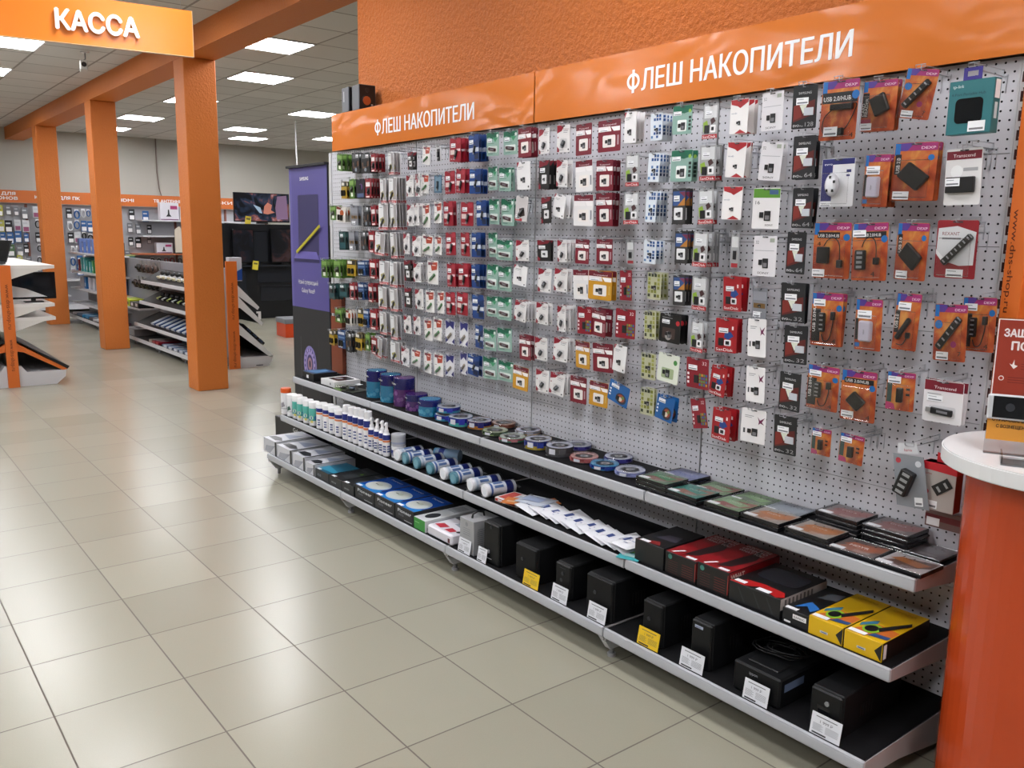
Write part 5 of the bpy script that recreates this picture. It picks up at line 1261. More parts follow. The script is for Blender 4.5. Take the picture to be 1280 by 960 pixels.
# ------------------------------------------------------------------ cleaning bottles and tubes, middle shelf
WPL = mat('#e8e8ec', 0.3); NAVY = mat('#1e2c78', 0.3); ORL = mat('#d07848', 0.35)
def bottle(kind, y, zt, label):
    r = {'w': .0322, 'b': .0335, 't': .0262, 'p': .0198}[kind[0]]
    h = zt - ZM
    t = thing('cleaning_bottle' if kind[0] in 'tp' else 'wipes_canister', label, 'bottle' if kind[0] in 'tp' else 'canister', (2.165 + r, y, ZM), R(-60), 'cleaning bottles and canisters on the middle shelf')
    b = MB()
    if kind[0] in 'wb':
        hb = h * 0.82
        b.lathe([(r * 0.95, 0), (r, 0.004), (r, hb), (r * 0.9, hb + 0.003)], WPL, 22); b.build('body', t)
        b = MB(); cm = mat('#dc5a1e', 0.3) if kind == 'wo' else mat('#f0f0f2', 0.3)
        b.lathe([(r * 0.99, hb), (r * 1.03, hb + 0.002), (r * 1.03, h - 0.006), (r * 0.95, h), (0, h + 0.001)], cm, 22); b.build('lid', t)
        b = MB(); q = r + 0.0006
        if kind == 'wt':
            b.lathe([(q, 0.03), (q, hb * 0.35), (q, hb * 0.9)], mat('#3f9c94', 0.3), 22, seg={1: mat('#56b0a4', 0.3)})
            for a in range(0, 360, 50):
                b.T = Matrix.Rotation(R(a), 4, 'Z'); b.flat(circ(0, hb * 0.42, 0.013, 12), -q - 0.0008, mat('#2f7ab0' if a % 100 else '#c8dcc0', 0.3)); b.flat(circ(0.006, hb * 0.22, 0.008, 10), -q - 0.001, mat('#d8c870', 0.3)); b.T = Matrix()
        elif kind == 'bw':
            b.lathe([(q, hb * 0.82), (q, hb * 0.99)], NAVY, 22); b.lathe([(q, hb * 0.7), (q, hb * 0.78)], ORL, 22)
        else:
            b.lathe([(q, hb * 0.25), (q, hb * 0.28)], mat('#9aa0a8', 0.4), 22)
            for a in range(0, 360, 60):
                b.T = Matrix.Rotation(R(a), 4, 'Z'); b.flat([(-0.012, hb * 0.3), (0.014, hb * 0.4), (0.004, hb * 0.6), (-0.01, hb * 0.52)], -q - 0.0008, mat('#3a5a50' if kind != 'wo' else '#8c8890', 0.4)); b.T = Matrix()
    else:
        hb = h * (0.8 if kind[0] == 't' else 0.68)
        b.lathe([(r * 0.94, 0), (r, 0.005), (r, hb - 0.01), (r * 0.82, hb), (r * 0.55, hb + 0.004)], WPL, 20); b.build('body', t)
        b = MB(); q = r + 0.0006
        if kind[0] == 't': b.lathe([(r * 0.8, hb), (r * 0.82, hb + 0.003), (r * 0.82, h - 0.003), (r * 0.75, h), (0, h)], mat('#e2e2e6', 0.25), 20); b.build('cap', t)
        else:
            b.lathe([(r * 0.6, hb + 0.002), (r * 0.6, hb + 0.018), (r * 0.42, hb + 0.02), (r * 0.4, h), (0, h + 0.001)], mat('#e6e6ea', 0.25), 16); b.box(-r * 0.42, -r * 0.7, h - 0.016, r * 0.42, 0, h - 0.004, mat('#e6e6ea', 0.25), 0.002); b.build('pump', t)
        b = MB(); b.lathe([(q, hb * 0.72), (q, hb * 0.94)], NAVY, 20); b.lathe([(q, hb * 0.62), (q, hb * 0.7)], ORL, 20)
    if kind[0] in 'btp':
        for a in range(0, 360, 60):
            b.T = Matrix.Rotation(R(a), 4, 'Z')
            for k in range(3): b.rect(-0.009, hb * (0.18 + 0.11 * k), 0.009, hb * (0.18 + 0.11 * k) + 0.008, -q - 0.0006, mat('#34407c' if k != 1 else '#7c86a8', 0.4))
            b.T = Matrix()
    b.build('label', t)
BD = {'wo': 'white wipes canister with orange lid', 'ww': 'plain white wipes canister with white lid', 'wt': 'white wipes canister with teal print', 'bw': 'wide white canister with navy band', 'ts': 'tall slim white bottle with navy band', 'ps': 'white pump spray bottle with navy band'}
cnt = {}; tot = {}
for q in BOTTLES: tot[q[0]] = tot.get(q[0], 0) + 1
for kd, y, zt in BOTTLES:
    cnt[kd] = cnt.get(kd, 0) + 1
    bottle(kd, y, zt, BD[kd] + (', %s of its kind from the left' % ORD[cnt[kd]] if tot[kd] > 1 else ', at the left shelf end'))
for z, lb, bd in ((ZM, 'small white tub with navy patch, lower of two by the pump bottles', True), (ZM + 0.062, 'small grey tub stacked on a white tub by the pump bottles', False)):
    t = thing('wipes_tub', lb, 'tub', (2.222, 3.752, z), R(-60))
    b = MB(); b.lathe([(0.036, 0), (0.037, 0.003), (0.037, 0.05), (0.034, 0.053)], mat('#dcdce0' if bd else '#a4a6ac', 0.35), 20); b.build('body', t)
    b = MB(); b.lathe([(0.038, 0.05), (0.038, 0.06), (0, 0.061)], mat('#e2e2e6' if bd else '#b4b6bc', 0.3), 20); b.build('lid', t)
    b = MB(); b.lathe([(0.0375, 0.012), (0.0375, 0.022)], mat('#8c92a8'), 20)
    if bd: b.T = Matrix.Rotation(R(-30), 4, 'Z'); b.box(-0.012, -0.039, 0.024, 0.008, -0.036, 0.042, NAVY)
    b.build('label', t)
TUBES[0] = 3.675
for i, y in enumerate(TUBES):
    wh = i in (0, 4, 6, 7)
    t = thing('wipes_tube', 'clear wrapped tube of wipes lying on its side, %s from the left, %s end' % (ORD[i + 1], 'white' if wh else 'teal'), 'wipes tube', (2.165, y, ZM + 0.033), R(-90 + random.uniform(-6, 6)), 'wipes tubes lying on the middle shelf')
    b = MB(); b.T = Matrix.Rotation(R(-90), 4, 'X') if False else Matrix()
    b.cyl((0, 0.01, 0), (0, 0.15, 0), 0.03, mat('#dde2ea', 0.25), 20)
    b.cyl((0, 0.1, 0), (0, 0.135, 0), 0.0304, NAVY, 20, caps=False); b.cyl((0, 0.02, 0), (0, 0.03, 0), 0.0304, mat('#4a6cb0', 0.3) if i % 2 else mat('#b9c6d8', 0.3), 20, caps=False)
    for a in range(0, 180, 36):
        b.T = Matrix.Rotation(R(a - 90), 4, 'Y'); b.box(-0.006, 0.04, 0.0298, 0.006, 0.085, 0.0308, mat('#5a76a8', 0.3)); b.T = Matrix()
    b.build('body', t)
    b = MB(); b.cyl((0, 0, 0), (0, 0.012, 0), 0.0265, mat('#e6e6ec', 0.3) if wh else mat('#4f8498', 0.3), 20, r2=0.031); b.cyl((0, -0.001, 0), (0, 0.001, 0), 0.018, mat('#d8dce4', 0.3) if wh else mat('#6c9cac', 0.3), 16); b.build('lid', t)
    b = MB(); b.cyl((0, -0.004, 0), (0, 0.16, 0), 0.0318, CLEAR, 16, caps=False); b.prism([(-0.03, -0.002), (0.03, -0.002), (0.02, 0.002), (-0.02, 0.002)], 0.158, 0.175, CLEAR); b.build('clear_wrap', t)
t = thing('wipes_tube', 'dim blue tube of wipes lying at the back of the middle shelf', 'wipes tube', (2.36, 3.6, ZM + 0.031), R(-150), 'wipes tubes lying on the middle shelf')
b = MB(); b.cyl((0, 0, 0), (0, 0.13, 0), 0.03, mat('#7c98b4', 0.3), 20); b.cyl((0, 0.02, 0), (0, 0.05, 0), 0.0304, NAVY, 20, caps=False); b.build('body', t)
b = MB(); b.cyl((0, -0.012, 0), (0, 0, 0), 0.028, mat('#4f8cb4', 0.3), 20); b.build('lid', t)

# napkin packets, envelopes
def packet(label, x, y, rz, w, d, h, base, marks, group=None, name='wipes_packet', tilt=0, z=ZM):
    t = thing(name, label, 'packet', (x, y, z), R(rz), group)
    t.rotation_euler[1] = R(tilt)
    b = MB(); rn = random.Random(label)
    nx, ny = 9, 7
    vs = []; fs = []
    for s in (0, 1):
        for i in range(nx + 1):
            for j in range(ny + 1):
                u, v = i / nx, j / ny
                e = min(u, 1 - u, v, 1 - v); bul = min(1, e * 3.2) ** 0.6
                zz = h * 0.5 + (1 if s else -1) * h * 0.48 * bul + (rn.uniform(-0.0015, 0.0015) if s and e > 0 else 0)
                vs.append(((u - .5) * w + rn.uniform(-.0015, .0015) * (e == 0) * s * 0, (v - .5) * d, max(zz, 0.0004)))
    m = (nx + 1) * (ny + 1)
    for i in range(nx):
        for j in range(ny):
            a = i * (ny + 1) + j
            fs.append((m + a, m + a + ny + 1, m + a + ny + 2, m + a + 1)); fs.append((a, a + 1, a + ny + 2, a + ny + 1))
    b.add(vs, fs, base, True)
    # crimped ends
    b.box(-w / 2 - 0.008, -d / 2, h * 0.5 - 0.0008, -w / 2 + 0.002, d / 2, h * 0.5 + 0.0008, base); b.box(w / 2 - 0.002, -d / 2, h * 0.5 - 0.0008, w / 2 + 0.008, d / 2, h * 0.5 + 0.0008, base)
    b.build('wrapper', t)
    b = MB(); b.T = Matrix.Translation((0, 0, h)) @ TOP
    for (x0, z0, x1, z1, c) in marks: b.rect(x0 * w, z0 * d, x1 * w, z1 * d, -0.0006, mat(c, 0.4))
    b.build('print', t)
    return t
WMK = [(-0.3, -0.2, -0.12, 0.1, '#3a4a80'), (-0.05, -0.3, 0.2, -0.24, '#a8b0c4'), (-0.05, -0.1, 0.3, -0.04, '#a8b0c4'), (0.1, 0.1, 0.2, 0.25, '#7c5a80')]
PK = [(2.24, 2.66), (2.25, 2.59), (2.25, 2.52), (2.255, 2.45), (2.25, 2.38), (2.245, 2.31), (2.24, 2.24), (2.235, 2.18), (2.23, 2.12)]
for i, (x, y) in enumerate(PK):
    packet('white wet wipes packet in the overlapping row, %s from the left' % ORD[i + 1], x + random.uniform(-0.012, 0.012), y, -90 + random.uniform(-9, 9), 0.1, random.choice((0.12, 0.135, 0.15)), 0.016, mat('#dfe0e6', 0.3), WMK, 'white wet wipes packets on the middle shelf', tilt=11, z=ZM + 0.0105)
packet('white wet wipes packet topmost of the pile beside the black box', 2.225, 2.09, -95, 0.085, 0.14, 0.02, mat('#e2e3e8', 0.3), WMK, 'white wet wipes packets on the middle shelf', z=ZM + 0.024)
packet('teal packet peeking out beneath the white wipes pile', 2.19, 2.055, -70, 0.07, 0.1, 0.008, mat('#3fa0a8', 0.3), [(-0.3, -0.3, 0.3, 0.0, '#bfe4e4'), (-0.3, 0.1, 0.2, 0.3, '#9cc860')], name='screen_wipe_packet')
carton('cleaning_kit_box', 'flat red and white box lying beside the last wipes tube', 'box', 2.18, 2.87, 2.73, ZM, 0.018, 0.12, mat('#dcd8d8', 0.35), lambda b, w, h: (b.rect(0.004, 0.004, w * 0.9, h - 0.003, E_, mat('#b8302c', 0.35)), b.rect(0.02, 0.007, 0.08, 0.012, E_ * 2, WH)), lambda b, w, d: (b.rect(0.01, 0.01, 0.06, d - 0.01, E_, mat('#b0443c')), b.rect(0.07, 0.02, w - 0.01, d - 0.03, E_, mat('#8c94a0'))), rz=6)
packet('orange paper packet lying under the clear film', 2.215, 2.745, -60, 0.12, 0.09, 0.006, mat('#c8763a', 0.4), [(-0.4, -0.3, 0.0, -0.1, '#d8b090')], name='paper_packet', z=ZM + 0.019)
packet('orange packet at the back of the loose pile', 2.33, 2.72, -20, 0.12, 0.08, 0.008, mat('#b86a34', 0.45), [(-0.3, -0.2, 0.3, 0.1, '#8c5026')], name='paper_packet')
packet('large clear film packet with pale cloth inside', 2.265, 2.69, -75, 0.13, 0.12, 0.014, mat('#b4bac6', 0.2), [(-0.4, -0.3, 0.3, 0.2, '#8c98b4'), (-0.3, 0.25, 0.2, 0.3, '#dfe3ea')], name='cloth_packet', z=ZM + 0.024)

# ------------------------------------------------------------------ boxes at the right of the middle shelf
REDB = '#8a1a20'
def fr(b, w, h):
    for k in range(6): b.rect(0.1 * w, h * (0.14 + 0.1 * k), 0.42 * w, h * (0.155 + 0.1 * k), E_, mat('#5a2a2a')); b.rect(0.55 * w, h * (0.14 + 0.1 * k), 0.9 * w, h * (0.155 + 0.1 * k), E_, mat('#7a2c2a'))
    b.flat(circ(w * 0.16, h * 0.82, 0.009), E_, mat('#3f7a70')); b.rect(w * 0.965, 0.01, w * 0.985, h * 0.9, E_, mat('#a02c28'))
def red_top(b, w, d):
    b.rect(0.001, 0.001, w - 0.001, d - 0.001, E_, mat(REDB, 0.3))
    b.flat([(w * 0.45, 0.02), (w * 0.75, 0.05), (w * 0.9, d * 0.6), (w * 0.6, d * 0.95), (w * 0.5, d * 0.5)], E_ * 1.6, mat('#2a1a1c', 0.3))
    for k, s in enumerate(('DON’T SETTLE', 'LISTEN TO', 'WHAT YOU')): b.text(s, w * 0.1, d * (0.9 - 0.085 * k), 0.016, E_ * 2.6, mat('#d0bcbc', 0.4), width=w * 0.75, bold=True)
    b.rect(w * 0.62, 0.004, w * 0.92, 0.02, E_ * 3, STK); b.flat([(w * 0.12, 0.01), (w * 0.3, 0.05), (w * 0.38, 0.05), (w * 0.2, 0.01)], E_ * 2, WH)
def red_side(b, d, h):
    b.rect(0.001, 0.02, d, h - 0.001, E_, mat(REDB, 0.3)); b.text('WHAT', 0.008, h - 0.026, 0.018, E_ * 2, mat('#d8c0b8'), width=0.07, bold=True)
def rt(b, w, d):
    b.flat([(0.01, 0.0), (w * 0.8, 0.01), (w * 0.6, d * 0.2), (w * 0.3, d * 0.1)], E_, mat('#7c1c1e', 0.3)); b.flat([(w * 0.3, d * 0.3), (w * 0.9, d * 0.35), (w * 0.8, d * 0.6), (w * 0.4, d * 0.55)], E_, mat('#3c3844', 0.3)); b.rect(0.02, 0.003, 0.06, 0.02, E_ * 2, STK)
carton('headset_box', 'tall black box with dark red top next to the wipes', 'box', 2.17, 2.025, 1.89, ZM, 0.082, 0.22, mat('#161618', 0.4), None, rt)
carton('headset_box', 'red topped black box with lettering, left one of the two', 'box', 2.17, 1.881, 1.746, ZM, 0.08, 0.27, mat('#161414', 0.4), fr, red_top, side=red_side, group='red topped headset boxes')
carton('headset_box', 'red topped black box with lettering, right one of the two', 'box', 2.17, 1.741, 1.612, ZM, 0.085, 0.27, mat('#161414', 0.4), fr, red_top, side=red_side, group='red topped headset boxes')
def bt(b, w, d):
    b.flat([(0.0, 0.0), (w * 0.3, 0.0), (w * 0.5, 0.03), (w * 0.9, 0.0), (w, 0.02), (w * 0.9, 0.05), (w * 0.5, 0.06), (w * 0.2, 0.05)], E_, mat('#b01e20', 0.3))
    b.flat(rr(w * 0.1, d * 0.4, w * 0.9, d * 0.85, 0.03), E_, mat('#2c2e36', 0.25)); b.rect(0.01, 0.01, 0.05, 0.03, E_ * 2, STK); b.rect(w * 0.5, 0.005, w * 0.75, 0.026, E_ * 2, STK)
carton('keyboard_box', 'wide black box with jagged red stripe on its top edge', 'box', 2.168, 1.608, 1.418, ZM, 0.066, 0.25, mat('#17181a', 0.35), lambda b, w, h: [b.flat([(w * q, 0.01), (w * q + 0.008, 0.01), (w * q - 0.02, h - 0.01), (w * q - 0.024, h - 0.01)], E_, mat('#2c2e30')) for q in (0.3, 0.6, 0.85)], bt, side=lambda b, d, h: (b.rect(0, 0.03, d, h, E_, mat('#b4aca8')), [b.rect(0.02 + 0.02 * k, 0.036, 0.03 + 0.02 * k, h - 0.006, E_ * 2, mat('#5c5654')) for k in range(8)]))
def bl(b, w, d):
    b.flat([(0.02, 0.03), (w * 0.5, 0.06), (w * 0.8, 0.03), (w * 0.9, 0.07), (w * 0.4, 0.1), (0.03, 0.08)], E_, mat('#2a6cb8', 0.3)); b.flat([(w * 0.3, 0.14), (w * 0.9, 0.16), (w * 0.8, 0.22), (w * 0.4, 0.2)], E_, mat('#5c6068', 0.25)); b.rect(0.005, 0.003, 0.045, 0.02, E_ * 2, STK)
carton('keyboard_box', 'black box with electric blue splash between black and yellow boxes', 'box', 2.168, 1.409, 1.318, ZM, 0.048, 0.25, mat('#15161a', 0.35), lambda b, w, h: (b.rect(w * 0.4, h * 0.5, w * 0.9, h * 0.8, E_, WH), b.text('GAMING', w * 0.44, h * 0.57, 0.007, E_ * 2, DK, width=w * 0.4), b.rect(0.008, 0.006, 0.03, 0.012, E_, WH)), bl)
YEL = mat('#d8ae10', 0.32)
def yf(b, w, h):
    b.flat([(w * 0.98, 0.002), (w * 0.8, h * 0.5), (w * 0.99, h * 0.97)], E_, mat('#16161a', 0.3)); b.rect(w * 0.35, h * 0.3, w * 0.58, h * 0.42, E_, mat('#c8c8c8')); b.rect(w * 0.38, h * 0.33, w * 0.55, h * 0.38, E_ * 2, mat('#3a5a9a'))
def yt(b, w, d):
    b.flat([(w * 0.1, d * 0.12), (w * 0.5, d * 0.06), (w * 0.98, d * 0.2), (w * 0.98, d * 0.36), (w * 0.4, d * 0.4)], E_, mat('#c86a2c', 0.3))
    b.flat([(w * 0.5, d * 0.06), (w * 0.98, d * 0.1), (w * 0.98, d * 0.18), (w * 0.6, d * 0.16)], E_ * 1.5, mat('#2c4a80', 0.3)); b.flat([(w * 0.05, d * 0.3), (w * 0.3, d * 0.5), (w * 0.36, d * 0.4), (w * 0.1, d * 0.22)], E_ * 1.5, mat('#3a7a9c', 0.3))
    b.flat(circ(w * 0.42, d * 0.24, w * 0.22, 20, d * 0.13), E_ * 2, mat('#86b82c', 0.3)); b.flat(circ(w * 0.4, d * 0.24, w * 0.15, 20, d * 0.09), E_ * 2.6, mat('#141416', 0.3))
    b.flat([(w * 0.5, d * 0.3), (w * 0.62, d * 0.22), (w * 0.98, d * 0.62), (w * 0.9, d * 0.7)], E_ * 2.6, mat('#17181c', 0.25)); b.rect(w * 0.05, 0.004, w * 0.5, 0.024, E_ * 3, STK); b.text('DEFENDER', w * 0.2, d * 0.86, 0.012, E_ * 2, mat('#b08c08'), width=w * 0.6)
yel_side = lambda b, d, h: (b.rect(0, 0, d, h, E_, mat('#1c1714', 0.35)), b.rect(0.004, 0.008, 0.02, h - 0.006, E_ * 2, WH), [b.rect(0.03 + 0.02 * k, 0.008, 0.032 + 0.02 * k, h - 0.008, E_ * 2, mat('#3a2c28')) for k in range(9)])
carton('keyboard_box', 'bright yellow box with black and green print, left of the pair', 'box', 2.166, 1.318, 1.208, ZM, 0.056, 0.26, YEL, yf, yt, side=yel_side, group='yellow keyboard boxes')
carton('keyboard_box', 'bright yellow box with black and green print, nearest the counter', 'box', 2.166, 1.204, 1.09, ZM, 0.056, 0.26, YEL, yf, yt, side=yel_side, group='yellow keyboard boxes')

# ------------------------------------------------------------------ bottom shelf
SILV = mat('#c2c3ca', 0.3)
def gf(b, w, h):
    b.flat([(w * 0.1, h * 0.1), (w * 0.5, h * 0.05), (w * 0.9, h * 0.7), (w * 0.2, h * 0.5)], E_, mat('#a0a2ac', 0.25)); b.rect(w * 0.88, 0, w, h, E_, mat('#141418', 0.4))
def gt(b, w, d):
    b.flat([(w * 0.06, 0.03), (w * 0.7, 0.02), (w * 0.88, 0.05), (w * 0.5, 0.08), (w * 0.1, 0.07)], E_, mat('#1d2027', 0.3)); b.rect(w * 0.9, 0, w, d, E_, mat('#18181c', 0.4)); b.flat([(w * 0.1, d * 0.5), (w * 0.8, d * 0.4), (w * 0.7, d * 0.8)], E_, mat('#8c96b0', 0.3))
for i, (y1, y0, h) in enumerate(((5.155, 4.955, 0.09), (4.946, 4.73, 0.083), (4.717, 4.55, 0.08), (4.539, 4.42, 0.066))):
    carton('printer_box', 'silver and black box on the bottom shelf, %s from the left' % ORD[i + 1], 'box', 2.065, y1, y0, ZB, h, 0.26, SILV, gf, gt, group='silver boxes on the bottom shelf')
carton('drive_box', 'black box with teal top between silver and black boxes', 'box', 2.065, 4.412, 4.245, ZB, 0.053, 0.2, mat('#1c2026', 0.35), lambda b, w, h: b.text('ASUS', 0.03, 0.018, 0.014, E_, mat('#8c98a8')), lambda b, w, d: (b.rect(0.004, 0.004, w - 0.004, d - 0.004, E_, mat('#1c5a74', 0.3)), b.flat([(0, 0.02), (w, 0.03), (w, 0.06), (0, 0.09)], E_ * 1.6, mat('#2f86a4', 0.3)), b.rect(0.01, 0.004, 0.05, 0.02, E_ * 2, STK)))
def kt(b, w, d):
    b.rect(0.004, 0.004, w - 0.004, d - 0.004, E_, mat('#1e2022', 0.35)); b.flat([(w * 0.4, 0.05), (w * 0.8, 0.04), (w * 0.9, 0.12), (w * 0.5, 0.12)], E_ * 1.5, mat('#34383c', 0.3)); b.flat(circ(w * 0.75, d * 0.6, 0.01), E_ * 2, mat('#6a9a30')); b.rect(0.02, 0.004, 0.06, 0.02, E_ * 2, STK); b.text('ASUS', w * 0.2, d * 0.75, 0.016, E_ * 2, mat('#8c9098'))
carton('drive_box', 'plain black box left of the blue topped drive boxes', 'box', 2.065, 4.238, 4.09, ZB, 0.054, 0.24, mat('#18191c', 0.4), lambda b, w, h: b.text('DVD RW', 0.03, 0.018, 0.01, E_, mat('#b0b4b8')), kt, group='black drive boxes')
carton('drive_box', 'plain black box directly beside the blue topped drive boxes', 'box', 2.065, 4.086, 3.95, ZB, 0.054, 0.24, mat('#18191c', 0.4), lambda b, w, h: b.text('DVD RW', 0.03, 0.018, 0.01, E_, mat('#b0b4b8')), kt, group='black drive boxes')
def pf(b, w, h):
    b.rect(w * 0.12, h * 0.3, w * 0.94, h * 0.88, E_, mat('#24262a')); b.text('Pioneer', w * 0.16, h * 0.6, 0.016, E_ * 2, mat('#c8ccd0'), width=w * 0.72, bold=True)
    b.text('DVD/CD', w * 0.2, h * 0.36, 0.009, E_ * 2, mat('#8c9098')); b.rect(w * 0.5, h * 0.14, w * 0.92, h * 0.2, E_ * 2, mat('#a0a4a8'))
def pt(b, w, d):
    b.rect(0.002, 0.002, w - 0.002, d - 0.002, E_, mat('#17469c', 0.25)); b.flat([(0, 0.004), (w, 0.004), (w, 0.05), (0, 0.03)], E_ * 1.3, mat('#2f80c8', 0.25))
    b.flat(circ(w * 0.52, d * 0.36, w * 0.42, 28, d * 0.27), E_ * 1.8, mat('#b4c4d0', 0.25)); b.flat(circ(w * 0.5, d * 0.36, w * 0.36, 28, d * 0.22), E_ * 2.4, mat('#c8cdc8', 0.2)); b.flat(circ(w * 0.52, d * 0.4, w * 0.1, 14, d * 0.06), E_ * 3, mat('#8c9484', 0.3)); b.rect(w * 0.3, d * 0.38, w * 0.44, d * 0.41, E_ * 3.4, DK)
    b.rect(0.01, 0.003, 0.055, 0.02, E_ * 3, STK); b.text('Pioneer', w * 0.25, d * 0.82, 0.014, E_ * 2, mat('#a8c0e8'), width=w * 0.55)
for i, (y1, y0) in enumerate(((3.942, 3.738), (3.732, 3.536), (3.528, 3.358))):
    carton('drive_box', 'black drive box with disc picture on blue top, %s of three from the left' % ORD[i + 1], 'box', 2.068, y1, y0, ZB, 0.073, 0.23, mat('#17181b', 0.35), pf, pt, group='blue topped drive boxes')
carton('router_box', 'long white box with green front end', 'box', 2.068, 3.354, 3.256, ZB, 0.057, 0.3, mat('#c8cacc', 0.3), lambda b, w, h: (b.rect(0.001, 0.001, w - 0.001, h - 0.001, E_, mat('#2f8a34', 0.3)), b.rect(0.01, h * 0.6, w * 0.5, h * 0.66, E_ * 2, mat('#8cc890'))), lambda b, w, d: (b.flat(circ(w * 0.5, d * 0.25, w * 0.3, 18, d * 0.14), E_, mat('#2a2c30', 0.25)), b.rect(w * 0.2, d * 0.6, w * 0.8, d * 0.9, E_, mat('#a4a8ac'))), side=lambda b, d, h: (b.rect(0.01, 0.01, d * 0.4, h * 0.4, E_, mat('#9a9ea4')), b.rect(0.02, h * 0.6, d * 0.7, h * 0.75, E_, mat('#8c9096'))))
carton('ups_battery', 'white battery block with red printed terminals', 'battery', 2.07, 3.242, 3.04, ZB, 0.05, 0.16, mat('#d6d4dc', 0.3), lambda b, w, h: b.rect(w * 0.85, h * 0.2, w * 0.93, h * 0.6, E_, mat('#5c2c34')), lambda b, w, d: (b.flat([(0.02, 0.03), (0.08, 0.02), (0.1, 0.06), (0.04, 0.07)], E_, mat('#b02c3c')), b.flat([(w * 0.55, 0.02), (w * 0.8, 0.02), (w * 0.85, 0.05), (w * 0.6, 0.06)], E_, mat('#b02c3c')), b.flat(circ(w * 0.92, 0.05, 0.012), E_, DK), b.flat([(w * 0.4, 0.1), (w * 0.9, 0.08), (w * 0.9, 0.13), (w * 0.5, 0.14)], E_, mat('#8c929c'))), bev=0.008)
t = carton('voltage_stabilizer', 'light grey metal stabilizer box with black carrying handle', 'stabilizer', 2.08, 2.99, 2.885, ZB, 0.153, 0.14, mat('#a2a3a6', 0.4, 0.2), lambda b, w, h: ([b.rect(w * 0.25, h * (0.72 - 0.06 * k), w * 0.75, h * (0.73 - 0.06 * k), E_, mat('#6c6e74')) for k in range(4)], b.flat(circ(w * 0.5, h * 0.86, 0.01), E_, mat('#8a8c90'))), None, side=lambda b, d, h: [b.rect(0.02, h * (0.2 + 0.06 * k), d - 0.02, h * (0.215 + 0.06 * k), E_, mat('#6f7074')) for k in range(10)], part='body')
b = MB(); b.tube([(0.052, 0.03, 0.153), (0.052, 0.034, 0.172), (0.052, 0.06, 0.18), (0.052, 0.09, 0.172), (0.052, 0.095, 0.153)], 0.005, DK, 8); b.build('handle', t)

UPSM = mottled('matt_black_plastic', '#0a0a0c', '#0d0e10', '#121316', 400, 0.55, 0.25)
UPSG = mat('#0d0e10', 0.45, spec=0.3)
def ups(label, y1, y0, zt, x, d, style):
    h = zt - ZB
    t = thing('power_supply_unit', label, 'uninterruptible power supply', (x, y1, ZB), R(-90), 'black power supply units on the bottom shelf')
    w = y1 - y0
    b = MB(); b.box(0, 0.012, 0, w, d, h, UPSM, 0.004)
    for k in range(5): b.box(w - 0.0005, d * 0.3 + 0.015 * k, h * 0.3, w + 0.0008, d * 0.3 + 0.015 * k + 0.006, h * 0.6, mat('#0c0c0e', 0.6))
    b.build('case', t)
    b = MB(); b.box(0.001, 0, 0.002, w - 0.001, 0.013, h - 0.002, UPSG if style != 2 else UPSM, 0.005)
    if style == 1: b.rect(w * 0.2, h * 0.12, w * 0.55, h * 0.14, E_, mat('#a0a2a8')); b.flat([(w * 0.3, h * 0.24), (w * 0.42, h * 0.26), (w * 0.42, h * 0.34), (w * 0.3, h * 0.34)], E_, mat('#9a9ca2'))
    if style == 4: b.rect(w * 0.2, h * 0.84, w * 0.6, h * 0.9, E_, mat('#b4bcd0')); b.text('ippon', w * 0.24, h * 0.85, 0.007, E_ * 2, mat('#1c2c6c'))
    if style == 5: b.rect(w * 0.25, h * 0.3, w * 0.65, h * 0.62, E_, mat('#101114', 0.15))
    b.build('front_panel', t)
    b = MB()
    bx_, bz_ = {1: (0.5, 0.9), 2: (0.35, 0.6), 3: (0.5, 0.72), 4: (0.4, 0.16), 5: (0.55, 0.72), 6: (0.5, 0.8)}[style]
    b.cyl((w * bx_, 0.001, h * bz_), (w * bx_, -0.003, h * bz_), 0.007, mat('#9a9ca0' if style in (4, 5) else '#3a3b40', 0.3, 0.5), 14)
    if style == 3: b.flat(circ(w * 0.4, h * 0.52, 0.008), -0.0006, mat('#34363a')); b.rect(w * 0.3, h * 0.86, w * 0.7, h * 0.875, -0.0006, mat('#3c3e44'))
    b.build('power_button', t)
    return t
ups('tall black unit with small white emblem beside the grey stabilizer', 2.821, 2.712, 0.317, 2.085, 0.33, 1)
ups('wide black unit behind the first yellow price card from the left', 2.608, 2.475, 0.284, 2.09, 0.34, 2)
ups('narrow black unit with round button between two wide black units', 2.371, 2.283, 0.275, 2.1, 0.32, 3)
ups('widest tall black unit in the middle of the shelf', 2.186, 2.05, 0.292, 2.09, 0.35, 2)
ups('black unit behind the second yellow price card', 1.902, 1.813, 0.29, 2.09, 0.33, 2)
ups('narrow black unit with small pale blue badge at its top', 1.697, 1.614, 0.294, 2.1, 0.33, 4)
u7 = thing('power_supply_unit', 'low wide black unit with coiled cable lying on top', 'uninterruptible power supply', (2.09, 1.516, ZB), R(-90), 'black power supply units on the bottom shelf')
b = MB(); b.box(0, 0, 0, 0.17, 0.3, 0.095, UPSM, 0.006); b.T = Matrix.Translation((0.17, 0, 0)) @ SIDE; b.rect(0.02, 0.05, 0.12, 0.075, E_, mat('#5c6a84')); b.T = Matrix(); b.text('ippon', 0.06, 0.07, 0.01, E_, mat('#a4a8b0')); b.build('case', u7)
b = MB(); b.box(0.03, 0.03, 0.094, 0.14, 0.1, 0.1, UPSG, 0.003); b.build('top_panel', u7)
b = MB(); pts = []
for i in range(60):
    a = i * 0.42; r = 0.04 + 0.022 * math.sin(i * 0.23)
    pts.append((1.6 * r * math.cos(a), r * math.sin(a), 0.006 + 0.0018 * (i % 12) * 0.5 + 0.004 * (i // 15)))
b.tube(pts, 0.0024, DK, 6)
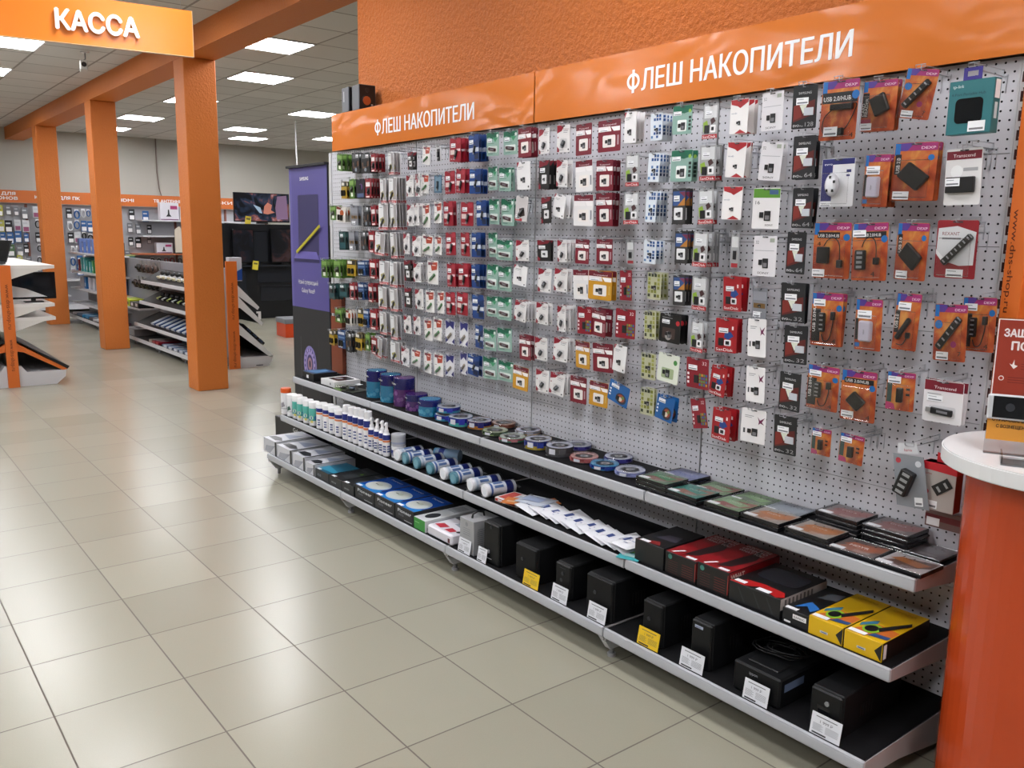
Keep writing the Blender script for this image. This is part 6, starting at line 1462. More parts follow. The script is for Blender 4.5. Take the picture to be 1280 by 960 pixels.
tag(b.build('power_cable', None, (2.24, 1.44, ZB + 0.096), (0, 0, R(-70))), 'black coiled power cable lying on the low wide unit', 'cable')
ups('black unit with silver round button nearest the counter', 1.249, 1.15, 0.262, 2.09, 0.33, 5)

def price_card(label, y1, y0, yellow):
    t = thing('price_card', label, 'price card', (2.066, y1, ZB + 0.0015), R(-90), 'price cards along the bottom shelf')
    t.rotation_euler = (R(-10), 0, R(-90))
    w = y1 - y0; h = 0.062
    b = MB(); b.box(0, 0, 0, w, 0.0012, h, mat('#dfb920', 0.4) if yellow else mat('#dadce2', 0.4)); b.build('card', t)
    b = MB(); m = mat('#5c5a4a') if yellow else mat('#5f6168')
    b.rect(w * 0.15, h * 0.84, w * 0.85, h * 0.88, -0.0006, m); b.text('1 999 Р', w * 0.3, h * 0.6, 0.008, -0.0006, m, width=w * 0.42)
    for k in range(6): b.rect(w * 0.08, h * (0.5 - 0.055 * k), w * (0.42 if k % 2 else 0.36), h * (0.515 - 0.055 * k), -0.0006, m); b.rect(w * 0.5, h * (0.5 - 0.055 * k), w * 0.92, h * (0.515 - 0.055 * k), -0.0006, m)
    b.rect(w * 0.08, h * 0.05, w * 0.55, h * 0.12, -0.0006, mat('#2a2b30')); b.build('print', t)
for a in ((2.987, 2.897, 0, 'white price card leaning before the grey stabilizer'), (2.843, 2.78, 0, 'white price card leaning before the tall emblem unit'), (2.53, 2.436, 1, 'left yellow price card on the bottom shelf'), (2.355, 2.267, 0, 'white price card before the narrow round-button unit'),
          (2.152, 2.06, 0, 'white price card before the widest tall unit'), (1.901, 1.806, 1, 'right yellow price card on the bottom shelf'), (1.711, 1.616, 0, 'white price card before the pale-badge unit'), (1.46, 1.372, 0, 'white price card before the low wide unit with cable'), (1.229, 1.136, 0, 'white price card closest to the round counter')):
    price_card(a[3], a[0], a[1], a[2])

# ------------------------------------------------------------------ counter with poster stand
COUNTER = plaster_material('glossy_orange_laminate', '#b4401a', '#bc4a20', 4, 0.04, 0.18, 0.01)
def stadium(cx, cy, r, y_end, n=28):
    pts = [(cx + r * math.cos(math.pi * i / n), cy + r * math.sin(math.pi * i / n)) for i in range(n + 1)]
    return pts + [(cx - r, y_end), (cx + r, y_end)]
def slab(b, pts, z0, z1, m):
    n = len(pts); vs = [(p[0], p[1], z0) for p in pts] + [(p[0], p[1], z1) for p in pts]
    b.add(vs, [tuple(range(n - 1, -1, -1)), tuple(range(n, 2 * n))], m)
    b.add(vs, [(i, (i + 1) % n, n + (i + 1) % n, n + i) for i in range(n)], m)
t = thing('service_counter', 'orange counter with round end and thick white top at right edge', 'counter', (0, 0, 0))
b = MB(); slab(b, stadium(2.36, 0.75, 0.235, -0.6), 0.0, 0.962, COUNTER); b.build('pedestal', t)
b = MB(); P_ = stadium(2.345, 0.765, 0.278, -0.65); P2 = stadium(2.345, 0.765, 0.2755, -0.648)
slab(b, P2, 0.9605, 0.963, mat('#c8c8c8')); slab(b, P_, 0.963, 0.997, mat('#dedfe0', 0.3)); slab(b, P2, 0.997, 1.0, mat('#e2e3e4', 0.25)); b.build('countertop', t)
st_rot = math.degrees(math.atan2(-0.9, 0.43))
t = thing('poster_stand', 'acrylic stand with red poster and orange sheet on the white countertop', 'poster stand', (2.205, 0.905, 1.0), R(-66))
b = MB(); b.box(0, 0.006, 0.0, 0.21, 0.009, 0.335, ACRYL); b.box(0, -0.008, 0.0, 0.21, 0.009, 0.003, ACRYL); b.prism([(0, 0), (0.21, 0), (0.21, 0.003), (0, 0.003)], -0.1, -0.1, ACRYL) if False else None; b.build('acrylic_holder', t)
b = MB(); b.box(0.003, 0.003, 0.09, 0.207, 0.005, 0.332, mat('#98392a', 0.35)); y = 0.0027
W_ = mat('#ece4e2', 0.4)
b.rect(0.003, 0.09, 0.0055, 0.332, y, W_); b.rect(0.003, 0.3295, 0.207, 0.332, y, W_)
b.text('ЗАЩИТИ СВОЮ', 0.018, 0.29, 0.018, y - 0.0003, W_, width=0.165, bold=True); b.text('ПОКУПКУ', 0.036, 0.258, 0.02, y - 0.0003, W_, width=0.125, bold=True)
b.flat([(0.035, 0.225), (0.045, 0.212), (0.053, 0.22), (0.046, 0.222), (0.045, 0.235), (0.041, 0.222)], y - 0.0003, W_); b.flat(circ(0.021, 0.188, 0.006), y - 0.0003, W_); b.flat(circ(0.021, 0.188, 0.004), y - 0.0006, mat('#a83a28', 0.35))
for k in range(3): b.rect(0.06, 0.224 - 0.006 * k, 0.1, 0.226 - 0.006 * k, y - 0.0003, mat('#7c2a20')); b.rect(0.035, 0.19 - 0.006 * k, 0.075, 0.192 - 0.006 * k, y - 0.0003, mat('#7c2a20'))
b.build('red_poster', t)
b = MB(); b.box(0.002, 0.0003, 0.035, 0.207, 0.0018, 0.1, mat('#d8943a', 0.35)); b.text('СТРАХОВАНИЕ ТЕХНИКИ', 0.012, 0.082, 0.009, 0.0, mat('#3a2410'), width=0.13, bold=True); b.text('С ВОЗМЕЩЕНИЕМ ТОВАРА', 0.022, 0.066, 0.008, 0.0, mat('#3a2410'), width=0.12, bold=True); b.build('orange_sheet', t)
t = thing('smartphone', 'white phone with dark screen attached across the red poster', 'phone', (2.205, 0.905, 1.0), R(-66))
b = MB(); b.T = Matrix.Translation((0.002, 0, 0)); b.box(-0.004, -0.014, 0.088, 0.098, -0.003, 0.15, mat('#c6c8cc', 0.25), 0.004); b.build('body', t)
b = MB(); b.T = Matrix.Translation((0.002, 0, 0)); b.box(0.008, -0.0145, 0.093, 0.084, -0.0138, 0.146, mat('#16181c', 0.12)); b.flat(circ(0.045, 0.12, 0.01), -0.0147, mat('#33363c', 0.3)); b.build('screen', t)
t = thing('acrylic_tray', 'small clear acrylic tray lying beside the poster on the countertop', 'tray', (2.19, 0.86, 1.0), R(-66))
b = MB(); b.box(0.0, -0.09, 0.0, 0.11, -0.01, 0.004, ACRYL); b.box(0, -0.09, 0.004, 0.11, -0.087, 0.022, ACRYL); b.box(0.107, -0.09, 0.004, 0.11, -0.01, 0.022, ACRYL); b.box(0, -0.09, 0.004, 0.003, -0.01, 0.022, ACRYL); b.build('tray_body', t)

# ------------------------------------------------------------------ speakers on the header
for i, (y, x, lb) in enumerate(((4.637, 2.5, 'black desktop speaker with orange cone, the right one of two atop banner'), (4.765, 2.5, 'black desktop speaker at the far end atop the banner, left of two'))):
    t = thing('desktop_speaker', lb, 'speaker', (x, y, 2.2151), R(-4), 'desktop speakers on top of the header banner')
    b = MB(); b.box(0, 0, 0, 0.105, 0.1, 0.142, mat('#45484e', 0.3), 0.003); b.rect(0.004, 0.004, 0.101, 0.138, -0.0006, mat('#101114', 0.4)); b.rect(0.02, 0.02, 0.022, 0.12, -0.001, mat('#101114', 0.4)); b.T = Matrix.Rotation(R(-90), 4, 'Z'); b.rect(-0.07, 0.06, -0.064, 0.12, -0.0008, mat('#d0d2d6', 0.3)) if i else None; b.build('cabinet', t)
    b = MB(); b.cyl((0.047, -0.004, 0.052), (0.047, 0.004, 0.052), 0.031, DK, 20); b.cyl((0.047, -0.0055, 0.052), (0.047, -0.004, 0.052), 0.024, mat('#b0501f', 0.4), 20, r2=0.025); b.build('speaker_cone', t)
    b = MB(); b.cyl((0.052, -0.004, 0.112), (0.052, 0.002, 0.112), 0.013, mat('#24262a', 0.3), 14); b.cyl((0.08, -0.005, 0.03), (0.08, 0.002, 0.03), 0.005, mat('#c8ccd0', 0.3), 10); b.build('tweeter', t)
# ------------------------------------------------------------------ hanging cash desk sign
ang = math.atan2(5.519 - 5.655, 1.856 - 0.852)
t = thing('hanging_sign', 'glossy orange hanging sign with white letters below the ceiling', 'sign', (0.2, 5.519 - (1.856 - 0.2) * math.tan(ang), 2.546), ang)
Lw = (1.856 - 0.2) / math.cos(ang)
b = MB(); b.box(0, 0, 0, Lw, 0.03, 0.262, mat('#e8832a', 0.22)); b.box(-0.001, -0.001, -0.003, Lw + 0.001, 0.031, 0, mat('#d8b890', 0.4)); b.box(Lw, -0.001, -0.003, Lw + 0.003, 0.031, 0.264, mat('#d8b890', 0.4)); b.build('panel', t)
b = MB(); b.text('КАССА', 1.13 - 0.19 - 0.005, 0.068, 0.104, -0.03, mat('#f4f2f0', 0.35), width=0.43, bold=True, depth=0.025); b.build('raised_lettering', t)
b = MB(); b.tube([(Lw - 0.06, 0.015, 0.26), (Lw - 0.06, 0.015, 0.683)], 0.0015, STEEL, 4); b.tube([(0.3, 0.015, 0.26), (0.3, 0.015, 0.683)], 0.0015, STEEL, 4); b.build('hanging_wire', t)

# camera on the ceiling
t = thing('surveillance_camera', 'small white surveillance camera hanging from the left ceiling', 'camera', (2.19, 9.7, CZ), R(-10))
b = MB(); b.cyl((0, 0, 0), (0, 0, -0.012), 0.04, WH, 16); b.tube([(0, 0, -0.01), (0.0, 0, -0.07), (-0.02, -0.02, -0.09)], 0.006, mat('#8c8c8c'), 6); b.build('mount', t)
b = MB(); b.box(-0.055, -0.12, -0.19, 0.015, 0.05, -0.1, mat('#c8c6c2', 0.4), 0.006); b.build('housing', t)
b = MB(); b.cyl((-0.02, -0.122, -0.14), (-0.02, -0.118, -0.14), 0.024, DK, 16); b.build('lens', t)

# roll-up display at the far end of the run
PUR = mat('#544d8c', 0.45); BLK = mat('#26262a', 0.5)
t = thing('display_board', 'tall purple and black phone advertising board at the left shelf end', 'display board', (2.52, 5.68, 0), R(-90))
wS = 0.57
b = MB(); b.box(0, 0, 0.02, wS, 0.012, 1.93, BLK); b.rect(0, 1.0, wS, 1.93, -0.0008, PUR); b.rect(0, 1.0, 0.035, 1.93, -0.0012, mat('#625c9c', 0.45))
b.text('SAMSUNG', 0.17, 1.845, 0.022, -0.002, WH, width=0.13, bold=True)
b.flat(rr(0.13, 1.36, 0.44, 1.75, 0.01), -0.002, mat('#3c3860', 0.35)); b.flat([(0.05, 1.33), (0.44, 1.33), (0.4, 1.38), (0.11, 1.38)], -0.0026, mat('#6c64ac', 0.3)); b.flat([(0.052, 1.31), (0.442, 1.31), (0.44, 1.33), (0.05, 1.33)], -0.003, mat('#322e54', 0.3))
b.text('Новый супермощный', 0.11, 1.16, 0.03, -0.002, WH, width=0.3); b.text('Galaxy Note9', 0.16, 1.105, 0.03, -0.002, WH, width=0.2)
for k in range(6): b.flat(circ(0.26, 0.62, 0.1 - 0.017 * k, 24, 0.125 - 0.02 * k), -0.001 - 0.0003 * k, mat(['#8078b4', '#4c3f7c', '#9a8cc4', '#3c3468', '#a07c88', '#2a2440'][k], 0.4))
for k in range(16):
    a = k * math.pi / 8; b.flat(circ(0.26 + 0.075 * math.cos(a), 0.62 + 0.095 * math.sin(a), 0.008, 8, 0.012), -0.004, mat('#b4a4d4', 0.4))
b.rect(0.12, 0.35, 0.124, 0.8, -0.001, mat('#5c5c64')); b.rect(0.4, 0.35, 0.404, 0.8, -0.001, mat('#3c3c42')); b.build('printed_board', t)
b = MB(); T0 = Matrix.Translation((0.13, -0.008, 1.35)) @ Matrix.Rotation(R(-24), 4, 'Y')
b.T = Matrix.Translation((0.3, -0.01, 1.46)) @ Matrix.Rotation(R(-26), 4, 'Y'); b.box(-0.2, -0.008, -0.011, 0.2, 0.0, 0.011, mat('#b8b030', 0.3), 0.003); b.build('yellow_stylus', t)
b = MB(); b.box(-0.01, -0.02, 1.93, wS, 0.03, 1.945, mat('#17171a', 0.4)); b.box(-0.005, -0.025, 0, wS, 0.14, 0.02, mat('#1b1b1e', 0.5)); b.build('frame', t)
t = thing('display_plinth', 'low black plinth with white lettering at the left shelf end', 'plinth', (2.335, 5.61, 0), R(-90))
b = MB(); b.box(0, 0, 0, 0.5, 0.15, 0.25, mat('#1c1c1f', 0.45), 0.004); b.text('Galaxy J8', 0.3, 0.19, 0.03, E_, WH, width=0.19); b.build('box_body', t)

# cables
b = MB(); b.tube([(6.02, 13.28, CZ), (6.02, 13.28, 2.9), (6.03, 13.28, 2.6), (6.02, 13.28, 2.2)], 0.012, WH, 6); tag(b.build('hanging_cable'), 'white cable hanging from the ceiling above the televisions', 'cable')
b = MB(); b.tube([(5.2, 17.88, CZ), (5.2, 17.88, 2.6), (5.22, 17.87, 2.3), (5.26, 17.85, 2.12), (5.3, 17.84, 2.1)], 0.012, mat('#8c7c74'), 6); tag(b.build('hanging_cable'), 'thin brown cable running down the pale back wall', 'cable')

# ------------------------------------------------------------------ far wall: panels, header, goods
PEGF = mat('#a9a9ae', 0.5)
t = thing('wall_shelving', 'long perforated wall shelving under the orange header on the back wall', 'shelving', (0.2, 17.6, 0), 0)
b = MB(); b.box(0, 0.05, 0.1, 7.1, 0.07, 1.92, PEGF); b.build('back_panel', t)
for x in (0.0, 1.2, 2.62, 3.9, 5.2, 6.2, 7.06):
    b = MB(); b.box(x, 0.02, 0, x + 0.04, 0.05, 1.92, mat('#7c4a3c', 0.5)); b.build('upright', t)
b = MB(); b.box(0, -0.4, 0.1, 7.1, 0.05, 0.14, mat('#c8c8cc', 0.4)); b.box(0, -0.4, 0.05, 7.1, -0.38, 0.1, mat('#c8c8cc', 0.4)); b.build('base_shelf', t)
for x0, x1, z in ((0.3, 3.8, 0.58), (1.9, 3.2, 0.3), (4.5, 6.4, 1.68), (4.5, 6.4, 1.385), (4.35, 6.3, 1.05), (3.9, 4.7, 0.78)):
    b = MB(); b.box(x0, -0.34 if z != 1.05 else -0.5, z - 0.025, x1, 0.05, z, mat('#c8c8cc', 0.4) if z != 1.05 else mat('#a8603c', 0.5)); b.build('shelf', t)
t = thing('wall_header', 'orange header with white department names along the back wall', 'sign', (0.2, 17.55, 1.93), 0)
b = MB(); b.box(0, 0, 0, 7.05, 0.05, 0.215, mat('#c4682c', 0.4)); b.build('panel', t)
b = MB()
for s, x, z, h, w in (('ЧЕХЛЫ И ДЛЯ', 1.76, 0.13, 0.05, 0.72), ('ТЕЛЕФОНОВ', 1.83, 0.05, 0.05, 0.68), ('КАБЕЛИ ДЛЯ ПК', 2.78, 0.08, 0.055, 0.73), ('HDMI', 4.17, 0.08, 0.055, 0.276), ('ТВ АНТЕННЫ', 4.81, 0.085, 0.055, 0.545), ('СТАВКИ', 5.7, 0.09, 0.055, 0.64)):
    b.text(s, x, z, h, -0.002, WH, width=w, bold=True)
b.build('lettering', t)
# hanging goods on the far wall
FARK = [('blue_pack', '#2a5a94', 'blue'), ('black_pack', '#1b1c20', 'black'), ('white_pack', '#c8cace', 'white'), ('red_pack', '#8c2c34', 'dark red'), ('green_pack', '#4a6a48', 'green'), ('grey_pack', '#74767c', 'grey'), ('yellow_pack', '#b0ac4c', 'yellow green')]
def far_pack(col, nm, shape):
    b = MB(); m = mat(col, 0.4)
    if shape == 0:
        b.box(-0.045, 0, -0.16, 0.045, 0.02, 0, m, 0.003); b.rect(-0.035, -0.15, 0.035, -0.09, -0.001, WH if nm != 'white' else mat('#8a4a6a')); b.rect(-0.035, -0.05, 0.02, -0.03, -0.001, mat('#b8bac0'))
    elif shape == 1:
        for k in range(3): b.tube([(0.036 * math.cos(a * 0.6) , -0.01 - 0.01 * k, -0.08 + 0.055 * math.sin(a * 0.6)) for a in range(12)], 0.01, m, 6)
        b.box(-0.03, -0.01, -0.04, 0.03, 0.01, 0.0, WH)
    else:
        b.box(-0.06, 0, -0.24, 0.06, 0.03, 0, m, 0.004); b.flat(circ(0, -0.14, 0.045), -0.002, mat('#3c3f46')); b.rect(-0.05, -0.05, 0.05, -0.015, -0.001, mat('#c0c2c8'))
    return b
fprot = {}
def put_far(x, z, key, shape, label=None, depth=0.0, base=(0.2, 17.58)):
    col, nm = {k[0]: (k[1], k[2]) for k in FARK}[key]
    kk = (key, shape)
    what = {0: 'hanging pack', 1: 'coiled cable', 2: 'tall hanging pack'}[shape]
    if kk not in fprot:
        o = far_pack(col, nm, shape).build('cable_coil' if shape == 1 else 'hanging_pack'); fprot[kk] = o
    else:
        o = fprot[kk].copy(); COL.objects.link(o)
    o.location = (x + random.uniform(-.015, .015), base[1] - depth - random.uniform(0, .03), z + random.uniform(-.02, .02)); o.rotation_euler = (0, 0, random.uniform(-.2, .2)); q_ = random.uniform(0.9, 1.3); o.scale = (q_ * random.uniform(.85, 1), 1, q_)
    tag(o, '%s %s on the back wall panels' % (nm, what) if label is None else label, 'coiled cable' if shape == 1 else 'hanging pack', 'far %s %ss' % (nm, what))
rf = random.Random(12)
for z in (1.86, 1.64, 1.42, 1.2, 1.0, 0.84):
    for x in [2.3 + 0.125 * i for i in range(5)]:
        key = {1.42: 'blue_pack', 1.86: 'grey_pack', 1.64: 'white_pack'}.get(z) if rf.random() < 0.6 else rf.choice(('black_pack', 'grey_pack', 'yellow_pack', 'white_pack', 'green_pack'))
        put_far(x, z, key or rf.choice(('black_pack', 'grey_pack', 'yellow_pack', 'green_pack')), 0)
    for x in (2.98, 3.1, 3.22): put_far(x, z, rf.choice(('black_pack', 'black_pack', 'white_pack', 'grey_pack')), rf.choice((1, 1, 0)), depth=0.03)
    for x in (3.52, 3.63, 3.74, 3.85): put_far(x, z, rf.choice(('black_pack', 'blue_pack', 'black_pack', 'white_pack', 'blue_pack')), rf.choice((1, 1, 0)), depth=0.03)
    for x in (3.98, 4.1): put_far(x, z, rf.choice(('red_pack', 'grey_pack', 'black_pack')), rf.choice((0, 2)), depth=0.02)
for z, n in ((1.86, (4.62, 4.86)), (1.6, (4.55, 4.72, 4.92)), (1.36, (4.55, 4.7, 4.9)), (1.12, (4.5,))):
    for x in n: put_far(x, z, rf.choice(('black_pack', 'grey_pack', 'blue_pack')), 0)
for x in [4.9 + 0.13 * i for i in range(5)]:
    for z in (0.98, 0.8): put_far(x, z, rf.choice(('black_pack', 'grey_pack', 'black_pack', 'red_pack')), 1, depth=0.05)
# boxes on the antenna shelves
def far_box(label, x0, x1, z, h, col, pic):
    t = thing('antenna_box', label, 'box', (x0, 17.31, z + 0.002), 0, 'antenna boxes on the far shelves')
    w = x1 - x0
    b = MB(); b.box(0, 0, 0, w, 0.14, h, mat(col, 0.4), 0.003); b.rect(w * 0.55, h * 0.62, w * 0.92, h * 0.82, -0.001, mat('#a03468')); b.rect(0.01, 0.004, w - 0.01, 0.02, -0.001, mat('#6c3060'))
    if pic == 0: b.flat([(w * 0.3, h * 0.2), (w * 0.6, h * 0.2), (w * 0.5, h * 0.34), (w * 0.48, h * 0.6), (w * 0.42, h * 0.6), (w * 0.4, h * 0.34)], -0.0015, DK)
    else: b.flat(circ(w * 0.45, h * 0.34, w * 0.2, 14, h * 0.1), -0.0015, DK)
    b.build('carton', t)
far_box('largest white antenna box on the top far shelf', 5.05, 5.4, 1.68, 0.33, '#d2cfd6', 0)
far_box('medium white antenna box second on the top far shelf', 5.42, 5.63, 1.68, 0.26, '#d6d4d8', 1)
far_box('white antenna box third on the top far shelf', 5.65, 5.85, 1.68, 0.25, '#d6d4d8', 1)
far_box('pale teal edged box last on the top far shelf', 5.88, 6.1, 1.68, 0.2, '#b4c8cc', 1)
far_box('long flat white box on the middle far shelf', 5.45, 5.95, 1.385, 0.1, '#c4c6ca', 1)
far_box('white box on the brown far shelf, left side', 4.95, 5.25, 1.05, 0.2, '#c2c6ce', 0)
far_box('white box with black antenna picture on the brown far shelf', 5.42, 5.72, 1.05, 0.26, '#cfcbd2', 0)
t = thing('indoor_antenna', 'cream upright panel antenna on the brown far shelf', 'antenna', (5.33, 17.18, 1.052)); b = MB(); b.prism([(-0.07, 0.02), (0.07, 0.02), (0.07, 0.45), (0.02, 0.52), (-0.07, 0.45)], -0.01, 0.01, mat('#cbbfae', 0.4)); b.build('panel', t); b = MB(); b.box(-0.09, -0.05, 0, 0.09, 0.05, 0.02, DK); b.build('base', t)
t = thing('indoor_antenna', 'dark brown spire antenna on the brown far shelf', 'antenna', (5.85, 17.2, 1.052)); b = MB(); b.cyl((0, 0, 0.02), (0, 0, 0.52), 0.05, mat('#4a3034', 0.4), 12, r2=0.01); b.build('mast', t); b = MB(); b.cyl((0, 0, 0), (0, 0, 0.03), 0.09, DK, 14); b.build('base', t)
t = thing('small_crate', 'dark teal crates stacked on the low far shelf', 'crate', (4.45, 17.38, 0.782)); b = MB(); b.box(-0.25, -0.1, 0, 0.1, 0.1, 0.22, mat('#3f6a60', 0.5), 0.005); b.box(-0.25, -0.1, 0.22, 0.1, 0.1, 0.24, mat('#9a9c60', 0.5)); b.build('crate_body', t)

# ------------------------------------------------------------------ middle-distance gondola behind the columns
GW = mat('#c9c9cd', 0.4)
t = thing('display_gondola', 'double sided display gondola running behind the orange columns', 'display shelving', (3.41, 9.3, 0), 0)
b = MB(); b.box(-0.02, 0.02, 0.1, 0.02, 6.6, 1.1, mat('#8e8f96', 0.5)); b.build('centre_panel', t)
b = MB(); b.box(-0.05, -0.03, 0.0, 0.07, 0.0, 1.18, mat('#cf6a28', 0.4)); b.text('www.dns-shop.ru', 0.0, 0.95, 0.035, -0.031, mat('#5a2208'), rot=-90, width=0.4); b.text('www.dns-shop.ru', 0.0, 0.42, 0.035, -0.031, mat('#5a2208'), rot=-90, width=0.4); b.build('end_post', t)
b = MB(); b.prism([(0.04, 0.0), (0.4, 0.0), (0.45, 0.06), (0.46, 0.115), (0.1, 0.115), (0.04, 0.19)], 0.0, 2.2, mat('#c6c6ca', 0.35)); b.rect(0.26, 0.012, 0.34, 0.022, -0.001, DK); b.build('plinth', t)
b = MB(); b.box(-0.36, 0.2, 0.09, -0.02, 6.6, 0.115, BLACK); b.box(-0.37, 0.2, 0.075, -0.36, 6.6, 0.12, GW); b.build('base_shelf', t)
for y in (0.7, 1.7, 2.7, 3.7, 4.7, 5.9):
    b = MB(); b.prism([(-0.36, 0.09), (-0.2, 0.09), (-0.26, 0.03), (-0.32, 0.03)], y, y + 0.03, mat('#a8a8ac', 0.4)); b.cyl((-0.29, y + 0.015, 0), (-0.29, y + 0.015, 0.04), 0.015, STEEL, 8); b.build('foot', t)
for z0, d0, z1, d1, zz in ((0.92, 0.04, 0.66, 0.3, 0), (0.8, 0.04, 0.48, 0.34, 1), (0.5, 0.03, 0.11, 0.44, 2)):
    b = MB(); b.prism([(d0, z0), (d0 + 0.03, z0 + 0.01), (d1 + 0.02, z1 + 0.01), (d1, z1 - 0.02), (d0 + 0.06, z0 - 0.13), (d0, z0 - 0.13)], 0.0, 0.012, mat('#d4d4d6', 0.35)); b.build('bracket', t)
    b = MB(); b.prism([(d0, z0), (d1, z1), (d1, z1 + 0.015), (d0, z0 + 0.015)], 0.012, 2.0, BLACK); b.build('slanted_shelf', t)
for z0, d0, z1, d1, y0, y1 in ((1.0, 0.04, 0.86, 0.3, 0.15, 2.3), (0.74, 0.04, 0.6, 0.33, 0.15, 2.3), (0.44, 0.04, 0.31, 0.36, 0.15, 2.5)):
    b = MB(); b.prism([(-d0, z0), (-d1, z1), (-d1, z1 - 0.015), (-d0, z0 - 0.015)], y0, y1, BLACK); b.box(-d1 - 0.01, y0, z1 - 0.03, -d1, y1, z1 + 0.01, GW); b.build('slanted_shelf', t)
for z, y0, y1 in ((0.48, 2.5, 3.9), (1.12, 3.9, 6.5), (0.82, 3.9, 6.5), (0.55, 3.9, 6.5), (0.32, 3.9, 6.5)):
    b = MB(); b.box(-0.3, y0, z - 0.02, -0.02, y1, z, GW); b.build('flat_shelf', t)
rg = random.Random(5)
# goods on the near slanted shelves
def small(name, label, cat, loc, mb, group, rz=0, rot=None):
    o = mb.build(name, None, loc, rot or (0, 0, rz)); tag(o, label, cat, group); return o
for i in range(9):
    y = 9.5 + 0.2 * i
    b = MB(); b.box(-0.12, -0.075, 0, 0.12, 0.075, 0.025, mat('#c4c8d0', 0.3), 0.002); b.box(-0.12, -0.0755, 0.002, 0.12, -0.03, 0.0262, mat('#2c4a80', 0.3)); b.flat(circ(0, 0, 0.03), 0, mat('#9a3c44')) if False else None
    small('phone_box', 'white and blue phone box on the lower slanted shelf, %s from the front' % ORD[i + 1], 'box', (3.41 - 0.215, y, 0.381), b, 'phone boxes on the lower slanted shelf', rot=(0, R(-22), 0))
    b = MB(); b.box(-0.07, -0.06, 0, 0.07, 0.06, 0.02, mat('#17181b', 0.3), 0.002); b.box(-0.071, -0.03, 0.002, -0.02, 0.03, 0.021, mat('#c8cac8' if i % 2 else '#a8b860', 0.4)); b.ball((0.01, 0, 0.035), 0.035, 0.04, 0.03, DK, 10, 6)
    small('headphone_pack', 'black round headphone pack on the middle slanted shelf, %s from the front' % ORD[i + 1], 'headphones', (3.41 - 0.19, y, 0.678), b, 'headphone packs on the middle slanted shelf', rot=(0, R(-22), 0))
    b = MB(); b.box(-0.06, -0.06, 0, 0.06, 0.06, 0.02, mat('#d0d0d2', 0.3), 0.002); b.ball((0.01, 0, 0.04), 0.035, 0.045, 0.03, DK, 10, 6); b.box(-0.071, -0.05, 0.002, -0.05, 0.05, 0.03, mat('#c8c0a0'))
    small('headphone_pack', 'white based headphone pack on the upper slanted shelf, %s from the front' % ORD[i + 1], 'headphones', (3.41 - 0.17, y, 0.938), b, 'headphone packs on the upper slanted shelf', rot=(0, R(-26), 0))
for i in range(6):
    b = MB(); b.box(-0.14, -0.08, 0, 0.14, 0.08, 0.03, mat('#c8ced8', 0.3), 0.002); b.box(-0.14, 0.02, 0.001, 0.14, 0.0805, 0.0312, mat('#24548c', 0.3)); b.box(-0.04, -0.05, 0.001, 0.02, -0.01, 0.0314, mat('#8c3440'))
    small('tablet_box', 'white and blue box on the far base shelf, %s from the front' % ORD[i + 1], 'box', (3.2, 9.62 + 0.2 * i, 0.1165), b, 'white and blue boxes on the far base shelf')
for i, c in enumerate(('#8c1c28', '#7a2430', '#8a8478')):
    b = MB(); b.box(-0.14, -0.06, 0, 0.14, 0.06, 0.035, mat(c, 0.3), 0.002); b.box(-0.1, -0.03, 0.034, 0.0, 0.03, 0.0358, mat('#c8c4c8')); small('gadget_box', '%s box on the far base shelf beside the white boxes' % ('crimson', 'dull red', 'tan grey')[i], 'box', (3.2, 10.9 + 0.14 * i, 0.1165), b, None)
b = MB(); b.box(-0.14, -0.22, 0, 0.14, 0.22, 0.09, mat('#85868a', 0.4), 0.006); b.box(-0.12, -0.2, 0.085, 0.12, 0.2, 0.092, mat('#a8a8ac', 0.3)); b.box(-0.06, -0.1, 0.09, 0.06, 0.1, 0.094, mat('#4c4c50'))
small('equipment_case', 'grey flat case on the far base shelf between the columns', 'case', (3.2, 12.1, 0.1165), b, None)
for i, (c, l) in enumerate((('#c8941c', 'orange yellow'), ('#c9c4bc', 'white'), ('#b4c41c', 'lime yellow'), ('#b4c41c', 'bright lime'), ('#26272b', 'black'), ('#1c1d20', 'small black'))):
    b = MB(); b.box(-0.1, -0.1, 0, 0.1, 0.1, 0.09 - 0.02 * (i > 3), mat(c, 0.35), 0.003); b.box(-0.101, -0.05, 0.02, -0.09, 0.04, 0.06, WH if i > 3 else mat('#3a3a3c'))
    small('gadget_box', l + ' box on the flat shelf between the columns', 'box', (3.22, 13.0 - 0.21 * i, 0.482), b, None)
for k, (z, n) in enumerate(((1.12, 8), (0.82, 12), (0.55, 8))):
    for i in range(n):
        y = 13.4 + i * (2.3 / n)
        c = rg.choice(('#5a76b4', '#6c84bc', '#2c2e34')) if z == 1.12 else rg.choice(('#2f8c84', '#5ab0b4', '#8c2c34', '#2c2e38', '#4c9c5c', '#8cc0d0')) if z == 0.82 else rg.choice(('#2c6ca8', '#c8c4cc', '#4c4c54'))
        nm = {'#5a76b4': 'periwinkle', '#6c84bc': 'pale blue', '#2c2e34': 'black', '#2f8c84': 'teal', '#5ab0b4': 'aqua', '#8c2c34': 'dark red', '#2c2e38': 'navy black', '#4c9c5c': 'green', '#8cc0d0': 'ice blue', '#2c6ca8': 'blue', '#c8c4cc': 'white', '#4c4c54': 'grey'}[c]
        b = MB(); hh = rg.uniform(0.17, 0.23); b.box(-0.09, -0.5 / n, 0, 0.09, 0.5 / n, hh, mat(c, 0.35), 0.003); b.box(-0.0906, -0.3 / n, hh * 0.2, -0.085, 0.3 / n, hh * 0.5, mat('#c8ccd4', 0.4))
        small('boxed_accessory', '%s upright box on %s far shelf, %s from near end' % (nm, ('topmost', 'second', 'third')[k], ORD[i + 1]), 'box', (3.282, y, z + 0.001), b, 'upright boxes on the far shelves behind the columns')
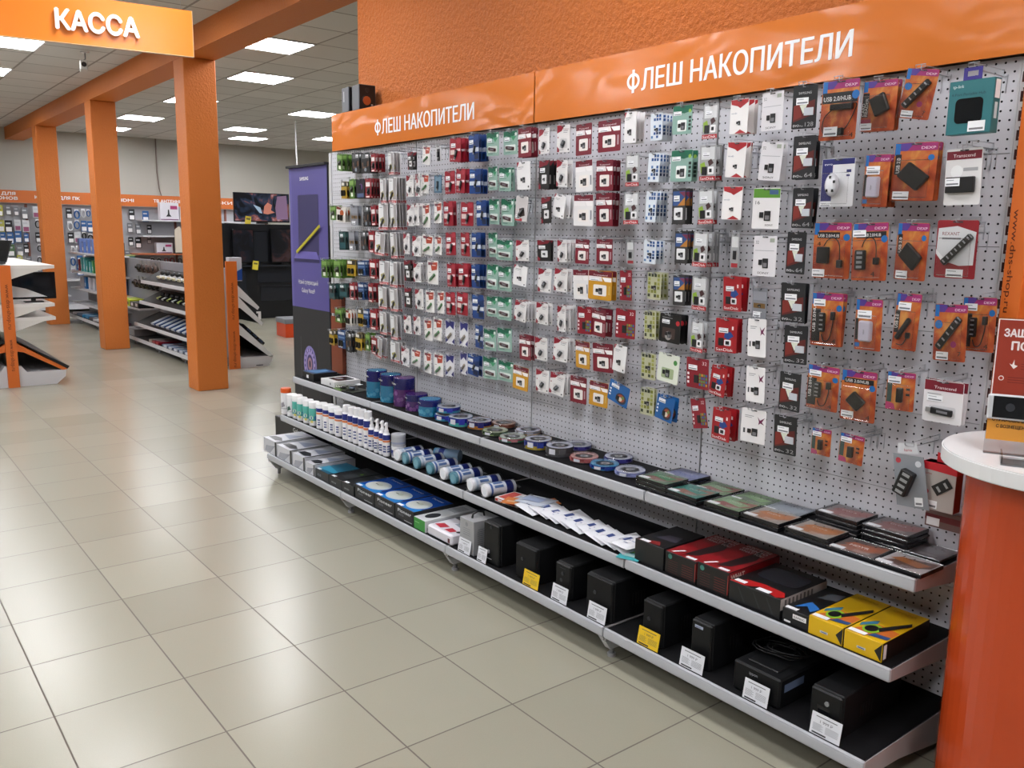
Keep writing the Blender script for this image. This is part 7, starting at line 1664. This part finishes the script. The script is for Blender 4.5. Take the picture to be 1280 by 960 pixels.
for i in range(9):
    c = rg.choice(('#5c6a80', '#2c7ca8', '#c4c4c8', '#3c3c44', '#7c5c70'))
    nm = {'#5c6a80': 'slate', '#2c7ca8': 'blue', '#c4c4c8': 'white', '#3c3c44': 'charcoal', '#7c5c70': 'mauve'}[c]
    b = MB(); b.box(-0.14, -0.1, 0, 0.14, 0.1, 0.04, mat(c, 0.35), 0.004); b.box(-0.1, -0.05, 0.039, 0.02, 0.03, 0.041, mat('#c8ccd4'))
    small('bagged_accessory', '%s flat pack on the far base shelf, %s from the near end' % (nm, ORD[i + 1]), 'pack', (3.222, 13.3 + 0.27 * i, 0.117), b, 'flat packs on the far base shelf', rz=rg.uniform(-.3, .3))
for i in range(11):
    c = rg.choice(('#2a2422', '#3c2c28', '#1c1c20', '#5a4a44'))
    b = MB(); b.box(-0.012, -0.06, -0.16, 0, 0.06, 0, mat('#8c8a88', 0.5)); b.ball((-0.04, 0, -0.09), 0.035, 0.045, 0.05, mat(c, 0.4), 10, 7); b.cyl((-0.05, 0, -0.09), (-0.085, 0, -0.085), 0.02, DK, 10); b.box(-0.05, -0.03, -0.155, -0.012, 0.03, -0.135, mat(c, 0.4))
    small('webcam_pack', 'dark webcam pack hanging on the grey panel, %s from the near end' % ORD[i + 1], 'webcam', (3.387, 11.8 + 0.2 * (i // 2), 1.08 if i % 2 else 0.86), b, 'webcam packs hanging on the gondola panel')
# goods on the right-hand slanted shelves
b = MB(); b.box(-0.17, -0.3, 0, 0.17, 0.3, 0.03, mat('#15171c', 0.2), 0.003)
for k in range(3): b.box(-0.1 + 0.09 * k, -0.301, 0.006, -0.04 + 0.09 * k, -0.3, 0.026, mat('#2c3c5c'))
small('laptop', 'closed dark laptop on the lowest right-hand slanted shelf', 'laptop', (3.41 + 0.27, 9.7, 0.345), b, None, rot=(0, R(43.5), 0))
b = MB(); b.box(-0.1, -0.2, 0, 0.1, 0.2, 0.012, mat('#15161a', 0.2), 0.003); small('tablet', 'dark tablet on the top right-hand slanted shelf', 'tablet', (3.41 + 0.19, 9.6, 0.80), b, None, rot=(0, R(45), 0))
b = MB(); b.box(-0.12, -0.2, 0, 0.12, 0.2, 0.012, mat('#1a1618', 0.2), 0.003); small('tablet', 'dark tablet on the middle right-hand slanted shelf', 'tablet', (3.41 + 0.2, 9.6, 0.655), b, None, rot=(0, R(46.8), 0))
b = MB(); b.box(0, -0.01, 0, 0.03, 0, 0.09, WH); b.box(-0.02, -0.01, 0.07, 0.0, 0, 0.09, WH); small('price_holder', 'white bent price holder on the right-hand slanted shelf end', 'price holder', (3.72, 9.32, 0.53), b, None)
b = MB(); b.box(-0.07, -0.05, 0, 0.07, 0.05, 0.26, mat('#b8bac2', 0.4), 0.003); b.prism([(-0.07, 0.01), (0.07, 0.01), (0.07, 0.14), (0.0, 0.1), (-0.07, 0.16)], -0.052, -0.05, mat('#244c9c', 0.4)); small('leaflet_box', 'white and blue leaflet box atop the display gondola', 'box', (3.515, 9.45, 0.957), b, None)

# ------------------------------------------------------------------ left display gondola
t = thing('display_gondola', 'white and orange display gondola at the left edge of the photo', 'display shelving', (1.28, 9.3, 0), 0)
b = MB(); b.box(-0.05, -0.03, 0, 0.045, 0.0, 1.155, mat('#d46c28', 0.4)); b.text('www.dns-shop.ru', -0.012, 0.98, 0.035, -0.031, mat('#5a2208'), rot=-90, width=0.42); b.text('www.dns-shop.ru', -0.012, 0.46, 0.035, -0.031, mat('#5a2208'), rot=-90, width=0.3); b.build('end_post', t)
b = MB(); b.box(-0.015, 0.0, 0.1, 0.015, 2.4, 1.1, mat('#d9d6d2', 0.5)); b.build('centre_panel', t)
for s in (1, -1):
    b = MB(); b.prism([(s * 0.045, 0.0), (s * 0.37, 0.0), (s * 0.45, 0.07), (s * 0.46, 0.135), (s * 0.12, 0.135), (s * 0.07, 0.2), (s * 0.045, 0.2)], 0.0, 2.4, mat('#cacace', 0.35)); b.build('plinth', t)
    b = MB(); b.prism([(s * 0.045, 0.42), (s * 0.08, 0.42), (s * 0.47, 0.14), (s * 0.43, 0.13), (s * 0.1, 0.33), (s * 0.045, 0.34)], 0.0, 0.02, mat('#cf6a28', 0.4)); b.build('bracket', t)
    b = MB(); b.prism([(s * 0.045, 0.445), (s * 0.49, 0.165), (s * 0.47, 0.14), (s * 0.045, 0.42)], 0.0, 2.3, BLACK); b.build('slanted_shelf', t)
    for z, q in ((1.155, 0.42), (0.79, 0.4), (0.66, 0.4)):
        b = MB(); b.box(s * 0.045, 0, z - 0.03, s * q, 2.3, z, mat('#dcdad8', 0.4)); b.build('flat_shelf', t)
        b = MB(); b.prism([(s * 0.045, z - 0.03), (s * q, z - 0.03), (s * (q - 0.1), z - 0.04), (s * 0.13, z - 0.1), (s * 0.045, z - 0.13)], 0.0, 0.02, mat('#d6d4d0', 0.4)); b.build('bracket', t)
t = thing('laptop', 'open black laptop seen from behind on the top shelf, left edge', 'laptop', (1.2, 9.8, 1.156), R(-75))
b = MB(); b.box(-0.16, -0.11, 0, 0.16, 0.11, 0.018, mat('#202226', 0.3), 0.003); b.build('keyboard_base', t)
b = MB(); b.T = Matrix.Translation((0, 0.11, 0.016)) @ Matrix.Rotation(R(-18), 4, 'X'); b.box(-0.16, 0, 0, 0.16, 0.01, 0.22, mat('#141518', 0.25), 0.003); b.build('screen', t)
t = thing('monitor', 'black monitor with white reflection painted on its screen on the left gondola shelf', 'monitor', (1.535, 9.5, 0.7915), R(0))
b = MB(); b.box(-0.2, -0.01, 0.03, 0.2, 0.015, 0.29, mat('#141416', 0.2), 0.004); b.box(-0.18, -0.0115, 0.045, 0.18, -0.01, 0.275, mat('#1a1c20', 0.06)); b.flat([(-0.18, 0.05), (0.12, 0.05), (-0.06, 0.13), (-0.18, 0.16)], -0.013, mat('#d4d6d8', 0.3)); b.build('display_panel', t)  # pale polygon paints a reflection into the dark screen's colour
b = MB(); b.box(-0.08, -0.05, 0, 0.08, 0.06, 0.01, DK); b.box(-0.02, 0.01, 0.01, 0.02, 0.03, 0.05, DK); b.build('stand', t)
for i, (c, n) in enumerate((('#4c8c4c', 'green'), ('#a02c40', 'crimson'), ('#7c8490', 'grey'))):
    b = MB(); b.box(-0.06, -0.06, 0, 0.06, 0.06, 0.16, mat(c, 0.4), 0.01); b.rect(-0.04, 0.05, 0.03, 0.1, -0.061, WH); small('gadget_box', n + ' small box on the far wall shelf left of the first column', 'box', (2.45 + 0.28 * i, 17.4, 0.58), b, None)

# ------------------------------------------------------------------ television corner
t = thing('media_cabinet', 'large black cabinet wall carrying televisions behind the purple board', 'cabinet', (4.9, 14.4, 0), 0)
BC = mat('#141519', 0.3)
b = MB(); b.box(0, 0.1, 0, 2.6, 0.5, 1.62, BC, 0.005); b.build('body', t)
for k, (x0, x1, z0, z1) in enumerate(((0.8, 1.1, 0.98, 1.5), (0.9, 2.4, 0.62, 0.9), (0.95, 2.4, 0.3, 0.55), (0.05, 0.7, 0.4, 0.85))):
    b = MB(); b.box(x0, 0.09, z0, x1, 0.1, z1, mat('#22242a', 0.15), 0.002); b.box(x0, 0.06, z1 + 0.01, x1, 0.1, z1 + 0.02, mat('#34363c', 0.2)); b.build('door', t)
b = MB(); b.box(0.35, 0.0, 0.9, 2.6, 0.09, 0.93, mat('#2a2c32', 0.2)); b.build('ledge', t)
def tv_material(seed):
    m, nt, bb, out = nodes('television_picture')
    tc = N(nt, 'ShaderNodeTexCoord'); mp = N(nt, 'ShaderNodeMapping'); mp.inputs['Location'].default_value = (seed, 0, seed); nt.links.new(tc.outputs['Object'], mp.inputs[0])
    no = N(nt, 'ShaderNodeTexNoise', i_Scale=3.5, i_Detail=5.0, i_Distortion=1.5); nt.links.new(mp.outputs[0], no.inputs['Vector'])
    cr = N(nt, 'ShaderNodeValToRGB'); cr.color_ramp.elements[0].position = 0.4; cr.color_ramp.elements[0].color = lin('#0c0e14'); cr.color_ramp.elements[1].position = 0.75; cr.color_ramp.elements[1].color = lin('#c8b0c0')
    e = cr.color_ramp.elements.new(0.52); e.color = lin('#2c3a50'); e = cr.color_ramp.elements.new(0.6); e.color = lin('#9a5a50')
    nt.links.new(no.outputs[0], cr.inputs[0]); nt.links.new(cr.outputs[0], bb.inputs['Emission Color']); bb.inputs['Emission Strength'].default_value = 0.6; bb.inputs['Base Color'].default_value = (0.01, 0.01, 0.012, 1); bb.inputs['Roughness'].default_value = 0.15
    return m
def tv(label, x, z, w, h, y, rz, seed, em=0.6):
    t = thing('television', label, 'television', (x, y, z), R(rz), 'televisions in the far corner')
    b = MB(); b.box(0, 0, 0, w, 0.04, h, mat('#121316', 0.2), 0.004); b.build('housing', t)
    b = MB(); m = tv_material(seed); m.node_tree.nodes['Principled BSDF'].inputs['Emission Strength'].default_value = em
    b.rect(0.015, 0.02, w - 0.015, h - 0.012, -0.0015, m)
    if seed == 1:
        b.flat([(w * 0.34, h * 0.6), (w * 0.47, h * 0.5), (w * 0.5, h * 0.3), (w * 0.45, h * 0.32)], -0.003, mat('#8ca0b4', 0.4, emit=0.4)); b.flat([(w * 0.52, h * 0.3), (w * 0.54, h * 0.55), (w * 0.6, h * 0.68), (w * 0.68, h * 0.6), (w * 0.66, h * 0.42), (w * 0.73, h * 0.34), (w * 0.6, h * 0.27)], -0.0035, mat('#b4705e', 0.4, emit=0.4)); b.flat([(w * 0.76, h * 0.1), (w * 0.74, h * 0.5), (w * 0.78, h * 0.9), (w * 0.95, h * 0.94), (w * 0.97, h * 0.12)], -0.003, mat('#7c6280', 0.4, emit=0.3))
    b.build('screen', t)
    b = MB(); b.box(w * 0.4, 0.0, -0.03, w * 0.6, 0.05, 0.0, DK); b.build('stand', t)
tv('large television with colourful picture above the black cabinet', 5.45, 1.655, 0.97, 0.49, 14.55, -3, 1, 0.8)
tv('dark left television under the large lit one', 5.36, 0.965, 0.36, 0.56, 14.41, 0, 3, 0.12)
tv('dark right television partly behind the purple board', 6.03, 0.965, 0.5, 0.58, 14.41, 0, 5, 0.08)
for x, z, y, l in ((5.67, 1.6, 14.53, 'yellow price card hanging from the large television'), (5.72, 0.85, 14.394, 'yellow price card below the dark televisions')):
    b = MB(); b.box(-0.05, 0, 0, 0.05, 0.003, 0.15, mat('#d8c440', 0.4)); b.rect(-0.035, 0.09, 0.035, 0.12, -0.001, mat('#6c6230')); o = b.build('price_card', None, (x, y, z), (0, R(8), 0)); tag(o, l, 'price card')
t = thing('storage_box', 'orange box with grey lid on the floor beside the purple board', 'box', (5.05, 11.65, 0), R(-5))
b = MB(); b.box(0, 0, 0, 0.5, 0.4, 0.2, mat('#d4481c', 0.4), 0.004); b.build('body', t)
b = MB(); b.box(-0.01, -0.01, 0.2, 0.51, 0.41, 0.27, mat('#77797e', 0.4), 0.004); b.build('lid', t)
